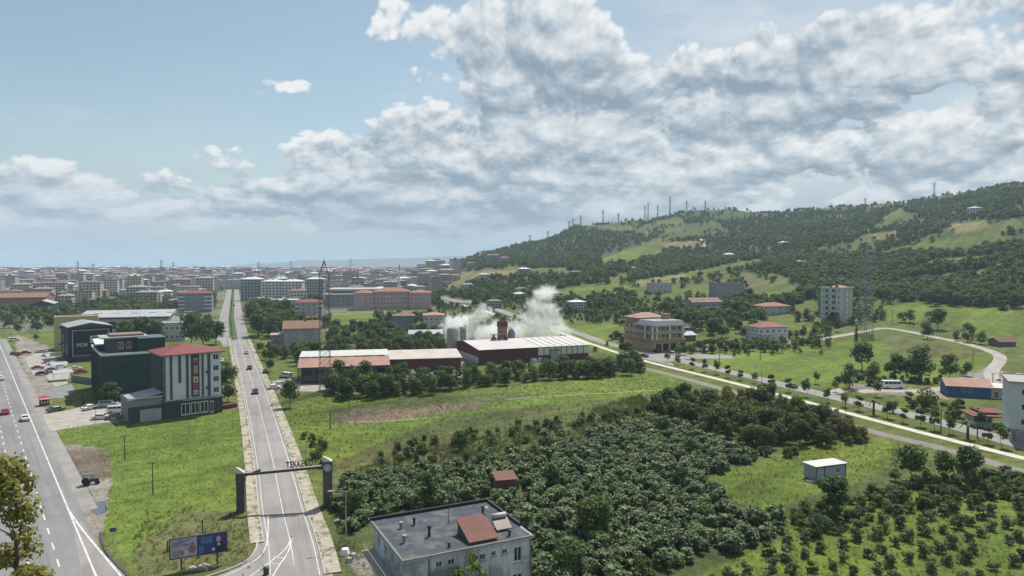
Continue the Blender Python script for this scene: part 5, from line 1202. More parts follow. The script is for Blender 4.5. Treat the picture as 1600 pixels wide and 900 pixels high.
# ------------------------------------------------------------------ poles, lamps, pylons
def pole(u, v, vt, label, r=.11, arms=1, name='utility_pole', m_=None):
    p = G(u, v); h = hpx(u, v, vt); root = thing(name, label, 'pole', p, R(20), 'utility poles')
    mb = MB(); mb.tube((0, 0, -.3), (0, 0, h), r, r * .65, 8); mb.build('shaft', m_ or M['wood_pole'], root)
    for k in range(arms):
        z = h - .25 - k * .8; mb = MB(); mb.box(-.8, .8, -.05, .05, z, z + .1); ar = mb.build('crossarm', M['metal_dark'], root)
        for x in (-.7, 0.0, .7): mb = MB(); mb.lathe([(.03, z + .1), (.06, z + .16), (.03, z + .3)], x, 0, 6); mb.build('insulator', M['concrete'], ar)
    return root
pole(195, 719, 680, 'thin dark pole standing in the lawn behind the puddled dirt'); pole(239, 773, 722, 'dark pole standing in the middle of the lawn')
pole(317, 840, 812, 'short dark post in rough grass behind the billboard', arms=0); pole(262, 862, 845, 'short black post at the left end of the billboard', .14, 0)
pole(811, 700, 665, 'dark wooden pole among the hazel bushes', .12, 0); pole(516, 670, 640, 'leaning fence-side post in the brown plot', .16, 0)
pole(533, 662, 642, 'pale post beside the brown plot', .10, 0, m_=M['concrete'])
for u, v, vt, l in ((1124, 566, 546, 'first power pole along the green field beyond the footpath'), (1188, 562, 542, 'second power pole along the green field'), (1285, 552, 528, 'power pole at the middle of the green field'), (1335, 537, 513, 'power pole below the apartment tower'),
    (1394, 507, 484, 'power pole right of the winding lane'), (1427, 512, 496, 'power pole left of the round tree'), (1520, 568, 546, 'power pole at the bend of the lane'), (1551, 606, 583, 'steel pole behind the blue workshop'), (1321, 641, 610, 'dark lamp post by the footpath near the side track'), (1470, 676, 640, 'dark lamp post by the right-hand road'), (1527, 684, 637, 'tall dark pole beside the brown-roofed hut')):
    pole(u, v, vt, l, .14)
def lamp(u, v, vt, rz, label, arm=2.2, arm2=None):
    p = G(u, v); h = hpx(u, v, vt); root = thing('street_lamp', label, 'street lamp', p, rz, 'street lamps')
    mb = MB(); mb.tube((0, 0, 0), (0, 0, h), .11, .06, 8); mb.build('post', M['metal_grey'], root)
    for a, zz in ((arm, h), (arm2, h * .45)):
        if a is None: continue
        s = -1 if a > 0 else 1; L = abs(a)
        mb = MB(); mb.tube((0, 0, zz - .1), (s * L * .6, 0, zz + .12), .05, .04); mb.tube((s * L * .6, 0, zz + .12), (s * L, 0, zz + .16), .04); ar = mb.build('arm', M['metal_grey'], root)
        mb = MB(); x0, x1 = s * L, s * (L + .7); mb.hull8([(x0, -.14, zz + .08), (x1, -.12, zz + .12), (x1, .12, zz + .12), (x0, .14, zz + .08)], [(x0, -.1, zz + .24), (x1, -.08, zz + .2), (x1, .08, zz + .2), (x0, .1, zz + .24)]); mb.build('lamp_head', M['sheet_white'], ar)
lamp(541, 851, 767, R(15), 'grey street lamp with two heads right of the welcome gate', 1.8, 1.0)
lamp(478, 727, 683, R(12), 'grey street lamp reaching over the road beyond the gate', 3.6)
lamp(447, 634, 600, R(10), 'street lamp beside the dark tree at the roadside', 2.0)
lamp(364, 668, 640, R(190), 'street lamp beside the office block and the road', 2.0)
lamp(1190, 600, 570, R(-30), 'street lamp on the verge of the right-hand road', 2.0)
def sign(u, v, vt, label):
    p = G(u, v); h = hpx(u, v, vt); root = thing('road_sign', label, 'sign', p, R(25))
    mb = MB(); mb.tube((0, 0, -.2), (0, 0, h), .05); mb.build('post', M['metal_grey'], root); pbox(root, 'panel', mat('sign_blue', (0.05, 0.09, 0.17), .5, .1, 1.0), -.42, .42, -.06, -.01, h - .55, h + .05)
sign(177, 849, 825, 'small blue road sign on a post in the lawn'); sign(149, 662, 636, 'thin signpost at the hotel yard beside the lawn')
def pylon(u, v, vt, w0, w1, label, narrow=.5, arms=3, rot=20, n=12, dark=True, D=None, peak=False, hh=None):
    if D is None: p = G(u, v); h = hpx(u, v, vt)
    else: p = at(u, D); _, ry, rz_ = ray(u, vt); h = HCAM + rz_ * D / ry - p.z
    if hh: h = hh
    root = thing('power_pylon', label, 'pylon', p, R(rot), 'power pylons'); m_ = M['galv'] if p.y > 600 or not peak else mat('dark_steel', (0.07, 0.065, 0.06), .6, .15, 1.0)
    t_ = max(.15, p.y / 5600.0) if p.y > 600 else max(.10, p.y / (2900.0 if peak else 1900.0))
    wid = lambda z: w0 + (w1 - w0) * min(1, z / (h * narrow)) if z < h * narrow else w1 * (1 if not peak or z < h * .885 else .62 * (h - z) / (h * .115))
    mb = MB(); zs = [h * .97 * (k / n) for k in range(n + 1)]
    cs = [[(sx * wid(z) / 2, sy * wid(z) / 2, z) for sx, sy in ((-1, -1), (1, -1), (1, 1), (-1, 1))] for z in zs]
    for k in range(n):
        for i in range(4): mb.bar(cs[k][i], cs[k + 1][i], t_)
    mb.build('leg_frame', m_, root)['kind'] = 'stuff'
    mb = MB()
    for k in range(n):
        for i in range(4):
            j = (i + 1) % 4; mb.bar(cs[k][i], cs[k + 1][j], t_ * .6); mb.bar(cs[k][j], cs[k + 1][i], t_ * .6); mb.bar(cs[k + 1][i], cs[k + 1][j], t_ * .6)
    mb.build('bracing', m_, root)['kind'] = 'stuff'
    mb = MB(); mb.tube((0, 0, h * .95), (0, 0, h), t_ * 1.2, t_ * .5, 6); mb.build('peak', m_, root)
    for k in range(arms):
        z = h * (.93 - .10 * k); L = (w1 * 1.4 + 1.6) * (1 + .15 * k); mb = MB()
        for s in (-1, 1): mb.bar((s * w1 * .3, 0, z), (s * L, 0, z + .2), t_ * .8); mb.bar((s * w1 * .3, 0, z + 1.2), (s * L, 0, z + .2), t_ * .7)
        ar = mb.build('crossarm', m_, root)
        for s in (-1, 1): mb = MB(); mb.tube((s * L, 0, z + .1), (s * L, 0, z - 1.4), t_ * .6); mb.build('insulator', M['metal_dark'], ar)
    return root
pylon(508, 613, 402, 3.4, 2.9, 'tall slim lattice pylon in front of the market shed', .4, 0, 8, 22, peak=True)
pylon(1352, 522, 394, 5.6, 4.6, 'broad dark lattice tower beside the apartment tower', .5, 2, 10, 18)
def hpy(u, vt, vb, label, w=2.6, Dm=None):
    D = Dm or 1560.0; p = at(u, D); pylon(u, 0, vt, w * 1.7, w * .55, label, .6, 3, 15, 8, D=D)
hp = [(1046, 306, 'tallest lattice pylon on the crest of the left hill'), (1012, 317, 'slim pylon on the hill crest left of the tallest one'), (1027, 320, 'low pylon just left of the tallest crest pylon'), (1007, 320, 'pylon on the hill crest beside a thin twin'), (942, 328, 'pylon midway up the hill shoulder'), (907, 336, 'second pylon above the wooded shoulder'), (895, 341, 'pylon above the steep wooded shoulder'), (889, 345, 'lowest pylon of the pair on the wooded shoulder'), (966, 333, 'small pylon beside the shoulder pylon'), (1072, 313, 'pylon right of the tallest crest pylon'), (1101, 313, 'faint pylon at the right end of the crest row'), (828, 367, 'small pylon low on the wooded ridge'), (856, 361, 'small pylon farther up the wooded ridge')]
for u, vt, l in hp: hpy(u, vt, 0, l)
hpy(1457, 284, 0, 'large pylon on the skyline of the right-hand hill', 4.0, 1250)
hpy(1350, 309, 0, 'faint pylon on the far skyline left of the large one', 3.0, 1600)
for u, vt, D, l in ((548, 402, 800, 'far lattice pylon behind the sports hall'), (404, 408, 900, 'far pylon above the boulevard flats'), (252, 405, 1100, 'far pylon standing over the town'), (271, 409, 1300, 'thin far pylon in the town'), (122, 408, 1200, 'far mast above the left of the town'), (146, 411, 1300, 'short far mast in the left town'), (455, 407, 1400, 'far thin mast left of the blue ridge')):
    pylon(u, 0, vt, 4.2, 1.6, l, .7, 2, 15, 7, D=D)
def minaret(u, vt, D, label):
    p = at(u, D); _, ry, rz_ = ray(u, vt); h = HCAM + rz_ * D / ry - p.z
    root = thing('minaret', label, 'minaret', p)
    mb = MB(); mb.lathe([(1.6, 0), (1.6, h * .2), (1.1, h * .25), (1.0, h * .7)], k=12); mb.build('shaft', M['white'], root)
    mb = MB(); mb.lathe([(1.0, h * .7), (1.9, h * .73), (1.9, h * .76), (1.0, h * .77)], k=12); mb.build('balcony', M['white'], root)
    mb = MB(); mb.lathe([(1.0, h * .77), (.95, h * .88), (1.2, h * .885), (.05, h)], k=12); mb.build('spire', M['sheet_grey'], root)
minaret(624, 411, 820, 'slender white minaret right of the sports hall'); minaret(697, 424, 1100, 'far white minaret at the foot of the wooded hill')

# ------------------------------------------------------------------ vehicles
def car_proto(kind):
    root = bpy.data.objects.new('car', None); COL.objects.link(root)
    if kind == 'car': L, Wd, prof, gl = 4.3, 1.76, [(-2.15, .35), (-2.15, .85), (-1.95, .98), (-1.55, 1.0), (-.95, 1.45), (.55, 1.45), (1.15, .98), (2.0, .86), (2.15, .7), (2.15, .35)], (1.0, (-1.48, -.92, .5, 1.05), 1.40)
    elif kind == 'van': L, Wd, prof, gl = 5.0, 1.9, [(-2.5, .35), (-2.5, 1.1), (-2.42, 1.9), (-2.3, 1.98), (1.0, 1.98), (1.75, 1.25), (2.4, 1.08), (2.5, .85), (2.5, .35)], (1.25, (-2.3, -2.2, 1.05, 1.72), 1.88)
    else: L, Wd, prof, gl = 6.9, 2.05, [(-3.45, .4), (-3.45, 1.2), (-3.4, 2.45), (-3.2, 2.62), (2.2, 2.62), (2.95, 1.55), (3.4, 1.3), (3.45, 1.0), (3.45, .4)], (1.5, (-3.2, -3.1, 2.2, 2.9), 2.35)
    def half(z): return Wd / 2 * (1.0 if z < gl[0] else 1.0 - .16 * (z - gl[0]) / max(.3, prof[4][1] - gl[0]))
    mb = MB(); n = len(prof)
    for s in (-1, 1): mb.v += [(s * half(z), x, z) for x, z in prof]
    for i in range(n): j = (i + 1) % n; mb.f.append((i, j, n + j, n + i)); mb.m.append(0)
    mb.f.append(tuple(reversed(range(n)))); mb.m.append(0); mb.f.append(tuple(range(n, 2 * n))); mb.m.append(0)
    me = mb.mesh('body', [M['objcar']]); bm = bmesh.new(); bm.from_mesh(me); bmesh.ops.recalc_face_normals(bm, faces=bm.faces)
    bmesh.ops.bevel(bm, geom=bm.edges[:], offset=.05, segments=1, affect='EDGES'); bm.to_mesh(me); bm.free()
    link('body', me, root)
    # glass
    def gq(name, pts): mb = MB(); mb.poly(pts); mb.build(name, M['glass'], root)
    z0, z1 = gl[0] + .04, gl[2]
    if kind == 'car':
        gq('windscreen', [(-.68, 1.13, 1.05), (.68, 1.13, 1.05), (.60, .64, 1.42), (-.60, .64, 1.42)]); gq('rear_window', [(.68, -1.50, 1.08), (-.68, -1.50, 1.08), (-.6, -1.03, 1.42), (.6, -1.03, 1.42)])
        for s in (-1, 1):
            for a, b in ((-1.35, -.28), (-.22, .95)): gq('side_window', [(s * (half(z0) + .012), a, z0), (s * (half(z0) + .012), b, z0), (s * (half(z1) + .012), b - (.42 if b > 0 else 0), z1), (s * (half(z1) + .012), a + (.42 if a < -1 else 0), z1)])
    else:
        fx = prof[4][0]; f2 = prof[5][0]; zt, zb_ = prof[4][1], prof[5][1]; q = .06
        gq('windscreen', [(-half(zb_) + .15, f2 - .04 + q, zb_ + .08), (half(zb_) - .15, f2 - .04 + q, zb_ + .08), (half(zt) - .15, fx + .1 + q, zt - .08), (-half(zt) + .15, fx + .1 + q, zt - .08)])
        nn = 3 if kind == 'van' else 4; y0, y1 = prof[2][0] + .3, fx - .05
        for s in (-1, 1):
            for k in range(nn): a = y0 + (y1 - y0) * k / nn; b = y0 + (y1 - y0) * (k + 1) / nn - .1; gq('side_window', [(s * (half(z0) + .015), a, z0), (s * (half(z0) + .015), b, z0), (s * (half(z1) + .015), b, z1), (s * (half(z1) + .015), a, z1)])
        gq('rear_window', [(.6, prof[2][0] - .06, zt - .75), (-.6, prof[2][0] - .06, zt - .75), (-.55, prof[2][0] - .04, zt - .2), (.55, prof[2][0] - .04, zt - .2)])
    r = .33 if kind == 'car' else .37
    wm = MB(); k = 14
    for i in range(k):
        a, b = 2 * math.pi * i / k, 2 * math.pi * (i + 1) / k
        wm.quad((-.11, r * math.cos(a), r * math.sin(a)), (-.11, r * math.cos(b), r * math.sin(b)), (.11, r * math.cos(b), r * math.sin(b)), (.11, r * math.cos(a), r * math.sin(a)))
    for s in (-.11, .11): wm.poly([(s, r * math.cos(2 * math.pi * i / k), r * math.sin(2 * math.pi * i / k)) for i in range(k)])
    wme = wm.mesh('wheel', [M['tyre']]); rm = MB(); rm.poly([(.118, r * .6 * math.cos(2 * math.pi * i / 10), r * .6 * math.sin(2 * math.pi * i / 10)) for i in range(10)]); rm.poly([(-.118, r * .6 * math.cos(2 * math.pi * i / 10), r * .6 * math.sin(2 * math.pi * i / 10)) for i in range(10)]); rme = rm.mesh('rim', [M['rim']])
    for s in (-1, 1):
        for y in (-L * .31, L * .31): wo_ = link('wheel', wme, root, (s * (Wd / 2 - .07), y, r)); link('rim', rme, wo_)
        mb = MB(); mb.box(s * Wd * .34 - .17, s * Wd * .34 + .17, L / 2 - .04, L / 2 + .015, .68, .84); mb.build('headlight', M['lamp_clear'], root)
        mb = MB(); mb.box(s * Wd * .38 - .11, s * Wd * .38 + .11, -L / 2 - .015, -L / 2 + .04, .72, .95); mb.build('tail_light', M['lamp_red'], root)
    return root
PROTO = {k: car_proto(k) for k in ('car', 'van', 'minibus')}; USED = set()
def vehicle(kind, col, u, v, ang, label, cat='car', group='cars in the scene', name=None):
    """ang: heading in degrees, 0 = away from the camera, positive turns left"""
    p = G(u, v); o = PROTO[kind] if kind not in USED else copy_tree(PROTO[kind]); USED.add(kind)
    o.name = name or {'car': 'car', 'van': 'van', 'minibus': 'minibus'}[kind]; o.location = (p.x, p.y, p.z + .036); o.rotation_euler = (0, 0, R(ang)); tag(o, label, cat, group)
    for ch in o.children:
        if ch.name.split('.')[0] == 'body': ch.color = c4(col)
    return o
WH, SI, GR, BK, RD, DK = (.62, .62, .61), (.36, .37, .39), (.12, .125, .13), (.02, .02, .022), (.34, .025, .025), (.06, .065, .07)
HD, RA = math.degrees(math.atan2(-hd.x, hd.y)), 21.0
CARS = [
 ('car', WH, 39, 657, HD, 'white car in the right lane of the highway'), ('car', RD, 8, 647, HD, 'red car in the left lane of the highway'), ('car', WH, 1, 594, HD, 'white car at the left edge far up the highway'), ('car', GR, 12, 505, HD, 'dark car distant at the top of the highway'),
 ('car', BK, 399, 615, 180 + RA, 'dark car nearest on the gate road heading to the camera'), ('car', BK, 390, 577, 180 + RA, 'black car on the gate road behind the nearest one'), ('car', SI, 385, 553, RA, 'grey car farther up the gate road'), ('car', WH, 352, 518, 180 + RA, 'white car waiting at the start of the boulevard'), ('car', BK, 366, 478, RA, 'dark car far along the boulevard'),
 ('van', WH, 184, 645, -70, 'white delivery van parked in the yard beside the office block'), ('car', WH, 140, 640, -20, 'white car parked beside the cypress in the yard'), ('car', WH, 158, 655, -70, 'white car parked at the yard edge near the lawn'), ('car', (.16, .14, .10), 180, 655, -70, 'brown car parked before the white van'),
 ('van', SI, 170, 636, -75, 'silver pickup van behind the white van'), ('car', (.05, .09, .06), 87, 643, -30, 'dark green car parked near the red kiosk'), ('car', RD, 59, 577, -60, 'red car parked in the sandy car yard'), ('car', BK, 66, 586, -60, 'black car parked in the sandy car yard'),
 ('car', (.16, .02, .02), 20, 554, HD, 'dark red car in the roadside row, first'), ('car', (.2, .03, .03), 28, 555, HD, 'dark red car in the roadside row, second'), ('car', (.16, .02, .02), 40, 553, -50, 'maroon car at the end of the roadside row'), ('van', WH, 22, 533, -40, 'white van parked up the roadside'),
 ('car', SI, 66, 551, -50, 'silver car parked beside the showroom, upper row'), ('car', SI, 74, 557, -50, 'silver car parked beside the showroom, second in row'), ('car', WH, 83, 570, -50, 'white car parked in the middle of the showroom row'), ('car', SI, 80, 580, -50, 'silver car parked under the grey awning'), ('car', WH, 95, 575, -55, 'white car parked close to the showroom wall'), ('car', WH, 118, 578, -55, 'white car behind the low grey wall near the showroom'), ('car', RD, 126, 583, -55, 'red car behind the low grey wall near the showroom'),
 ('car', SI, 36, 512, HD, 'silver car beside the far roadside trees'), ('car', WH, 48, 505, HD, 'white car at the far roadside yard'), ('car', BK, 28, 505, HD, 'black car at the far roadside yard'),
 ('van', WH, 446, 590, 60, 'white van parked beside the market shed'), ('car', WH, 437, 603, -60, 'white car parked at the roadside near the dark tree'), ('car', WH, 428, 608, -60, 'second white car at the roadside near the dark tree'), ('car', BK, 415, 583, RA, 'black car parked at the market yard entrance'), ('car', SI, 470, 594, 70, 'silver car in front of the market shed'), ('car', (.1, .1, .3), 486, 597, 80, 'blue car in front of the market shed'), ('car', WH, 497, 596, 80, 'white car in front of the market shed'),
 ('car', BK, 1006, 558, 40, 'black car on the path by the hedge end'), ('car', BK, 1027, 550, -60, 'black car parked before the corner building'), ('car', BK, 1049, 552, 0, 'dark car parked right of the corner building'), ('van', WH, 1066, 549, 80, 'white van in the lot right of the corner building'), ('car', SI, 1097, 550, 80, 'silver car in the lot right of the corner building'), ('car', WH, 1110, 549, 80, 'white car at the right end of the lot'), ('car', (.2, .1, .1), 1082, 549, 80, 'brownish car in the lot right of the corner building'), ('car', DK, 1237, 606, 15, 'dark car driving on the right-hand road'),
 ('car', WH, 346, 566, RA, 'white car beside the office block roof near the gate road'),
]
for k, c_, u, v, a, l in CARS: vehicle(k, c_, u, v, a, l, 'van' if k == 'van' else 'car')
vehicle('minibus', (.70, .70, .69), 1395, 607, -92, 'white minibus with a row of dark windows parked on the dirt track', 'minibus', None)

# red kiosk, small tractor and other roadside bits
def kiosk_red():
    p = G(70, 634); root = thing('red_kiosk', 'small red and white kiosk with peaked roof at the roadside', 'kiosk', p, R(38))
    walls(root, 2.4, 2.2, 0, 2.1, {0: [(-.8, .8, 1.0, 1.8)]}, mat('kiosk_red', (0.34, 0.035, 0.03), .6, .15, 1.0), depth=.1); mb = MB()
    mb.hull8([(-1.4, -.3, 2.1), (1.4, -.3, 2.1), (1.4, 2.5, 2.1), (-1.4, 2.5, 2.1)], [(-.15, 1.0, 2.9), (.15, 1.0, 2.9), (.15, 1.2, 2.9), (-.15, 1.2, 2.9)]); mb.build('roof', MATS['kiosk_red'], root); pbox(root, 'counter', M['white'], -.9, .9, -.35, -.004, .9, 1.0); pbox(root, 'awning', M['white'], -1.2, 1.2, -.9, -.31, 2.0, 2.08)
kiosk_red()
def tractor():
    p = G(142, 757); root = thing('tractor', 'small dark tractor with a blue canopy on the muddy ground', 'tractor', p, R(-50)); root.scale = (.85, .85, .85)
    mb = MB(); mb.hull8([(-.4, -.2, .6), (.4, -.2, .6), (.32, 1.5, .6), (-.32, 1.5, .6)], [(-.38, -.2, 1.35), (.38, -.2, 1.35), (.28, 1.45, 1.15), (-.28, 1.45, 1.15)]); mb.build('bonnet', M['metal_dark'], root)
    pbox(root, 'seat', M['tyre'], -.3, .3, -1.0, -.5, 1.0, 1.3)
    pbox(root, 'canopy', mat('canopy_blue', (0.06, 0.14, 0.23), .6, .15, 1.0), -.8, .8, -1.5, .3, 2.3, 2.42)
    for x in (-.7, .7):
        for y in (-1.4, .2): mb = MB(); mb.tube((x, y, .8), (x, y, 2.3), .035); mb.build('canopy_post', M['metal_dark'], root)
        for y, r in ((-.9, .72), (1.15, .42)):
            mb = MB(); mb.tube((x * 1.05 - .15, y, r), (x * 1.05 + .15, y, r), r, None, 16); mb.build('wheel', M['tyre'], root)
tractor()
for i, (u, v, sz) in enumerate(((539, 866, .55), (552, 872, .45), (546, 878, .4))):
    p = G(u, v); mb = MB(); mb.hull8([(-sz, -sz, 0), (sz, -sz, 0), (sz, sz, 0), (-sz, sz, 0)], [(-sz * .7, -sz * .7, sz * 1.5), (sz * .7, -sz * .6, sz * 1.4), (sz * .7, sz * .7, sz * 1.5), (-sz * .7, sz * .6, sz * 1.45)])
    o = mb.build('concrete_block', M['concrete'] if i else M['white']); o.location = p; o.rotation_euler = (0, 0, i)
    tag(o, ['white concrete block at the foot of the street lamp', 'grey concrete block, middle of three by the lamp', 'smallest grey concrete block by the lamp'][i], 'block', 'blocks by the street lamp')
p = G(416, 898); mb = MB(); mb.lathe([(.35, 0), (.38, .9), (.30, .95), (.28, 1.0)], k=12); o = mb.build('litter_bin', M['metal_dark'], None, True); o.location = (p.x, p.y, .04); tag(o, 'dark round bollard-like bin standing in the junction', 'bin')
# low grey garden walls and awnings beside the showroom
def awning(u1, v1, u2, rot, label, h=2.8, d=5.5):
    c, th, w = front(u1, v1, u2, rot); root = thing('awning', label, 'awning', c, th, 'awnings over the parked cars')
    mb = MB(); mb.hull8([(-w / 2, 0, h), (w / 2, 0, h), (w / 2, d, h + .5), (-w / 2, d, h + .5)], [(-w / 2, 0, h + .1), (w / 2, 0, h + .1), (w / 2, d, h + .6), (-w / 2, d, h + .6)]); mb.build('cover', M['sheet_grey'], root)
    for x in (-w / 2 + .2, w / 2 - .2):
        for y in (.2, d - .2): mb = MB(); mb.tube((x, y, 0), (x, y, h + .05), .06); mb.build('post', M['metal_grey'], root)
awning(72, 568, 96, 38, 'upper grey sheet awning over cars beside the showroom'); awning(80, 583, 104, 38, 'middle grey sheet awning beside the showroom'); awning(84, 597, 112, 38, 'lowest grey sheet awning beside the showroom')
def low_wall(pts, h, label, m_, t_=.25):
    P = gp(pts); root = thing('garden_wall', label, 'wall', P[0])
    for a, b in zip(P[:-1], P[1:]):
        d_ = b - a; L = d_.length; o = pbox(root, 'wall_section', m_, 0, L, -t_ / 2, t_ / 2, -.2, h); o.location = a - P[0]; o.rotation_euler = (0, 0, math.atan2(d_.y, d_.x))
low_wall([(112, 596), (146, 601)], 2.2, 'dark block wall before the showroom cars', M['concrete_dark']); low_wall([(344, 640), (368, 636)], 1.2, 'low dark red wall beside the office block', mat('red_wall', (0.15, 0.03, 0.04), .8, .2, .6), 1.6)
low_wall([(1088, 538), (1122, 536)], 1.8, 'brown garden wall right of the brown shed', M['maroon'])
# sacks and scrap heaps by the factory
for i, (u, v, s, c_, l) in enumerate(((836, 566, 2.6, M['sheet_white'], 'white heap of sacks before the factory gate'), (868, 562, 2.2, M['sheet_white'], 'low white heap of sheets along the factory wall'), (700, 584, 2.6, M['sheet_grey'], 'grey scrap heap left of the factory'), (683, 586, 2.4, M['metal_dark'], 'dark scrap heap beside the grey one'), (666, 588, 2.2, M['sheet_grey'], 'pale stack of bales before the scrap shed'), (640, 586, 2.2, M['concrete'], 'stack of pallets before the scrap shed'), (688, 566, 2.4, mat('blue_tarp', (.06, .12, .25), .6, .2, .8), 'blue tarp covered heap behind the scrap shed'), (708, 556, 2.0, M['sheet_white'], 'white machine boxes between shed and factory'))):
    p = G(u, v); mb = MB(); rr = random.Random(i)
    for k in range(9):
        x, y, q = rr.uniform(-s, s), rr.uniform(-s * .6, s * .6), rr.uniform(.5, 1.1); z = rr.uniform(0, .9)
        mb.hull8([(x - q, y - q * .7, max(0, z - .5)), (x + q, y - q * .7, max(0, z - .5)), (x + q, y + q * .7, max(0, z - .5)), (x - q, y + q * .7, max(0, z - .5))], [(x - q * .8, y - q * .5, z + q), (x + q * .7, y - q * .5, z + q * .9), (x + q * .8, y + q * .6, z + q), (x - q * .7, y + q * .5, z + q * .8)])
    o = mb.build('scrap_heap', c_); o.location = p; tag(o, l, 'heap', 'heaps in the factory yard', 'stuff')

# ------------------------------------------------------------------ plants: prototypes
L_HAZEL = leaf_mat('hazel_leaf', (0.054, 0.094, 0.028), (0.175, 0.235, 0.090), .34, .5, .30, .50)
L_BROAD = leaf_mat('broad_leaf', (0.044, 0.080, 0.018), (0.130, 0.180, 0.040), .38, .55, .22, .5)
L_DARK = leaf_mat('dark_leaf', (0.040, 0.076, 0.021), (0.110, 0.160, 0.040), .36, .55, .22, .5)
L_OLIVE = leaf_mat('olive_leaf', (0.068, 0.082, 0.018), (0.165, 0.165, 0.040), .38, .55, .2, .45)
L_GREY = leaf_mat('willow_leaf', (0.072, 0.104, 0.058), (0.160, 0.195, 0.120), .36, .55, .25, .4)
L_LIGHT = leaf_mat('light_leaf', (0.076, 0.125, 0.020), (0.165, 0.220, 0.042), .40, .55, .22, .4)
L_YELLOW = leaf_mat('yellowing_leaf', (0.115, 0.125, 0.018), (0.27, 0.245, 0.036), .45, .5, .25, .4)
L_ORCH = leaf_mat('orchard_leaf', (0.070, 0.086, 0.034), (0.165, 0.178, 0.075), .30, .6, .2, .5)
L_FAR = leaf_mat('wood_leaf', (0.052, 0.090, 0.024), (0.140, 0.185, 0.048), .34, .6, .15, .75)
L_GRASS = leaf_mat('grass_blade', (0.085, 0.130, 0.026), (0.155, 0.195, 0.048), .5, .6, .15, .55)
L_WEED = leaf_mat('weed_blade', (0.075, 0.102, 0.030), (0.175, 0.178, 0.068), .45, .6, .15, .6)
def leaf_mesh(name, clumps, n, size, mt, seed, jit=.16, up=.25, droop=0.0, kite=True):
    """clumps: (x, y, z, rx, ry, rz) lobes; n leaf faces spread over their shells"""
    rg = np.random.RandomState(seed); C = np.array(clumps, float); k = len(C)
    wgt = (C[:, 3] * C[:, 4] + C[:, 5] * C[:, 4]); ci = rg.choice(k, n, p=wgt / wgt.sum())
    d = rg.normal(size=(n, 3)); d[:, 2] += .15; d /= np.linalg.norm(d, axis=1)[:, None]
    rad = 1 - np.abs(rg.normal(0, jit, n)) + rg.normal(0, .04, n)
    p = C[ci, :3] + d * C[ci, 3:6] * rad[:, None]
    nr = d + rg.normal(0, .55, (n, 3)); nr[:, 2] += up * 2.2; nr /= np.linalg.norm(nr, axis=1)[:, None]
    t = np.cross(nr, rg.normal(size=(n, 3))); t /= np.linalg.norm(t, axis=1)[:, None] + 1e-9; b = np.cross(nr, t)
    s = size * rg.uniform(.6, 1.3, n)[:, None]
    if kite: q = [p - t * s * .55, p + b * s * .36 - t * s * .05, p + t * s * .6, p - b * s * .36 - t * s * .05]
    else: q = [p - t * s * .5 - b * s * .4, p - t * s * .5 + b * s * .4, p + t * s * .5 + b * s * .4, p + t * s * .5 - b * s * .4]
    q[2] = q[2] - np.array([0, 0, 1]) * s * (.12 + droop); q[0] = q[0] - np.array([0, 0, 1]) * s * .1
    v = np.stack(q, 1).reshape(-1, 3); tone = np.repeat(np.clip(rg.normal(.42, .20, n) + (rg.uniform(-.22, .22, k))[ci], 0, 1), 4)
    me = bpy.data.meshes.new(name); me.vertices.add(len(v)); me.vertices.foreach_set('co', v.ravel())
    me.loops.add(n * 4); me.loops.foreach_set('vertex_index', np.arange(n * 4, dtype=np.int32)); me.polygons.add(n); me.polygons.foreach_set('loop_start', np.arange(0, n * 4, 4, dtype=np.int32))
    me.update(calc_edges=True); a = me.attributes.new('tone', 'FLOAT', 'POINT'); a.data.foreach_set('value', tone.astype(np.float32)); me.materials.append(mt); return me
def blob_clumps(rg, n, rx, ry, z0, z1, r, top=.7):
    out = []
    for i in range(n):
        z = rg.uniform(0, 1); a = rg.uniform(0, 6.283); w = math.sqrt(max(.05, 1 - (abs(z - .42) / .62) ** 2.2)) * (1 - top * .25 * z); q = w * math.sqrt(rg.uniform(.12, 1)) * .78
        rr = r * rg.uniform(.65, 1.25); out.append((rx * q * math.cos(a), ry * q * math.sin(a), z0 + (z1 - z0) * z, rr, rr, rr * rg.uniform(.7, .95)))
    return out
def trunk_mesh(name, h, r, seed, limbs=5, spread=.5, stems=1):
    rg = np.random.RandomState(seed); mb = MB()
    for s in range(stems):
        a0 = rg.uniform(0, 6.28); off = .0 if stems == 1 else .18; p = Vector((off * math.cos(a0), off * math.sin(a0), -.25)); rad = r
        lean = Vector((math.cos(a0), math.sin(a0), 0)) * (0.04 if stems == 1 else .22)
        for k in range(4):
            q = p + Vector((rg.normal(0, .03 * h), rg.normal(0, .03 * h), h / 4)) + lean * h / 4; mb.tube(p, q, rad, rad * .78, 7); p = q; rad *= .78
            if k >= 1:
                for j in range(max(1, limbs // 3)):
                    a = rg.uniform(0, 6.28); L = h * spread * rg.uniform(.5, 1); mb.tube(p, p + Vector((math.cos(a) * L, math.sin(a) * L, L * rg.uniform(.5, 1.0))), rad * .6, rad * .2, 5)
    return mb.mesh(name, [M['bark']])
PLANT = {}
def plant_kind(key, builder, n): PLANT[key] = [builder(i) for i in range(n)]
def mk_tree(h, rx, nc, r, n, leaf, mt, limb=6, z0=.28, up=.25, jit=.16, tr=.17):
    def f(i):
        rg = np.random.RandomState(100 * nc + i * 7 + int(h * 10)); hh = h * rg.uniform(.9, 1.1)
        cl = blob_clumps(rg, nc, rx, rx * rg.uniform(.85, 1.1), hh * z0 + r * .5, hh - r * .7, r)
        return leaf_mesh('crown', cl, n, leaf, mt, i + nc, jit, up), trunk_mesh('trunk', hh * .62, tr * h / 8, i, limb)
    return f
plant_kind('broad', mk_tree(8, 3.0, 22, 1.25, 1500, .55, L_BROAD), 4)
plant_kind('dark', mk_tree(8, 3.1, 24, 1.3, 1600, .5, L_DARK, z0=.2), 4)
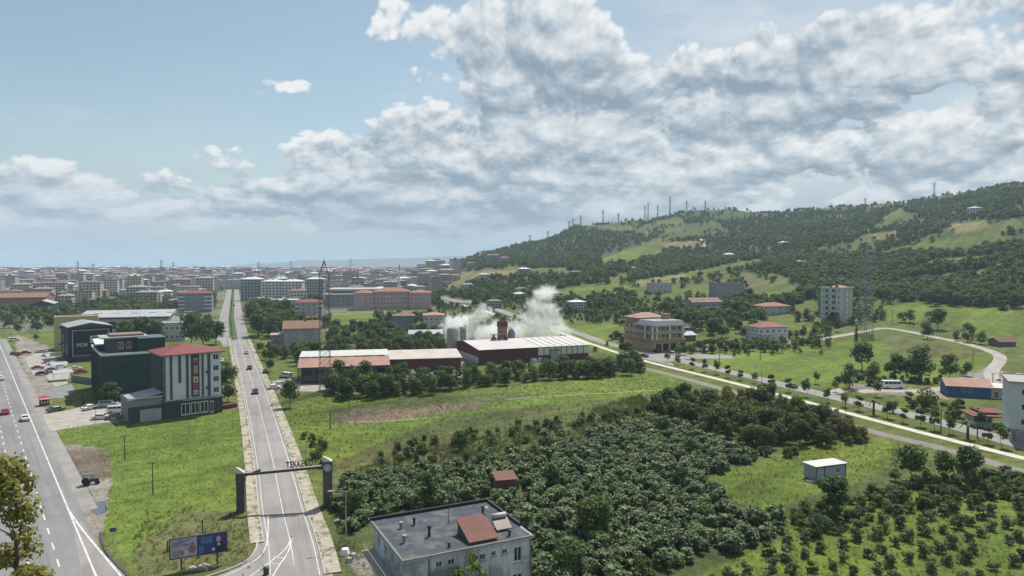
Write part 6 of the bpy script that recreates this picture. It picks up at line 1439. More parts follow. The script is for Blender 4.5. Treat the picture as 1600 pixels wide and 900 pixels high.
plant_kind('olive', mk_tree(5.5, 2.3, 16, .95, 1000, .42, L_OLIVE, z0=.05, jit=.22), 4)
plant_kind('grey', mk_tree(7, 2.3, 20, .95, 1300, .42, L_GREY, z0=.12), 3)
plant_kind('light', mk_tree(5, 2.0, 15, .9, 900, .42, L_LIGHT, z0=.1), 3)
plant_kind('hazel', lambda i: (leaf_mesh('foliage', blob_clumps(np.random.RandomState(900 + i), 17, 1.85, 1.85, .5, 2.2, .62), 640, .46, L_HAZEL, 300 + i, .25, .6), trunk_mesh('stem', 1.7, .06, i, 3, .4, 4)), 6)
plant_kind('shrub', lambda i: (leaf_mesh('foliage', blob_clumps(np.random.RandomState(700 + i), 10, .75, .75, .25, 1.15, .36), 330, .24, L_ORCH, 500 + i, .3, .2), trunk_mesh('stem', .8, .035, i, 3, .4, 3)), 5)
plant_kind('bush', lambda i: (leaf_mesh('foliage', blob_clumps(np.random.RandomState(40 + i), 12, 1.2, 1.2, .3, 1.7, .55), 520, .32, (L_BROAD, L_OLIVE, L_LIGHT, L_DARK)[i % 4], 800 + i, .25, .25), trunk_mesh('stem', 1.0, .04, i, 3, .4, 3)), 4)
plant_kind('young', lambda i: (leaf_mesh('crown', blob_clumps(np.random.RandomState(60 + i), 11, .85, .85, 1.3, 3.0, .55), 440, .32, (L_LIGHT, L_BROAD, L_DARK)[i % 3], 820 + i, .25, .25), trunk_mesh('trunk', 2.1, .05, i, 3, .3)), 3)
plant_kind('cypress', lambda i: (leaf_mesh('crown', [(0, 0, .6 + k * .62, .95 * (1 - k / 13) + .12, .95 * (1 - k / 13) + .12, .7) for k in range(11)], 900, .34, L_DARK, 840 + i, .2, .5), trunk_mesh('trunk', 3.0, .12, i, 2, .1)), 2)
plant_kind('plane', lambda i: (leaf_mesh('crown', blob_clumps(np.random.RandomState(5), 90, 5.6, 5.6, 8, 24.2, 1.3), 15000, .40, L_YELLOW, 860 + i, .3, .25, .05), trunk_mesh('trunk', 17, .42, i, 9, .13)), 1)
plant_kind('far', lambda i: (leaf_mesh('crown', blob_clumps(np.random.RandomState(20 + i), 9, 2.7, 2.7, 1.6, 6.4, 1.45), 170, 1.25, L_FAR, 870 + i, .12, .3), None), 5)
plant_kind('farlight', lambda i: (leaf_mesh('crown', blob_clumps(np.random.RandomState(25 + i), 8, 2.4, 2.4, 1.0, 5.0, 1.3), 150, 1.15, (L_BROAD, L_OLIVE, L_LIGHT, L_FAR)[i % 4], 890 + i, .12, .3), None), 4)
def palm(i):
    rg = np.random.RandomState(i); mb = MB()
    for k in range(16):
        a = 6.283 * k / 16 + rg.uniform(-.2, .2); L = rg.uniform(1.3, 1.8); up_ = rg.uniform(.2, .9); p = Vector((0, 0, 2.3)); dirv = Vector((math.cos(a), math.sin(a), 0)); sd = Vector((-math.sin(a), math.cos(a), 0))
        for s in range(4):
            q = p + dirv * (L / 4) + Vector((0, 0, (up_ - s * .42) * L / 4)); w0, w1 = .16 * (1.2 - s * .2), .16 * (1.0 - s * .24); mb.quad(p - sd * w0, p + sd * w0, q + sd * w1, q - sd * w1); p = q
    me = mb.mesh('crown', [L_DARK]); at_ = me.attributes.new('tone', 'FLOAT', 'POINT'); at_.data.foreach_set('value', np.clip(rg.normal(.5, .2, len(me.vertices)), 0, 1).astype(np.float32))
    t = MB(); t.lathe([(.22, -.1), (.2, .8), (.17, 1.6), (.2, 2.3)], k=9); return me, t.mesh('trunk', [M['bark']])
plant_kind('palm', palm, 2)
PN = {'hazel': ('hazel_bush', 'bush'), 'shrub': ('orchard_shrub', 'shrub'), 'bush': ('bush', 'bush'), 'olive': ('thicket_tree', 'tree'), 'young': ('street_tree', 'tree'), 'cypress': ('cypress_tree', 'tree'), 'plane': ('plane_tree', 'tree'), 'palm': ('palm_tree', 'palm'), 'grey': ('willow_tree', 'tree'), 'light': ('light_green_tree', 'tree'), 'broad': ('broadleaf_tree', 'tree'), 'dark': ('dark_tree', 'tree')}
PRG = random.Random(5)
def plant(key, p, s, label, group=None, sz=None, var=None):
    fm, sm = PLANT[key][PRG.randrange(len(PLANT[key])) if var is None else var]; nm, cat = PN[key]
    o = thing(nm, label, cat, p, PRG.uniform(0, 6.28), group); o.scale = (s, s, sz or s * PRG.uniform(.9, 1.1))
    f = link(fm.name.split('.')[0], fm, o)
    if sm is not None: link(sm.name.split('.')[0], sm, o)
    return o
# footprints and roads to keep plants off
OBST = []
def rect_of(o):
    lo, hi = [1e9, 1e9], [-1e9, -1e9]
    def walk(x, mtx):
        if x.type == 'MESH':
            for c in x.bound_box:
                q = mtx @ Vector(c)
                for i in (0, 1): lo[i] = min(lo[i], q[i]); hi[i] = max(hi[i], q[i])
        for ch in x.children: walk(ch, mtx @ ch.matrix_local)
    walk(o, Matrix.Identity(4)); return lo, hi
bpy.context.view_layer.update()
for o in list(COL.objects):
    if o.parent is None and o.get('category') and o.get('category') not in ('pole', 'pylon', 'street lamp', 'sign', 'smoke', 'minaret'):
        lo, hi = rect_of(o)
        if hi[0] > lo[0]: OBST.append((o.location.x, o.location.y, math.cos(o.rotation_euler.z), math.sin(o.rotation_euler.z), lo, hi))
LINES = [(rac, 5.9), (rb, 4.6), (fp, 2.0), (svc, 2.2), (lane, 3.2), (r2, 11.5), ([hB - hd * 60, hA + hd * 420], 4.0), (fpk, 2.2)]
LINES = [(np.array([(p.x, p.y) for p in resample(l, 3.0)]), w) for l, w in LINES]
def free(xs, ys, mg=1.0):
    ok = np.ones(len(xs), bool)
    for cx, cy, c, s, lo, hi in OBST:
        X, Y = xs - cx, ys - cy; lx, ly = X * c + Y * s, -X * s + Y * c
        ok &= ~((lx > lo[0] - mg) & (lx < hi[0] + mg) & (ly > lo[1] - mg) & (ly < hi[1] + mg))
    for pts, w in LINES:
        d2 = ((xs[:, None] - pts[None, :, 0]) ** 2 + (ys[:, None] - pts[None, :, 1]) ** 2).min(1); ok &= d2 > (w + mg * .5) ** 2
    return ok
def scatter(poly_px, sp, seed=0, jit=.42, mg=1.0, rot=0.35, keep=1.0):
    rg = np.random.RandomState(seed); W_ = [(p.x, p.y) for p in gp(poly_px)]; A = np.array(W_); c, s = math.cos(rot), math.sin(rot)
    lo, hi = A.min(0), A.max(0); R_ = np.hypot(*(hi - lo)) / 2 + sp; n = int(2 * R_ / sp) + 2
    gx, gy = np.meshgrid(np.arange(n) * sp - R_, np.arange(n) * sp - R_); gx = gx.ravel() + rg.uniform(-jit, jit, gx.size) * sp; gy = gy.ravel() + rg.uniform(-jit, jit, gy.size) * sp
    m = (lo + hi) / 2; xs, ys = m[0] + gx * c - gy * s, m[1] + gx * s + gy * c
    k = in_poly(xs, ys, W_) & (rg.uniform(size=xs.size) < keep); xs, ys = xs[k], ys[k]
    if len(xs): k = free(xs, ys, mg); xs, ys = xs[k], ys[k]
    return [(float(a), float(b)) for a, b in zip(xs, ys)]
def pix(x, y, z):
    dz_ = z - HCAM; fw = y * math.cos(PITCH) - dz_ * math.sin(PITCH); return 800 + FPX * x / fw, 450 - FPX * (y * math.sin(PITCH) + dz_ * math.cos(PITCH)) / fw

def stretch(poly, x, y):
    """which part of its own patch a tree stands in"""
    u, v = pix(x, y, gz(x, y)); us = [q[0] for q in poly]; vs = [q[1] for q in poly]
    a = (u - min(us)) / (max(us) - min(us)); b = (v - min(vs)) / max(1, max(vs) - min(vs))
    return ('left end', 'left part', 'left of middle', 'middle', 'right of middle', 'right part', 'right end')[max(0, min(6, int(a * 7)))] + ', ' + ('back', 'rear', 'front')[max(0, min(2, int(b * 3)))]
def stuff_scatter(name, pts, meshes, label, cat, seed=0, smin=.8, smax=1.2):
    """instances of a few leaf meshes on points: ground cover or a wood that reads as one mass"""
    rg = np.random.RandomState(seed); pts = np.asarray(pts, float); n = len(pts)
    if n == 0: return None
    me = bpy.data.meshes.new(name); me.vertices.add(n); me.vertices.foreach_set('co', pts[:, :3].ravel())
    sc_ = rg.uniform(smin, smax, n) * (pts[:, 3] if pts.shape[1] > 3 else 1)
    a = me.attributes.new('scl', 'FLOAT', 'POINT'); a.data.foreach_set('value', sc_.astype(np.float32))
    a = me.attributes.new('rot', 'FLOAT_VECTOR', 'POINT'); rv = np.zeros((n, 3), np.float32); rv[:, 2] = rg.uniform(0, 6.28, n); a.data.foreach_set('vector', rv.ravel())
    a = me.attributes.new('idx', 'INT', 'POINT'); a.data.foreach_set('value', rg.randint(0, len(meshes), n).astype(np.int32))
    o = link(name, me); col = bpy.data.collections.new(name + '_kinds')
    for i, m_ in enumerate(meshes): so = bpy.data.objects.new('kind_%02d' % i, m_); col.objects.link(so)
    ng = bpy.data.node_groups.new(name, 'GeometryNodeTree'); ng.interface.new_socket('Geometry', in_out='INPUT', socket_type='NodeSocketGeometry'); ng.interface.new_socket('Geometry', in_out='OUTPUT', socket_type='NodeSocketGeometry')
    N = ng.nodes.new; gi, go = N('NodeGroupInput'), N('NodeGroupOutput'); ip = N('GeometryNodeInstanceOnPoints'); ci = N('GeometryNodeCollectionInfo'); ci.inputs[0].default_value = col; ci.inputs[1].default_value = True; ci.inputs[2].default_value = True
    def attr(nm, ty): x = N('GeometryNodeInputNamedAttribute'); x.data_type = ty; x.inputs[0].default_value = nm; return x.outputs[0]
    Lk = ng.links.new; m2p = N('GeometryNodeMeshToPoints'); Lk(gi.outputs[0], m2p.inputs[0]); Lk(m2p.outputs[0], ip.inputs['Points']); Lk(ci.outputs[0], ip.inputs['Instance']); ip.inputs['Pick Instance'].default_value = True
    Lk(attr('idx', 'INT'), ip.inputs['Instance Index']); e2r = N('FunctionNodeEulerToRotation'); Lk(attr('rot', 'FLOAT_VECTOR'), e2r.inputs[0]); Lk(e2r.outputs[0], ip.inputs['Rotation']); Lk(attr('scl', 'FLOAT'), ip.inputs['Scale']); Lk(ip.outputs[0], go.inputs[0])
    md = o.modifiers.new('scatter', 'NODES'); md.node_group = ng
    return tag(o, label, cat, None, 'stuff')

# ------------------------------------------------------------------ plants: the hazel grove in front
HZ = [(528,758),(600,742),(720,736),(800,722),(850,705),(920,686),(1010,658),(1080,668),(1180,722),(1100,745),(1130,792),(1230,818),(1222,842),(1120,868),(1020,900),(980,960),(820,960),(828,842),(756,780),(640,800),(575,815),(545,842),(530,800)]
hz = [(x, y) for x, y in scatter(HZ, 2.35, 1, .40, .6)]
hz.sort(key=lambda q: q[0] ** 2 + q[1] ** 2)
rgh = random.Random(3)
def spot(u, v):
    """a rough place in the photograph for look-alike plants"""
    c_ = int(u // 90); r_ = int((v - 560) // 34); cols = ('far left', 'left', 'left of the gate', 'beside the gate', 'just past the gate', 'left of centre', 'centre-left', 'centre', 'under the rusty hut', 'right of the hut', 'centre-right', 'right of centre', 'below the thicket', 'by the container', 'right', 'far right', 'right edge', 'right edge', 'right edge')
    rows = ('topmost row', 'top row', 'second row', 'third row', 'fourth row', 'fifth row', 'sixth row', 'seventh row', 'eighth row', 'lowest row', 'bottom edge', 'bottom edge', 'bottom edge')
    return cols[max(0, min(18, c_))] + ', ' + rows[max(0, min(12, r_))]
for i, (x, y) in enumerate(hz[:300]):
    u, v = pix(x, y, 1.5)
    where = 'beside the near house' if u < 620 else 'behind the near house' if u < 840 else 'at the near grove edge' if v > 830 else 'amid the grove'
    plant('hazel', (x, y, 0), rgh.uniform(.5, 1.12), f'dark green hazel bush {where}, {spot(u, v)}', 'hazel bushes ' + where)
stuff_scatter('hazel_grove', [(x, y, 0, 1) for x, y in hz[300:]], [m[0] for m in PLANT['hazel']], 'far rows of the dark green hazel grove', 'grove', 5, .6, 1.1)
for q, (u, v, s, k, l) in enumerate(((930, 842, .95, 'broad', 'bright green leafy tree standing above the hazel bushes'), (1065, 765, .62, 'broad', 'green tree at the right side of the hazel grove'), (668, 790, .60, 'dark', 'dark tree behind the near house roof'), (862, 762, .55, 'broad', 'small tree right of the rusty hut'), (770, 700, .5, 'olive', 'pale bush above the upper grove edge'), (720, 704, .62, 'broad', 'round green bush at the upper grove edge'), (660, 720, .55, 'broad', 'left round bush at the upper grove edge'), (890, 910, .7, 'broad', 'leafy tree at the bottom edge right of the near house'), (905, 868, .5, 'light', 'pale shrub below the bright green tree'), (835, 722, .7, 'olive', 'olive bush beside the wooden pole'))):
    plant(k, G(u, v), s, l)
for x, y in scatter(HZ, 11.0, 71, .5, 1.0, keep=.5):
    u, v = pix(x, y, 1.5); plant(rgh.choice(['light', 'olive', 'broad']), (x, y, 0), rgh.uniform(.4, .62), f'lighter self-sown tree among the hazels, {spot(u, v)}', 'self-sown trees in the grove')
o = plant('light', (-4.15, 70.3, 0), 1.15, 'light green tree growing up before the near house wall', None, 2.15, 0)
# olive thicket beyond
TH = [(1000,668),(1030,632),(1120,625),(1200,636),(1290,648),(1340,676),(1350,692),(1300,697),(1240,700),(1200,708),(1120,690),(1080,668),(1010,652)]
for i, (x, y) in enumerate(scatter(TH, 3.6, 2, .4, .5)):
    u, v = pix(x, y, 1); plant('olive' if rgh.random() < .8 else 'broad', (x, y, 0), rgh.uniform(.65, 1.0), ('olive green tree of the thicket between grove and footpath, ' if u < 1200 else 'olive green tree in the right half of the thicket, ') + spot(u, v), 'thicket trees left half' if u < 1200 else 'thicket trees right half')
# orchard of young shrubs in rows
OR = [(1240,800),(1330,775),(1420,762),(1600,735),(1640,735),(1640,930),(1080,930),(1160,868),(1230,845)]
for i, (x, y) in enumerate(scatter(OR, 3.6, 4, .17, .5, .50, keep=.93)):
    u, v = pix(x, y, .5); w_ = 'near the bottom edge' if v > 850 else 'in the upper rows' if v < 800 else 'in the middle rows'
    plant('shrub', (x, y, 0), rgh.uniform(1.0, 1.6), f'small dark orchard shrub {w_}, {spot(u, v)}', 'orchard shrubs ' + w_)
# bushes and trees of the right-hand meadow
for k, u, v, s, l in (('dark', 1304, 813, .98, 'dark slim tree standing before the white container'), ('broad', 1425, 752, .95, 'broad bushy tree between container and service track'), ('broad', 1475, 750, .7, 'smaller tree right of the broad bushy one'), ('dark', 1512, 766, .98, 'dark tree at the right of the meadow clump'), ('grey', 1275, 838, .5, 'grey-green bush left of the dark slim tree'), ('light', 1398, 752, .55, 'light green bush left of the broad tree'), ('olive', 1450, 760, .6, 'olive bush between the meadow trees'), ('olive', 1545, 775, .55, 'olive bush right of the dark meadow tree')): plant(k, G(u, v), s, l, var=0)
for poly, sp, ks, lab, seed in (
    ([(1385,765),(1500,750),(1600,750),(1640,770),(1600,790),(1500,795),(1400,805),(1330,822),(1300,805),(1340,785)], 2.8, 'bush', 'rambling bush in the band above the orchard rows', 21),
    ([(1240,800),(1300,790),(1300,830),(1240,850),(1225,830)], 2.4, 'bush', 'rough bush at the left end of the orchard', 22),
    ([(1280,660),(1350,680),(1345,695),(1280,700)], 3.0, 'bush', 'bush at the right foot of the thicket', 23),
    ([(1150,700),(1230,705),(1260,712),(1160,725)], 2.8, 'bush', 'bush along the lower thicket edge', 24),
    ([(840,880),(1000,880),(960,950),(835,950)], 2.6, 'bush', 'bush under the near hazels at the bottom edge', 25),
    ([(640,690),(760,672),(900,655),(990,640),(1005,650),(900,668),(720,694),(600,722),(560,728)], 4.2, 'bush', 'scattered bush along the upper edge of the hazel grove', 26),
    ([(470,680),(500,690),(525,730),(515,742),(490,715)], 3.0, 'bush', 'roadside bush between pavement and field beyond the gate', 27),
    ([(1380,640),(1440,625),(1520,645),(1530,660),(1450,655)], 4.0, 'bush', 'wild bush on the plot before the blue workshop', 28),
    ([(1300,598),(1330,604),(1480,600),(1500,592),(1330,585)], 4.5, 'bush', 'bush along the dirt track behind the minibus', 29)):
    for x, y in scatter(poly, sp, seed): plant(ks, (x, y, gz(x, y)), rgh.uniform(.6, 1.15), lab + ', ' + stretch(poly, x, y), lab + 's')
# hedge of trees before the factory
HG = [(505,612),(530,598),(620,604),(720,598),(800,590),(900,585),(960,578),(1005,572),(1010,584),(930,592),(840,598),(740,606),(640,622),(540,628)]
for x, y in scatter(HG, 4.6, 6, .4, .3):
    u, v = pix(x, y, 1); w_ = 'left stretch' if u < 660 else 'middle stretch' if u < 840 else 'right stretch'
    plant(rgh.choice(['dark', 'broad', 'dark', 'olive', 'light']), (x, y, -.6), rgh.uniform(.80, 1.1), f'dense tree in the hedge before the factory, {stretch(HG, x, y)}', f'factory hedge trees {w_}')
# single trees
for k, u, v, s, l in (('plane', -62, 0, 1.0, 'tall yellowing plane tree leaning in at the left edge'),):
    o = plant(k, (-42.9, 56.0, 0), 1.0, l, None, 1.0, 0)
for k, u, v, s, l in (('dark', 222, 541, 1.95, 'big dark tree left of the white workshop'), ('broad', 196, 540, 1.7, 'round tree beside the big dark tree'), ('dark', 244, 540, 1.5, 'tree at the right of the dark tree group'), ('dark', 318, 541, 2.0, 'big dark tree between workshop and boulevard'), ('dark', 298, 537, 1.6, 'tree left of the boulevard-side big tree'), ('broad', 337, 538, 1.6, 'tree at the corner of the boulevard crossing'),
    ('broad', 172, 634, 1.0, 'round tree before the green office wall'), ('dark', 155, 628, .6, 'smaller tree left of the round tree before the green office'), ('cypress', 131, 634, .62, 'small dark cypress at the yard edge'), ('broad', 353, 612, 1.25, 'tree behind the right corner of the office block'), ('broad', 356, 628, .8, 'bushy tree right of the office block'), ('dark', 353, 596, .8, 'dark tree farther behind the office block'), ('dark', 453, 637, .95, 'dark roadside tree beyond the welcome gate'),
    ('broad', 1347, 579, 1.5, 'big round tree with clear trunk in the green field'), ('grey', 1327, 607, 1.3, 'grey-green willow at the field corner'), ('broad', 1400, 594, 1.3, 'tree left of the dark pair near the minibus'), ('dark', 1440, 596, 1.5, 'dark round tree behind the minibus'), ('broad', 1424, 596, 1.2, 'tree beside the dark round tree behind the minibus'), ('dark', 1482, 593, 1.15, 'tree at the right of the field edge'), ('light', 1510, 588, 1.1, 'light green tree near the lane bend'), ('olive', 1365, 602, 1.3, 'olive tree between willow and minibus'),
    ('dark', 1466, 515, 1.7, 'round dark tree in the upper meadow beside the lane'), ('grey', 1512, 535, 1.5, 'wide grey-green willow above the lane'), ('grey', 1532, 538, 1.1, 'second grey-green willow above the lane'), ('grey', 1495, 533, .8, 'small willow left of the wide one'), ('dark', 1449, 530, 1.0, 'dark bush-like tree below the round meadow tree'), ('cypress', 1239, 489, 1.7, 'tall dark cypress beside the mottled roof villa'), ('cypress', 1338, 532, 1.1, 'dark cypress below the lattice tower'),
    ('dark', 1115, 530, 1.5, 'big round dark tree right of the corner building'), ('dark', 1150, 500, 1.7, 'large bush-like tree under the slope block'), ('light', 1446, 640, 1.3, 'light green tree on the plot before the blue workshop'), ('broad', 1395, 645, .5, 'small tree at the side track corner'), ('cypress', 1448, 635, .75, 'pointed young tree behind the footpath'), ('dark', 28, 522, .7, 'tree by the far roadside yard'), ('broad', 60, 520, .9, 'round tree beside the yellow house'), ('broad', 56, 532, .5, 'small tree before the yellow house')):
    plant(k, G(u, v), s, l)
# street trees between road and footpath, two palms among them
ty = [(1043,566),(1060,571),(1082,577),(1101,581),(1119,585),(1137,590),(1157,594),(1180,599),(1205,606),(1232,613),(1260,620),(1293,629),(1318,636),(1342,642),(1365,648),(1387,654),(1412,661),(1438,667),(1460,673),(1483,678),(1512,686),(1543,694),(1565,700)]
for i, (u, v) in enumerate(ty):
    p = G(u, v); k = 'palm' if i in (14, 20) else 'young'
    plant(k, p, 1.4 * rgh.uniform(.85, 1.15), ('palm on the verge by the footpath' if k == 'palm' else 'young street tree on the verge between road and footpath') + (', far half' if i < 10 else ', near half' if k != 'palm' else f', {"left" if i == 14 else "right"} one'), 'street trees far half' if i < 10 else 'street trees near half' if k != 'palm' else None)
tn = [(1275,600),(1305,612),(1370,620),(1420,634),(1500,652),(1530,668)]
for i, (u, v) in enumerate(tn): plant('young', G(u, v), rgh.uniform(1.1, 1.6), 'young tree behind the right-hand road', 'young trees behind the road')
# belts and groves in the middle distance
for poly, sp, ks, s0, s1, lab, seed in (
    ([(378,520),(385,492),(440,490),(455,505),(440,530),(395,535)], 9.0, ('broad', 'dark'), 1.3, 1.9, 'tree of the leafy block right of the boulevard', 31),
    ([(405,545),(440,548),(425,585),(412,575)], 7.0, ('dark', 'broad'), .5, .7, 'tree before the derelict house by the road', 32),
    ([(440,560),(600,545),(700,535),(700,556),(600,560),(470,572)], 7.5, ('dark', 'broad', 'olive'), .75, 1.15, 'tree in the belt behind the market shed', 33),
    ([(510,515),(610,515),(700,525),(690,545),(600,548),(510,548)], 9.0, ('dark', 'broad', 'light'), .7, 1.1, 'garden tree in the plots behind the sheds', 34),
    ([(1050,548),(1130,543),(1180,540),(1180,552),(1060,556)], 5.5, ('olive', 'broad'), .45, .7, 'low tree along the parking lot edge', 35),
    ([(985,495),(1075,500),(1180,508),(1180,530),(1100,528),(1060,510),(990,500)], 10.0, ('dark', 'broad'), .7, 1.1, 'tree on the slope foot behind the corner building', 36),
    ([(1230,520),(1300,512),(1340,515),(1330,528),(1240,532)], 10.0, ('dark', 'olive'), .5, .8, 'tree below the apartment tower', 37),
    ([(935,535),(975,530),(1000,550),(985,560)], 6.0, ('broad', 'olive'), .45, .7, 'tree between factory and corner building', 38),
    ([(1440,478),(1520,480),(1600,490),(1600,470),(1500,462),(1440,465)], 8.5, ('dark', 'broad'), .9, 1.3, 'tree at the lower edge of the hillside wood', 39)):
    for x, y in scatter(poly, sp, seed, .42, .8): plant(rgh.choice(ks), (x, y, gz(x, y)), rgh.uniform(s0, s1), lab + ', ' + stretch(poly, x, y), lab + ' group')

# ------------------------------------------------------------------ plants: woods and hedges of the slopes, grass
def land_scatter(n, umin, umax, dmin, dmax, seed, accept):
    rg = np.random.RandomState(seed); u = rg.uniform(umin, umax, n); d = dmin * (dmax / dmin) ** (rg.uniform(0, 1, n) ** .72); x = (u - 800) / FPX * d; z = hgt(x, d)
    dz_ = z - HCAM; fw = d * math.cos(PITCH) - dz_ * math.sin(PITCH); pu = 800 + FPX * x / fw; pv = 450 - FPX * (d * math.sin(PITCH) + dz_ * math.cos(PITCH)) / fw
    k = accept(x, d, z, pu, pv, rg); return x[k], d[k], z[k]
def wobn(x, y, s, k): return np.sin(x / s + k) * np.cos(y / (s * 1.2) - k * 2) + .6 * np.sin(x / (s * .43) - y / (s * .5) + k * 3) + .4 * np.sin(x / (s * .2) + y / (s * .23))
HILLPX = [pl for _, pl in HILLF] + [[(1370,480),(1440,470),(1600,490),(1600,525),(1540,520),(1450,500),(1390,505)]] + [pl for c, pl, k in LAND[-4:]]
FOREST = [[(770,395),(880,350),(960,365),(940,400),(900,430),(840,425)], [(1000,400),(1100,380),(1210,395),(1100,430),(980,440)], [(1120,345),(1300,330),(1400,330),(1330,380),(1180,400)], [(1330,400),(1460,395),(1560,400),(1600,380),(1600,480),(1440,475),(1250,450),(1240,420)], [(1180,400),(1280,395),(1340,410),(1300,440),(1200,430)], [(1400,330),(1600,290),(1600,340),(1500,345)], [(660,405),(720,398),(760,405),(740,420),(680,422)]]
def acc_wood(x, y, z, pu, pv, rg):
    open_ = np.zeros(len(x), bool)
    for pl in HILLPX: open_ |= in_poly(pu, pv, pl)
    fo = np.zeros(len(x), bool)
    for pl in FOREST: fo |= in_poly(pu, pv, pl)
    n = wobn(x, y, 58, 1.7); p = np.where(fo, .95, np.where(n > .3, .70, np.where(n > -.05, .26, .06)))
    k = (~open_) & (rg.uniform(size=len(x)) < p) & (z > 3.5)
    k[k] &= free(x[k], y[k], 3.0); return k
x, y, z = land_scatter(36000, 640, 1720, 400, 1750, 77, acc_wood)
order = np.argsort(y); x, y, z = x[order], y[order], z[order]
near_n = 200
for i in range(near_n):
    w_ = 'right of the apartment tower' if 800 + FPX * x[i] / y[i] > 1345 else 'on the lower slope among the villas' if 800 + FPX * x[i] / y[i] > 980 else 'on the slope behind the factory'
    o = thing('slope_tree', f'round crowned tree {w_}, ' + stretch([(640, 420), (1600, 420), (1600, 530), (640, 530)], float(x[i]), float(y[i])), 'tree', (x[i], y[i], z[i] - .2), rgh.uniform(0, 6.28), 'slope trees ' + w_); s = rgh.uniform(.6, 1.15); o.scale = (s, s, s)
    link('crown', rgh.choice(PLANT['far'] + PLANT['farlight'])[0], o)
    mb_t = PLANT['broad'][0][1]; t_ = link('trunk', mb_t, o); t_.scale = (.8, .8, .5)
P4 = np.stack([x, y, z - .2, np.ones(len(x))], 1)[near_n:]
stuff_scatter('hillside_wood', P4, [m[0] for m in PLANT['far'] + PLANT['farlight']], 'dense dark woods and hedges covering the hillside', 'wood', 8, .65, 1.3)
CLEAR = [[(495,483),(685,483),(685,500),(495,500)], [(372,469),(475,469),(475,484),(372,484)], [(268,487),(338,487),(338,503),(268,503)], [(610,512),(700,512),(700,522),(610,522)]]
def clear_px(pu, pv):
    k = np.zeros(len(pu), bool)
    for pl in CLEAR: k |= in_poly(pu, pv, pl)
    return k
def acc_gard(x, y, z, pu, pv, rg):
    open_ = np.zeros(len(x), bool)
    for pl in HILLPX: open_ |= in_poly(pu, pv, pl)
    n = wobn(x, y, 31, .4); k = (~open_) & (rg.uniform(size=len(x)) < np.where(n > .2, .8, .25)) & (z <= 12) & ~clear_px(pu, pv); k[k] &= free(x[k], y[k], 2.0); return k
x, y, z = land_scatter(5200, 560, 1300, 300, 760, 78, acc_gard)
stuff_scatter('garden_shrubbery', np.stack([x, y, z, np.full(len(x), .62)], 1), [m[0] for m in PLANT['farlight'] + PLANT['far']], 'mixed shrubs and low trees of the gardens behind the factory', 'shrubs', 9, .6, 1.25)
# grass tufts and weeds
def tuft(i, mt, h, n=11, sp=.22):
    rg = np.random.RandomState(i); v, tn_ = [], []
    for k in range(n):
        a = rg.uniform(0, 6.28); r = sp * math.sqrt(rg.uniform()); bx_, by_ = r * math.cos(a), r * math.sin(a); a2 = rg.uniform(0, 6.28); w = .035 * rg.uniform(.7, 1.4); hh = h * rg.uniform(.5, 1.1); lx, ly = rg.normal(0, .22 * h, 2)
        v += [(bx_ - w * math.cos(a2), by_ - w * math.sin(a2), 0), (bx_ + w * math.cos(a2), by_ + w * math.sin(a2), 0), (bx_ + lx, by_ + ly, hh)]; tn_ += [rg.uniform(0, 1)] * 3
    me = bpy.data.meshes.new('tuft'); me.from_pydata(v, [], [(3 * k, 3 * k + 1, 3 * k + 2) for k in range(n)]); a = me.attributes.new('tone', 'FLOAT', 'POINT'); a.data.foreach_set('value', tn_); me.materials.append(mt); me.update(); return me
TUFT = [tuft(i, L_GRASS, .42) for i in range(4)]; WEED = [tuft(20 + i, L_WEED, .8, 14, .35) for i in range(4)]
def grass(poly, sp, meshes, name, label, seed, smin, smax, keep=1.0):
    pts = scatter(poly, sp, seed, .5, .05, .2, keep); rg = np.random.RandomState(seed); pts = [q for q in pts if rg.uniform() < .62 + .38 * math.sin(q[0] / 3.1 + 2 * math.sin(q[1] / 5.3)) * math.cos(q[1] / 4.3 - q[0] / 7.7)]; stuff_scatter(name, [(a, b, gz(a, b), 1) for a, b in pts], meshes, label, 'grass', seed, smin, smax)
grass([(78,684),(105,664),(200,668),(345,640),(372,645),(378,700),(376,800),(400,850),(380,885),(300,897),(205,897),(160,830),(165,760),(150,700)], .95, TUFT, 'lawn_grass', 'ragged green grass of the lawn between highway and gate road', 51, .35, .85)
grass([(300,795),(378,800),(402,850),(383,885),(300,897),(215,897),(200,860),(230,800)], .85, WEED, 'verge_weeds', 'dry weeds and tall grass around the billboard', 52, .45, .9)
grass([(440,645),(500,615),(700,612),(900,596),(1010,580),(1075,600),(1010,650),(900,668),(720,694),(600,722),(530,745),(490,720)], 1.25, TUFT + WEED, 'field_grass', 'tall grass and weeds of the field before the factory hedge', 53, .4, 1.0)
grass([(1095,745),(1180,722),(1310,690),(1400,690),(1450,720),(1640,760),(1640,930),(1090,930),(1150,870),(1230,838),(1130,790)], 1.0, TUFT + WEED, 'meadow_grass', 'rough meadow grass around the container and the orchard', 54, .35, .9)
grass([(512,800),(530,790),(560,850),(600,870),(580,900),(545,870)], .6, TUFT + WEED, 'roadside_weeds', 'weeds along the pavement beside the near house', 55, .5, 1.0)

UP = [(535,745),(600,718),(720,690),(830,668),(900,660),(1000,645),(1010,655),(920,684),(850,704),(800,720),(720,734),(600,740)]
grass(UP, .8, WEED, 'tall_weeds', 'tall pale weeds between the field and the hazel grove', 57, .7, 1.7)
CR = [(925,640),(1000,618),(1020,632),(1005,648),(940,652)]
grass(CR, .6, TUFT + WEED, 'maize_plot', 'pale green tall plot left of the thicket', 58, 1.0, 1.9)
for x, y in scatter(UP, 4.6, 59, .45): plant(rgh.choice(['hazel', 'bush', 'bush']), (x, y, 0), rgh.uniform(.5, 1.0), 'low bush in the weedy strip above the grove, ' + stretch(UP, x, y), 'bushes in the weedy strip')

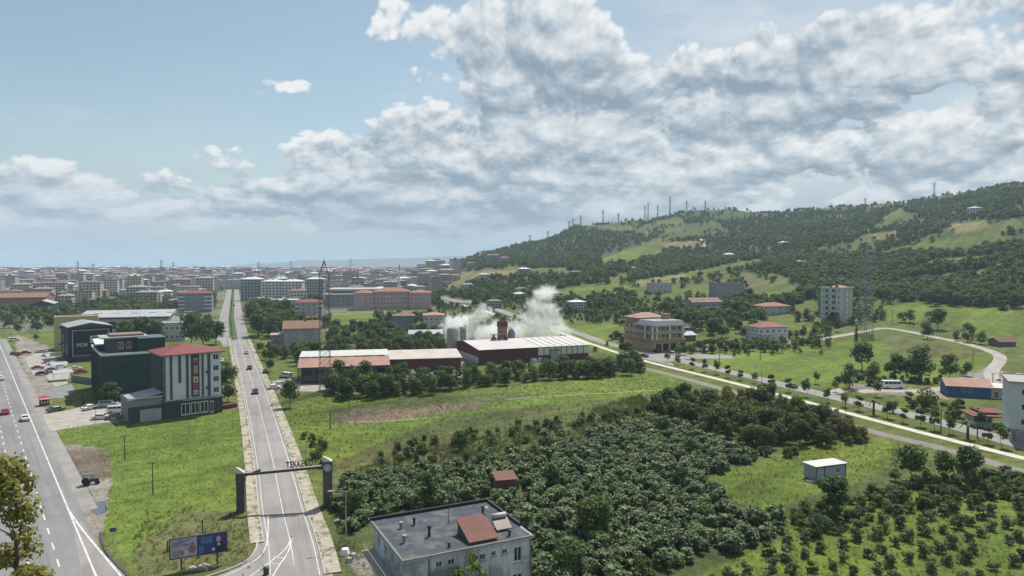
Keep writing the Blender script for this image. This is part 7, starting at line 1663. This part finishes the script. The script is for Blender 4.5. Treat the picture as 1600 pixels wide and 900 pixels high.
pw = []
for ln, o0 in ((offs(rac, -5.5), .5), (offs(rac, 5.9), .5), (offs(rac, -3.9), .12), (offs(rac, 3.75), .12)):
    for p in resample(ln, .45):
        if PRG.random() < .55: pw.append((p.x + PRG.gauss(0, o0), p.y + PRG.gauss(0, o0), .08, 1))
stuff_scatter('pavement_weeds', pw, TUFT + WEED, 'weeds growing along both pavements of the gate road', 'weeds', 61, .25, .7)

# ------------------------------------------------------------------ the town on the plain
def town_block(w, d, fl, roof, nw, seed):
    """one apartment block: wall, roof, joined windows and balconies (few pixels each)"""
    fh = 3.0; h = fl * fh; wl = MB(); wl.box(-w / 2, w / 2, 0, d, -1, h)
    wn = MB(); bl = MB(); rg = random.Random(seed)
    for f in range(fl):
        z = f * fh + .9
        for i in range(nw):
            x = -w / 2 + w * (i + .5) / nw; ww = w / nw * .27; wn.quad((x - ww, -.05, z), (x + ww, -.05, z), (x + ww, -.05, z + 1.5), (x - ww, -.05, z + 1.5))
        for i in range(3):
            y = d * (i + .5) / 3
            for s in (-1, 1): wn.quad((s * (w / 2 + .05), y - .8, z), (s * (w / 2 + .05), y + .8, z), (s * (w / 2 + .05), y + .8, z + 1.5), (s * (w / 2 + .05), y - .8, z + 1.5))
        if f:
            for i in (1, nw - 2): x = -w / 2 + w * (i + .5) / nw; ww = w / nw * .55; bl.box(x - ww, x + ww, -1.3, -.01, f * fh - .1, f * fh + .9)
    rf = MB()
    if roof == 'hip':
        o = .7; b = [(-w / 2 - o, -o, h), (w / 2 + o, -o, h), (w / 2 + o, d + o, h), (-w / 2 - o, d + o, h)]; r = max(.5, (w - d) / 2); A, B = (-r, d / 2, h + 2.3), (r, d / 2, h + 2.3)
        rf.quad(b[0], b[1], B, A); rf.quad(b[2], b[3], A, B); rf.poly([b[1], b[2], B]); rf.poly([b[3], b[0], A]); rf.quad(*reversed(b))
    else: rf.box(-w / 2 - .5, w / 2 + .5, -.5, d + .5, h, h + .8)
    rf.box(-1.5, 1.5, d / 2 - 1.5, d / 2 + 1.5, h + .4, h + 3.2)
    return wl.mesh('wall', [M['objwall']]), wn.mesh('windows', [M['glass']]), bl.mesh('balconies', [M['objwall']]), rf.mesh('roof', [M['objroof']])
M['objroof'] = mat('town_roof', (1, 1, 1), .7, .12, .3, objcol=True)
TB = [town_block(18, 14, 5, 'hip', 6, 1), town_block(24, 14, 6, 'hip', 8, 2), town_block(16, 13, 4, 'hip', 5, 3), town_block(20, 16, 7, 'hip', 6, 4), town_block(14, 12, 3, 'hip', 4, 5), town_block(22, 15, 5, 'flat', 7, 6), town_block(16, 16, 8, 'flat', 5, 7), town_block(30, 18, 2, 'flat', 8, 8)]
WCOL = [((.52, .49, .45), 'cream'), ((.43, .38, .35), 'beige'), ((.56, .56, .55), 'off-white'), ((.46, .35, .33), 'pink'), ((.30, .31, .35), 'grey'), ((.42, .43, .45), 'light grey'), ((.44, .39, .28), 'ochre'), ((.33, .26, .25), 'brown')]
RCOL = [((.17, .10, .095), 'red'), ((.22, .15, .13), 'clay'), ((.55, .55, .55), 'white'), ((.17, .125, .115), 'brown'), ((.24, .18, .175), 'faded red'), ((.24, .24, .25), 'grey')]
KIND = ['five-storey', 'six-storey', 'four-storey', 'seven-storey', 'three-storey', 'flat-topped', 'tall', 'low broad']
trg = random.Random(9); ROWS = []
def town(b, x, y, rz, s=(1, 1, 1), wc=None, rc=None, label=None, group=None):
    wi, wn_ = wc or trg.choice(WCOL); ri, rn = rc or trg.choice(RCOL)
    D = math.hypot(x, y); u = 800 + FPX * x / y
    side = 'left of the boulevard' if u < 345 else 'at the end of the boulevard' if u < 400 else 'behind the school' if u > 540 else 'right of the boulevard'
    dist = 'at the town edge' if D < 850 else 'amid the town' if D < 1150 else 'deep in the town'
    o = thing('town_building', label or f'{wn_} {KIND[b]} block, {rn} roof, {dist}, {side}', 'apartment block', (x, y, gz(x, y)), rz, group or f'town blocks {dist} {side}')
    o.scale = s
    a = link('wall', TB[b][0], o); a.color = c4(wi); w_ = link('windows', TB[b][1], o); w_['kind'] = 'stuff'; c = link('balconies', TB[b][2], o); c['kind'] = 'stuff'; bc = [min(.6, v * 1.25) for v in wi]; c.color = c4(bc); r = link('roof', TB[b][3], o); r.color = c4(ri)
    OBST.append((x, y, math.cos(rz), math.sin(rz), [-14, -3], [14, 20]))
# landmarks of the middle distance
for b, u, v, rz, s, wc, rc, l in (
    (3, 392, 470, 6, (1.1, 1, 1.15), WCOL[4], RCOL[2], 'dark grey tall flats with white roof right of the boulevard end'), (3, 425, 471, 6, (1.1, 1, 1.05), WCOL[2], RCOL[2], 'white and dark flats with white roof, middle of the row'), (3, 456, 471, 6, (1.1, 1, 1.05), WCOL[2], RCOL[2], 'white and dark flats with white roof, right end of the row'),
    (4, 405, 476, 6, (1.4, 1, .7), WCOL[3], RCOL[4], 'low pink house before the row of flats'), (7, 440, 478, 6, (.9, 1, .9), WCOL[2], RCOL[2], 'low white building with blue glazing before the flats'), (3, 492, 466, 6, (1.0, 1, 1.1), WCOL[4], RCOL[2], 'grey flats with white roof left of the sports hall'), (5, 365, 452, 6, (1.2, 1, 1), WCOL[5], RCOL[2], 'pale flats closing the view at the end of the boulevard'),
    (6, 586, 448, 4, (1, 1, 1.1), WCOL[4], RCOL[4], 'tall grey flats behind the school roof'), (6, 602, 446, 4, (1, 1, 1.05), WCOL[3], RCOL[2], 'pink and white tall flats behind the school'), (1, 560, 452, 4, (1, 1, 1), WCOL[1], RCOL[2], 'beige flats with white roof left of the tall grey flats'), (6, 650, 440, 4, (1.2, 1, .9), WCOL[4], RCOL[2], 'grey and white block with arched front right of the minaret'),
    (5, 185, 456, 8, (1.5, 1, .9), WCOL[5], RCOL[2], 'long white-roofed flats in the left town'), (5, 40, 450, 8, (1.2, 1, .8), WCOL[2], RCOL[2], 'white-roofed flats near the left edge'), (7, 12, 458, 8, (1, 1, 1), WCOL[2], RCOL[2], 'low white hall at the left edge of the town'), (6, 272, 456, 8, (.8, 1, .9), WCOL[2], RCOL[2], 'white slab flats right of the left town trees')):
    p = G(u, v); town(b, p.x, p.y, R(rz), s, wc, rc, l, 'landmark town blocks')
# everything else: a jittered street grid
pts = []
gr = np.random.RandomState(4); th = R(20)
for i in range(-60, 60):
    for j in range(-10, 95):
        lx, ly = i * 34 + (8 if j % 2 else 0) + gr.uniform(-7, 7), j * 37 + gr.uniform(-6, 6)
        x, y = lx * math.cos(th) - ly * math.sin(th) - 200, lx * math.sin(th) + ly * math.cos(th) + 520
        u = 800 + FPX * x / max(y, 1)
        if y < 640 or u < -90 or u > 740 or gz(x, y) > 26: continue
        if 340 < u < 392 and y < 1050: continue
        keep = .55 if y < 820 else .75 if y < 1000 else .92
        if u > 640: keep *= .5
        if gr.uniform() < keep and y < 2600: pts.append((x, y))
A = np.array(pts); k = free(A[:, 0], A[:, 1], 9.0); A = A[k]; A = A[np.argsort(A[:, 1])]
for x, y in A[:270]:
    b = trg.choice([0, 0, 1, 2, 2, 3, 4, 4, 5, 6, 7]) if y < 1000 else trg.choice([0, 1, 1, 2, 3, 3, 5, 6])
    town(b, float(x), float(y), th + trg.choice([0, 0, math.pi / 2]) * 0 + trg.uniform(-.12, .12), (trg.uniform(.85, 1.15), trg.uniform(.85, 1.1), trg.uniform(.8, 1.15)))
# the far town: one mass
def far_town(P):
    mb = MB(); cols = []; rg = random.Random(2)
    def add(x, y, w, d, h, wc, rc):
        z = gz(x, y); a = rg.uniform(.2, .5); c, s = math.cos(a), math.sin(a)
        q = lambda lx, ly, lz: (x + lx * c - ly * s, y + lx * s + ly * c, z + lz)
        b = [(-w / 2, 0), (w / 2, 0), (w / 2, d), (-w / 2, d)]; n0 = len(mb.f)
        for i in range(4): j = (i + 1) % 4; mb.quad(q(*b[i], 0), q(*b[j], 0), q(*b[j], h), q(*b[i], h), 0)
        cols.extend([wc] * 16)
        fl = max(2, int(h / 3.2))
        for f in range(fl):
            z0 = f * h / fl + .9; mb.quad(q(-w * .42, -.1, z0), q(w * .42, -.1, z0), q(w * .42, -.1, z0 + 1.3), q(-w * .42, -.1, z0 + 1.3)); cols.extend([tuple(v * .5 for v in wc)] * 4)
        o = .6; e = [(-w / 2 - o, -o), (w / 2 + o, -o), (w / 2 + o, d + o), (-w / 2 - o, d + o)]
        for i in range(4): j = (i + 1) % 4; mb.poly([q(*e[i], h), q(*e[j], h), q(0, d / 2, h + 2.2)]); cols.extend([rc] * 3)
    for x, y in P: add(float(x), float(y), rg.uniform(13, 26), rg.uniform(12, 16), rg.choice([10, 13, 16, 16, 19, 22, 26]), rg.choice(WCOL)[0], rg.choice(RCOL)[0])
    m = bpy.data.materials.new('far_town'); m.use_nodes = True; t = m.node_tree; b = NB(t); vc = b.node('ShaderNodeVertexColor', layer_name='paint'); bs = t.nodes['Principled BSDF']; t.links.new(vc.outputs[0], bs.inputs['Base Color']); bs.inputs['Roughness'].default_value = .85
    me = mb.mesh('far_town', [m]); ca = me.color_attributes.new('paint', 'FLOAT_COLOR', 'POINT'); ca.data.foreach_set('color', np.concatenate([np.array(cols), np.ones((len(cols), 1))], 1).ravel().astype(np.float32))
    tag(link('far_town', me), 'hazy roofs of the far town reaching to the horizon', 'town', None, 'stuff')
extra = []
for i in range(1500):
    y = 1500 * (6200 / 1500) ** gr.uniform(); u = gr.uniform(-90, 690) if y < 3500 else gr.uniform(-90, 650); extra.append(((u - 800) / FPX * y, y))
far_town([tuple(q) for q in A[270:]] + extra)
# trees between the town blocks
def acc_town(x, y, z, pu, pv, rg):
    n = wobn(x, y, 47, 2.4); k = (rg.uniform(size=len(x)) < np.where(n > .3, .9, .3)) & (z < 20) & ~((pu > 335) & (pu < 392) & (y < 1050)); k &= ~in_poly(pu, pv, [(512,495),(560,488),(600,492),(590,508),(520,512)])
    k &= ~clear_px(pu, pv); k[k] &= free(x[k], y[k], 2.0); return k
x, y, z = land_scatter(8500, -60, 690, 420, 2000, 79, acc_town)
stuff_scatter('town_trees', np.stack([x, y, z, np.full(len(x), 1.15)], 1), [m[0] for m in PLANT['far'] + PLANT['farlight']], 'street and garden trees filling the gaps of the town', 'trees', 10, .6, 1.3)
mp = [];
for q in np.linspace(0, 1, 90):
    L_ = resample(r2, 3.0); p = L_[int(q * (len(L_) - 1))]; mp.append((p.x - .6, p.y, 0, .16))
stuff_scatter('median_shrubs', mp, [m[0] for m in PLANT['farlight']], 'clipped shrubs along the boulevard median', 'shrubs', 11, .8, 1.5)
# scattered houses of the slopes
for i, (b, u, v, s, wc, rc, l) in enumerate((
    (4, 757, 437, .75, WCOL[2], RCOL[2], 'white-roofed hut house in the slope meadow'), (2, 820, 432, .8, WCOL[4], RCOL[2], 'grey block with pale flat roof on the meadow ridge'), (4, 900, 434, .8, WCOL[3], RCOL[0], 'pink house on the meadow ridge'), (4, 774, 482, .75, WCOL[4], RCOL[3], 'grey-green house with brown roof behind the left smoke'), (4, 815, 462, .8, WCOL[4], RCOL[3], 'grey house up the slope behind the factory'), (4, 812, 470, .75, WCOL[2], RCOL[2], 'white villa with white roof behind the factory'), (2, 868, 474, .8, (( .44, .38, .46), 'lilac'), RCOL[4], 'lilac house left of the smoke head'), (2, 905, 488, .7, WCOL[5], RCOL[2], 'pale house behind the big smoke cloud'), (4, 850, 476, .6, WCOL[6], RCOL[1], 'small ochre house beside the lilac one'),
    (4, 1255, 418, .8, WCOL[1], RCOL[4], 'beige house with clay roof in the hillside wood'), (4, 1010, 349, .9, WCOL[2], RCOL[2], 'white farmhouse near the hill crest'), (4, 1140, 406, .9, WCOL[5], RCOL[2], 'grey roofed farm on the far slope'), (4, 1228, 386, .8, WCOL[2], RCOL[2], 'white roofed barn above the dark trees'), (4, 1530, 334, 1.0, WCOL[2], RCOL[2], 'white house high on the right-hand hill'), (4, 1415, 313, 1.0, WCOL[2], RCOL[2], 'white house on the far skyline'), (4, 990, 427, .7, WCOL[5], RCOL[2], 'low white roof in the slope hedge'), (4, 960, 470, .7, WCOL[3], RCOL[1], 'small pink house on the slope right of the smoke'),
    (2, 705, 424, .9, WCOL[2], RCOL[2], 'white block at the foot of the wooded hill'), (2, 735, 420, .9, WCOL[3], RCOL[0], 'pink block at the foot of the wooded hill'), (1, 770, 413, .9, WCOL[4], RCOL[0], 'grey block with red roof under the wooded hill'), (2, 790, 412, .9, WCOL[3], RCOL[0], 'second block under the wooded hill'), (7, 690, 447, .9, WCOL[3], RCOL[4], 'long low pink roofed hall below the slope'), (4, 730, 455, .9, WCOL[2], RCOL[4], 'white house below the slope meadow'))):
    p = G(u, v); town(b, p.x, p.y, R(trg.uniform(-5, 25)), (s, s, s * .9), wc, rc, l, 'houses on the slopes')

# ------------------------------------------------------------------ haze: one closed box of even air
hz_m = bpy.data.materials.new('haze_air'); hz_m.use_nodes = True; t = hz_m.node_tree; t.nodes.clear()
o_ = t.nodes.new('ShaderNodeOutputMaterial'); pv = t.nodes.new('ShaderNodeVolumePrincipled'); pv.inputs['Color'].default_value = (0.62, 0.80, 1.0, 1); pv.inputs['Density'].default_value = 0.00012; pv.inputs['Anisotropy'].default_value = 0.0
t.links.new(pv.outputs[0], o_.inputs['Volume'])
mb = MB(); mb.box(-33000, 33000, -300, 15500, -6, 262); hzo = mb.build('haze', hz_m); hzo['kind'] = 'stuff'; hzo['label'] = 'pale blue haze lying over the plain and hills'; hzo['category'] = 'haze'
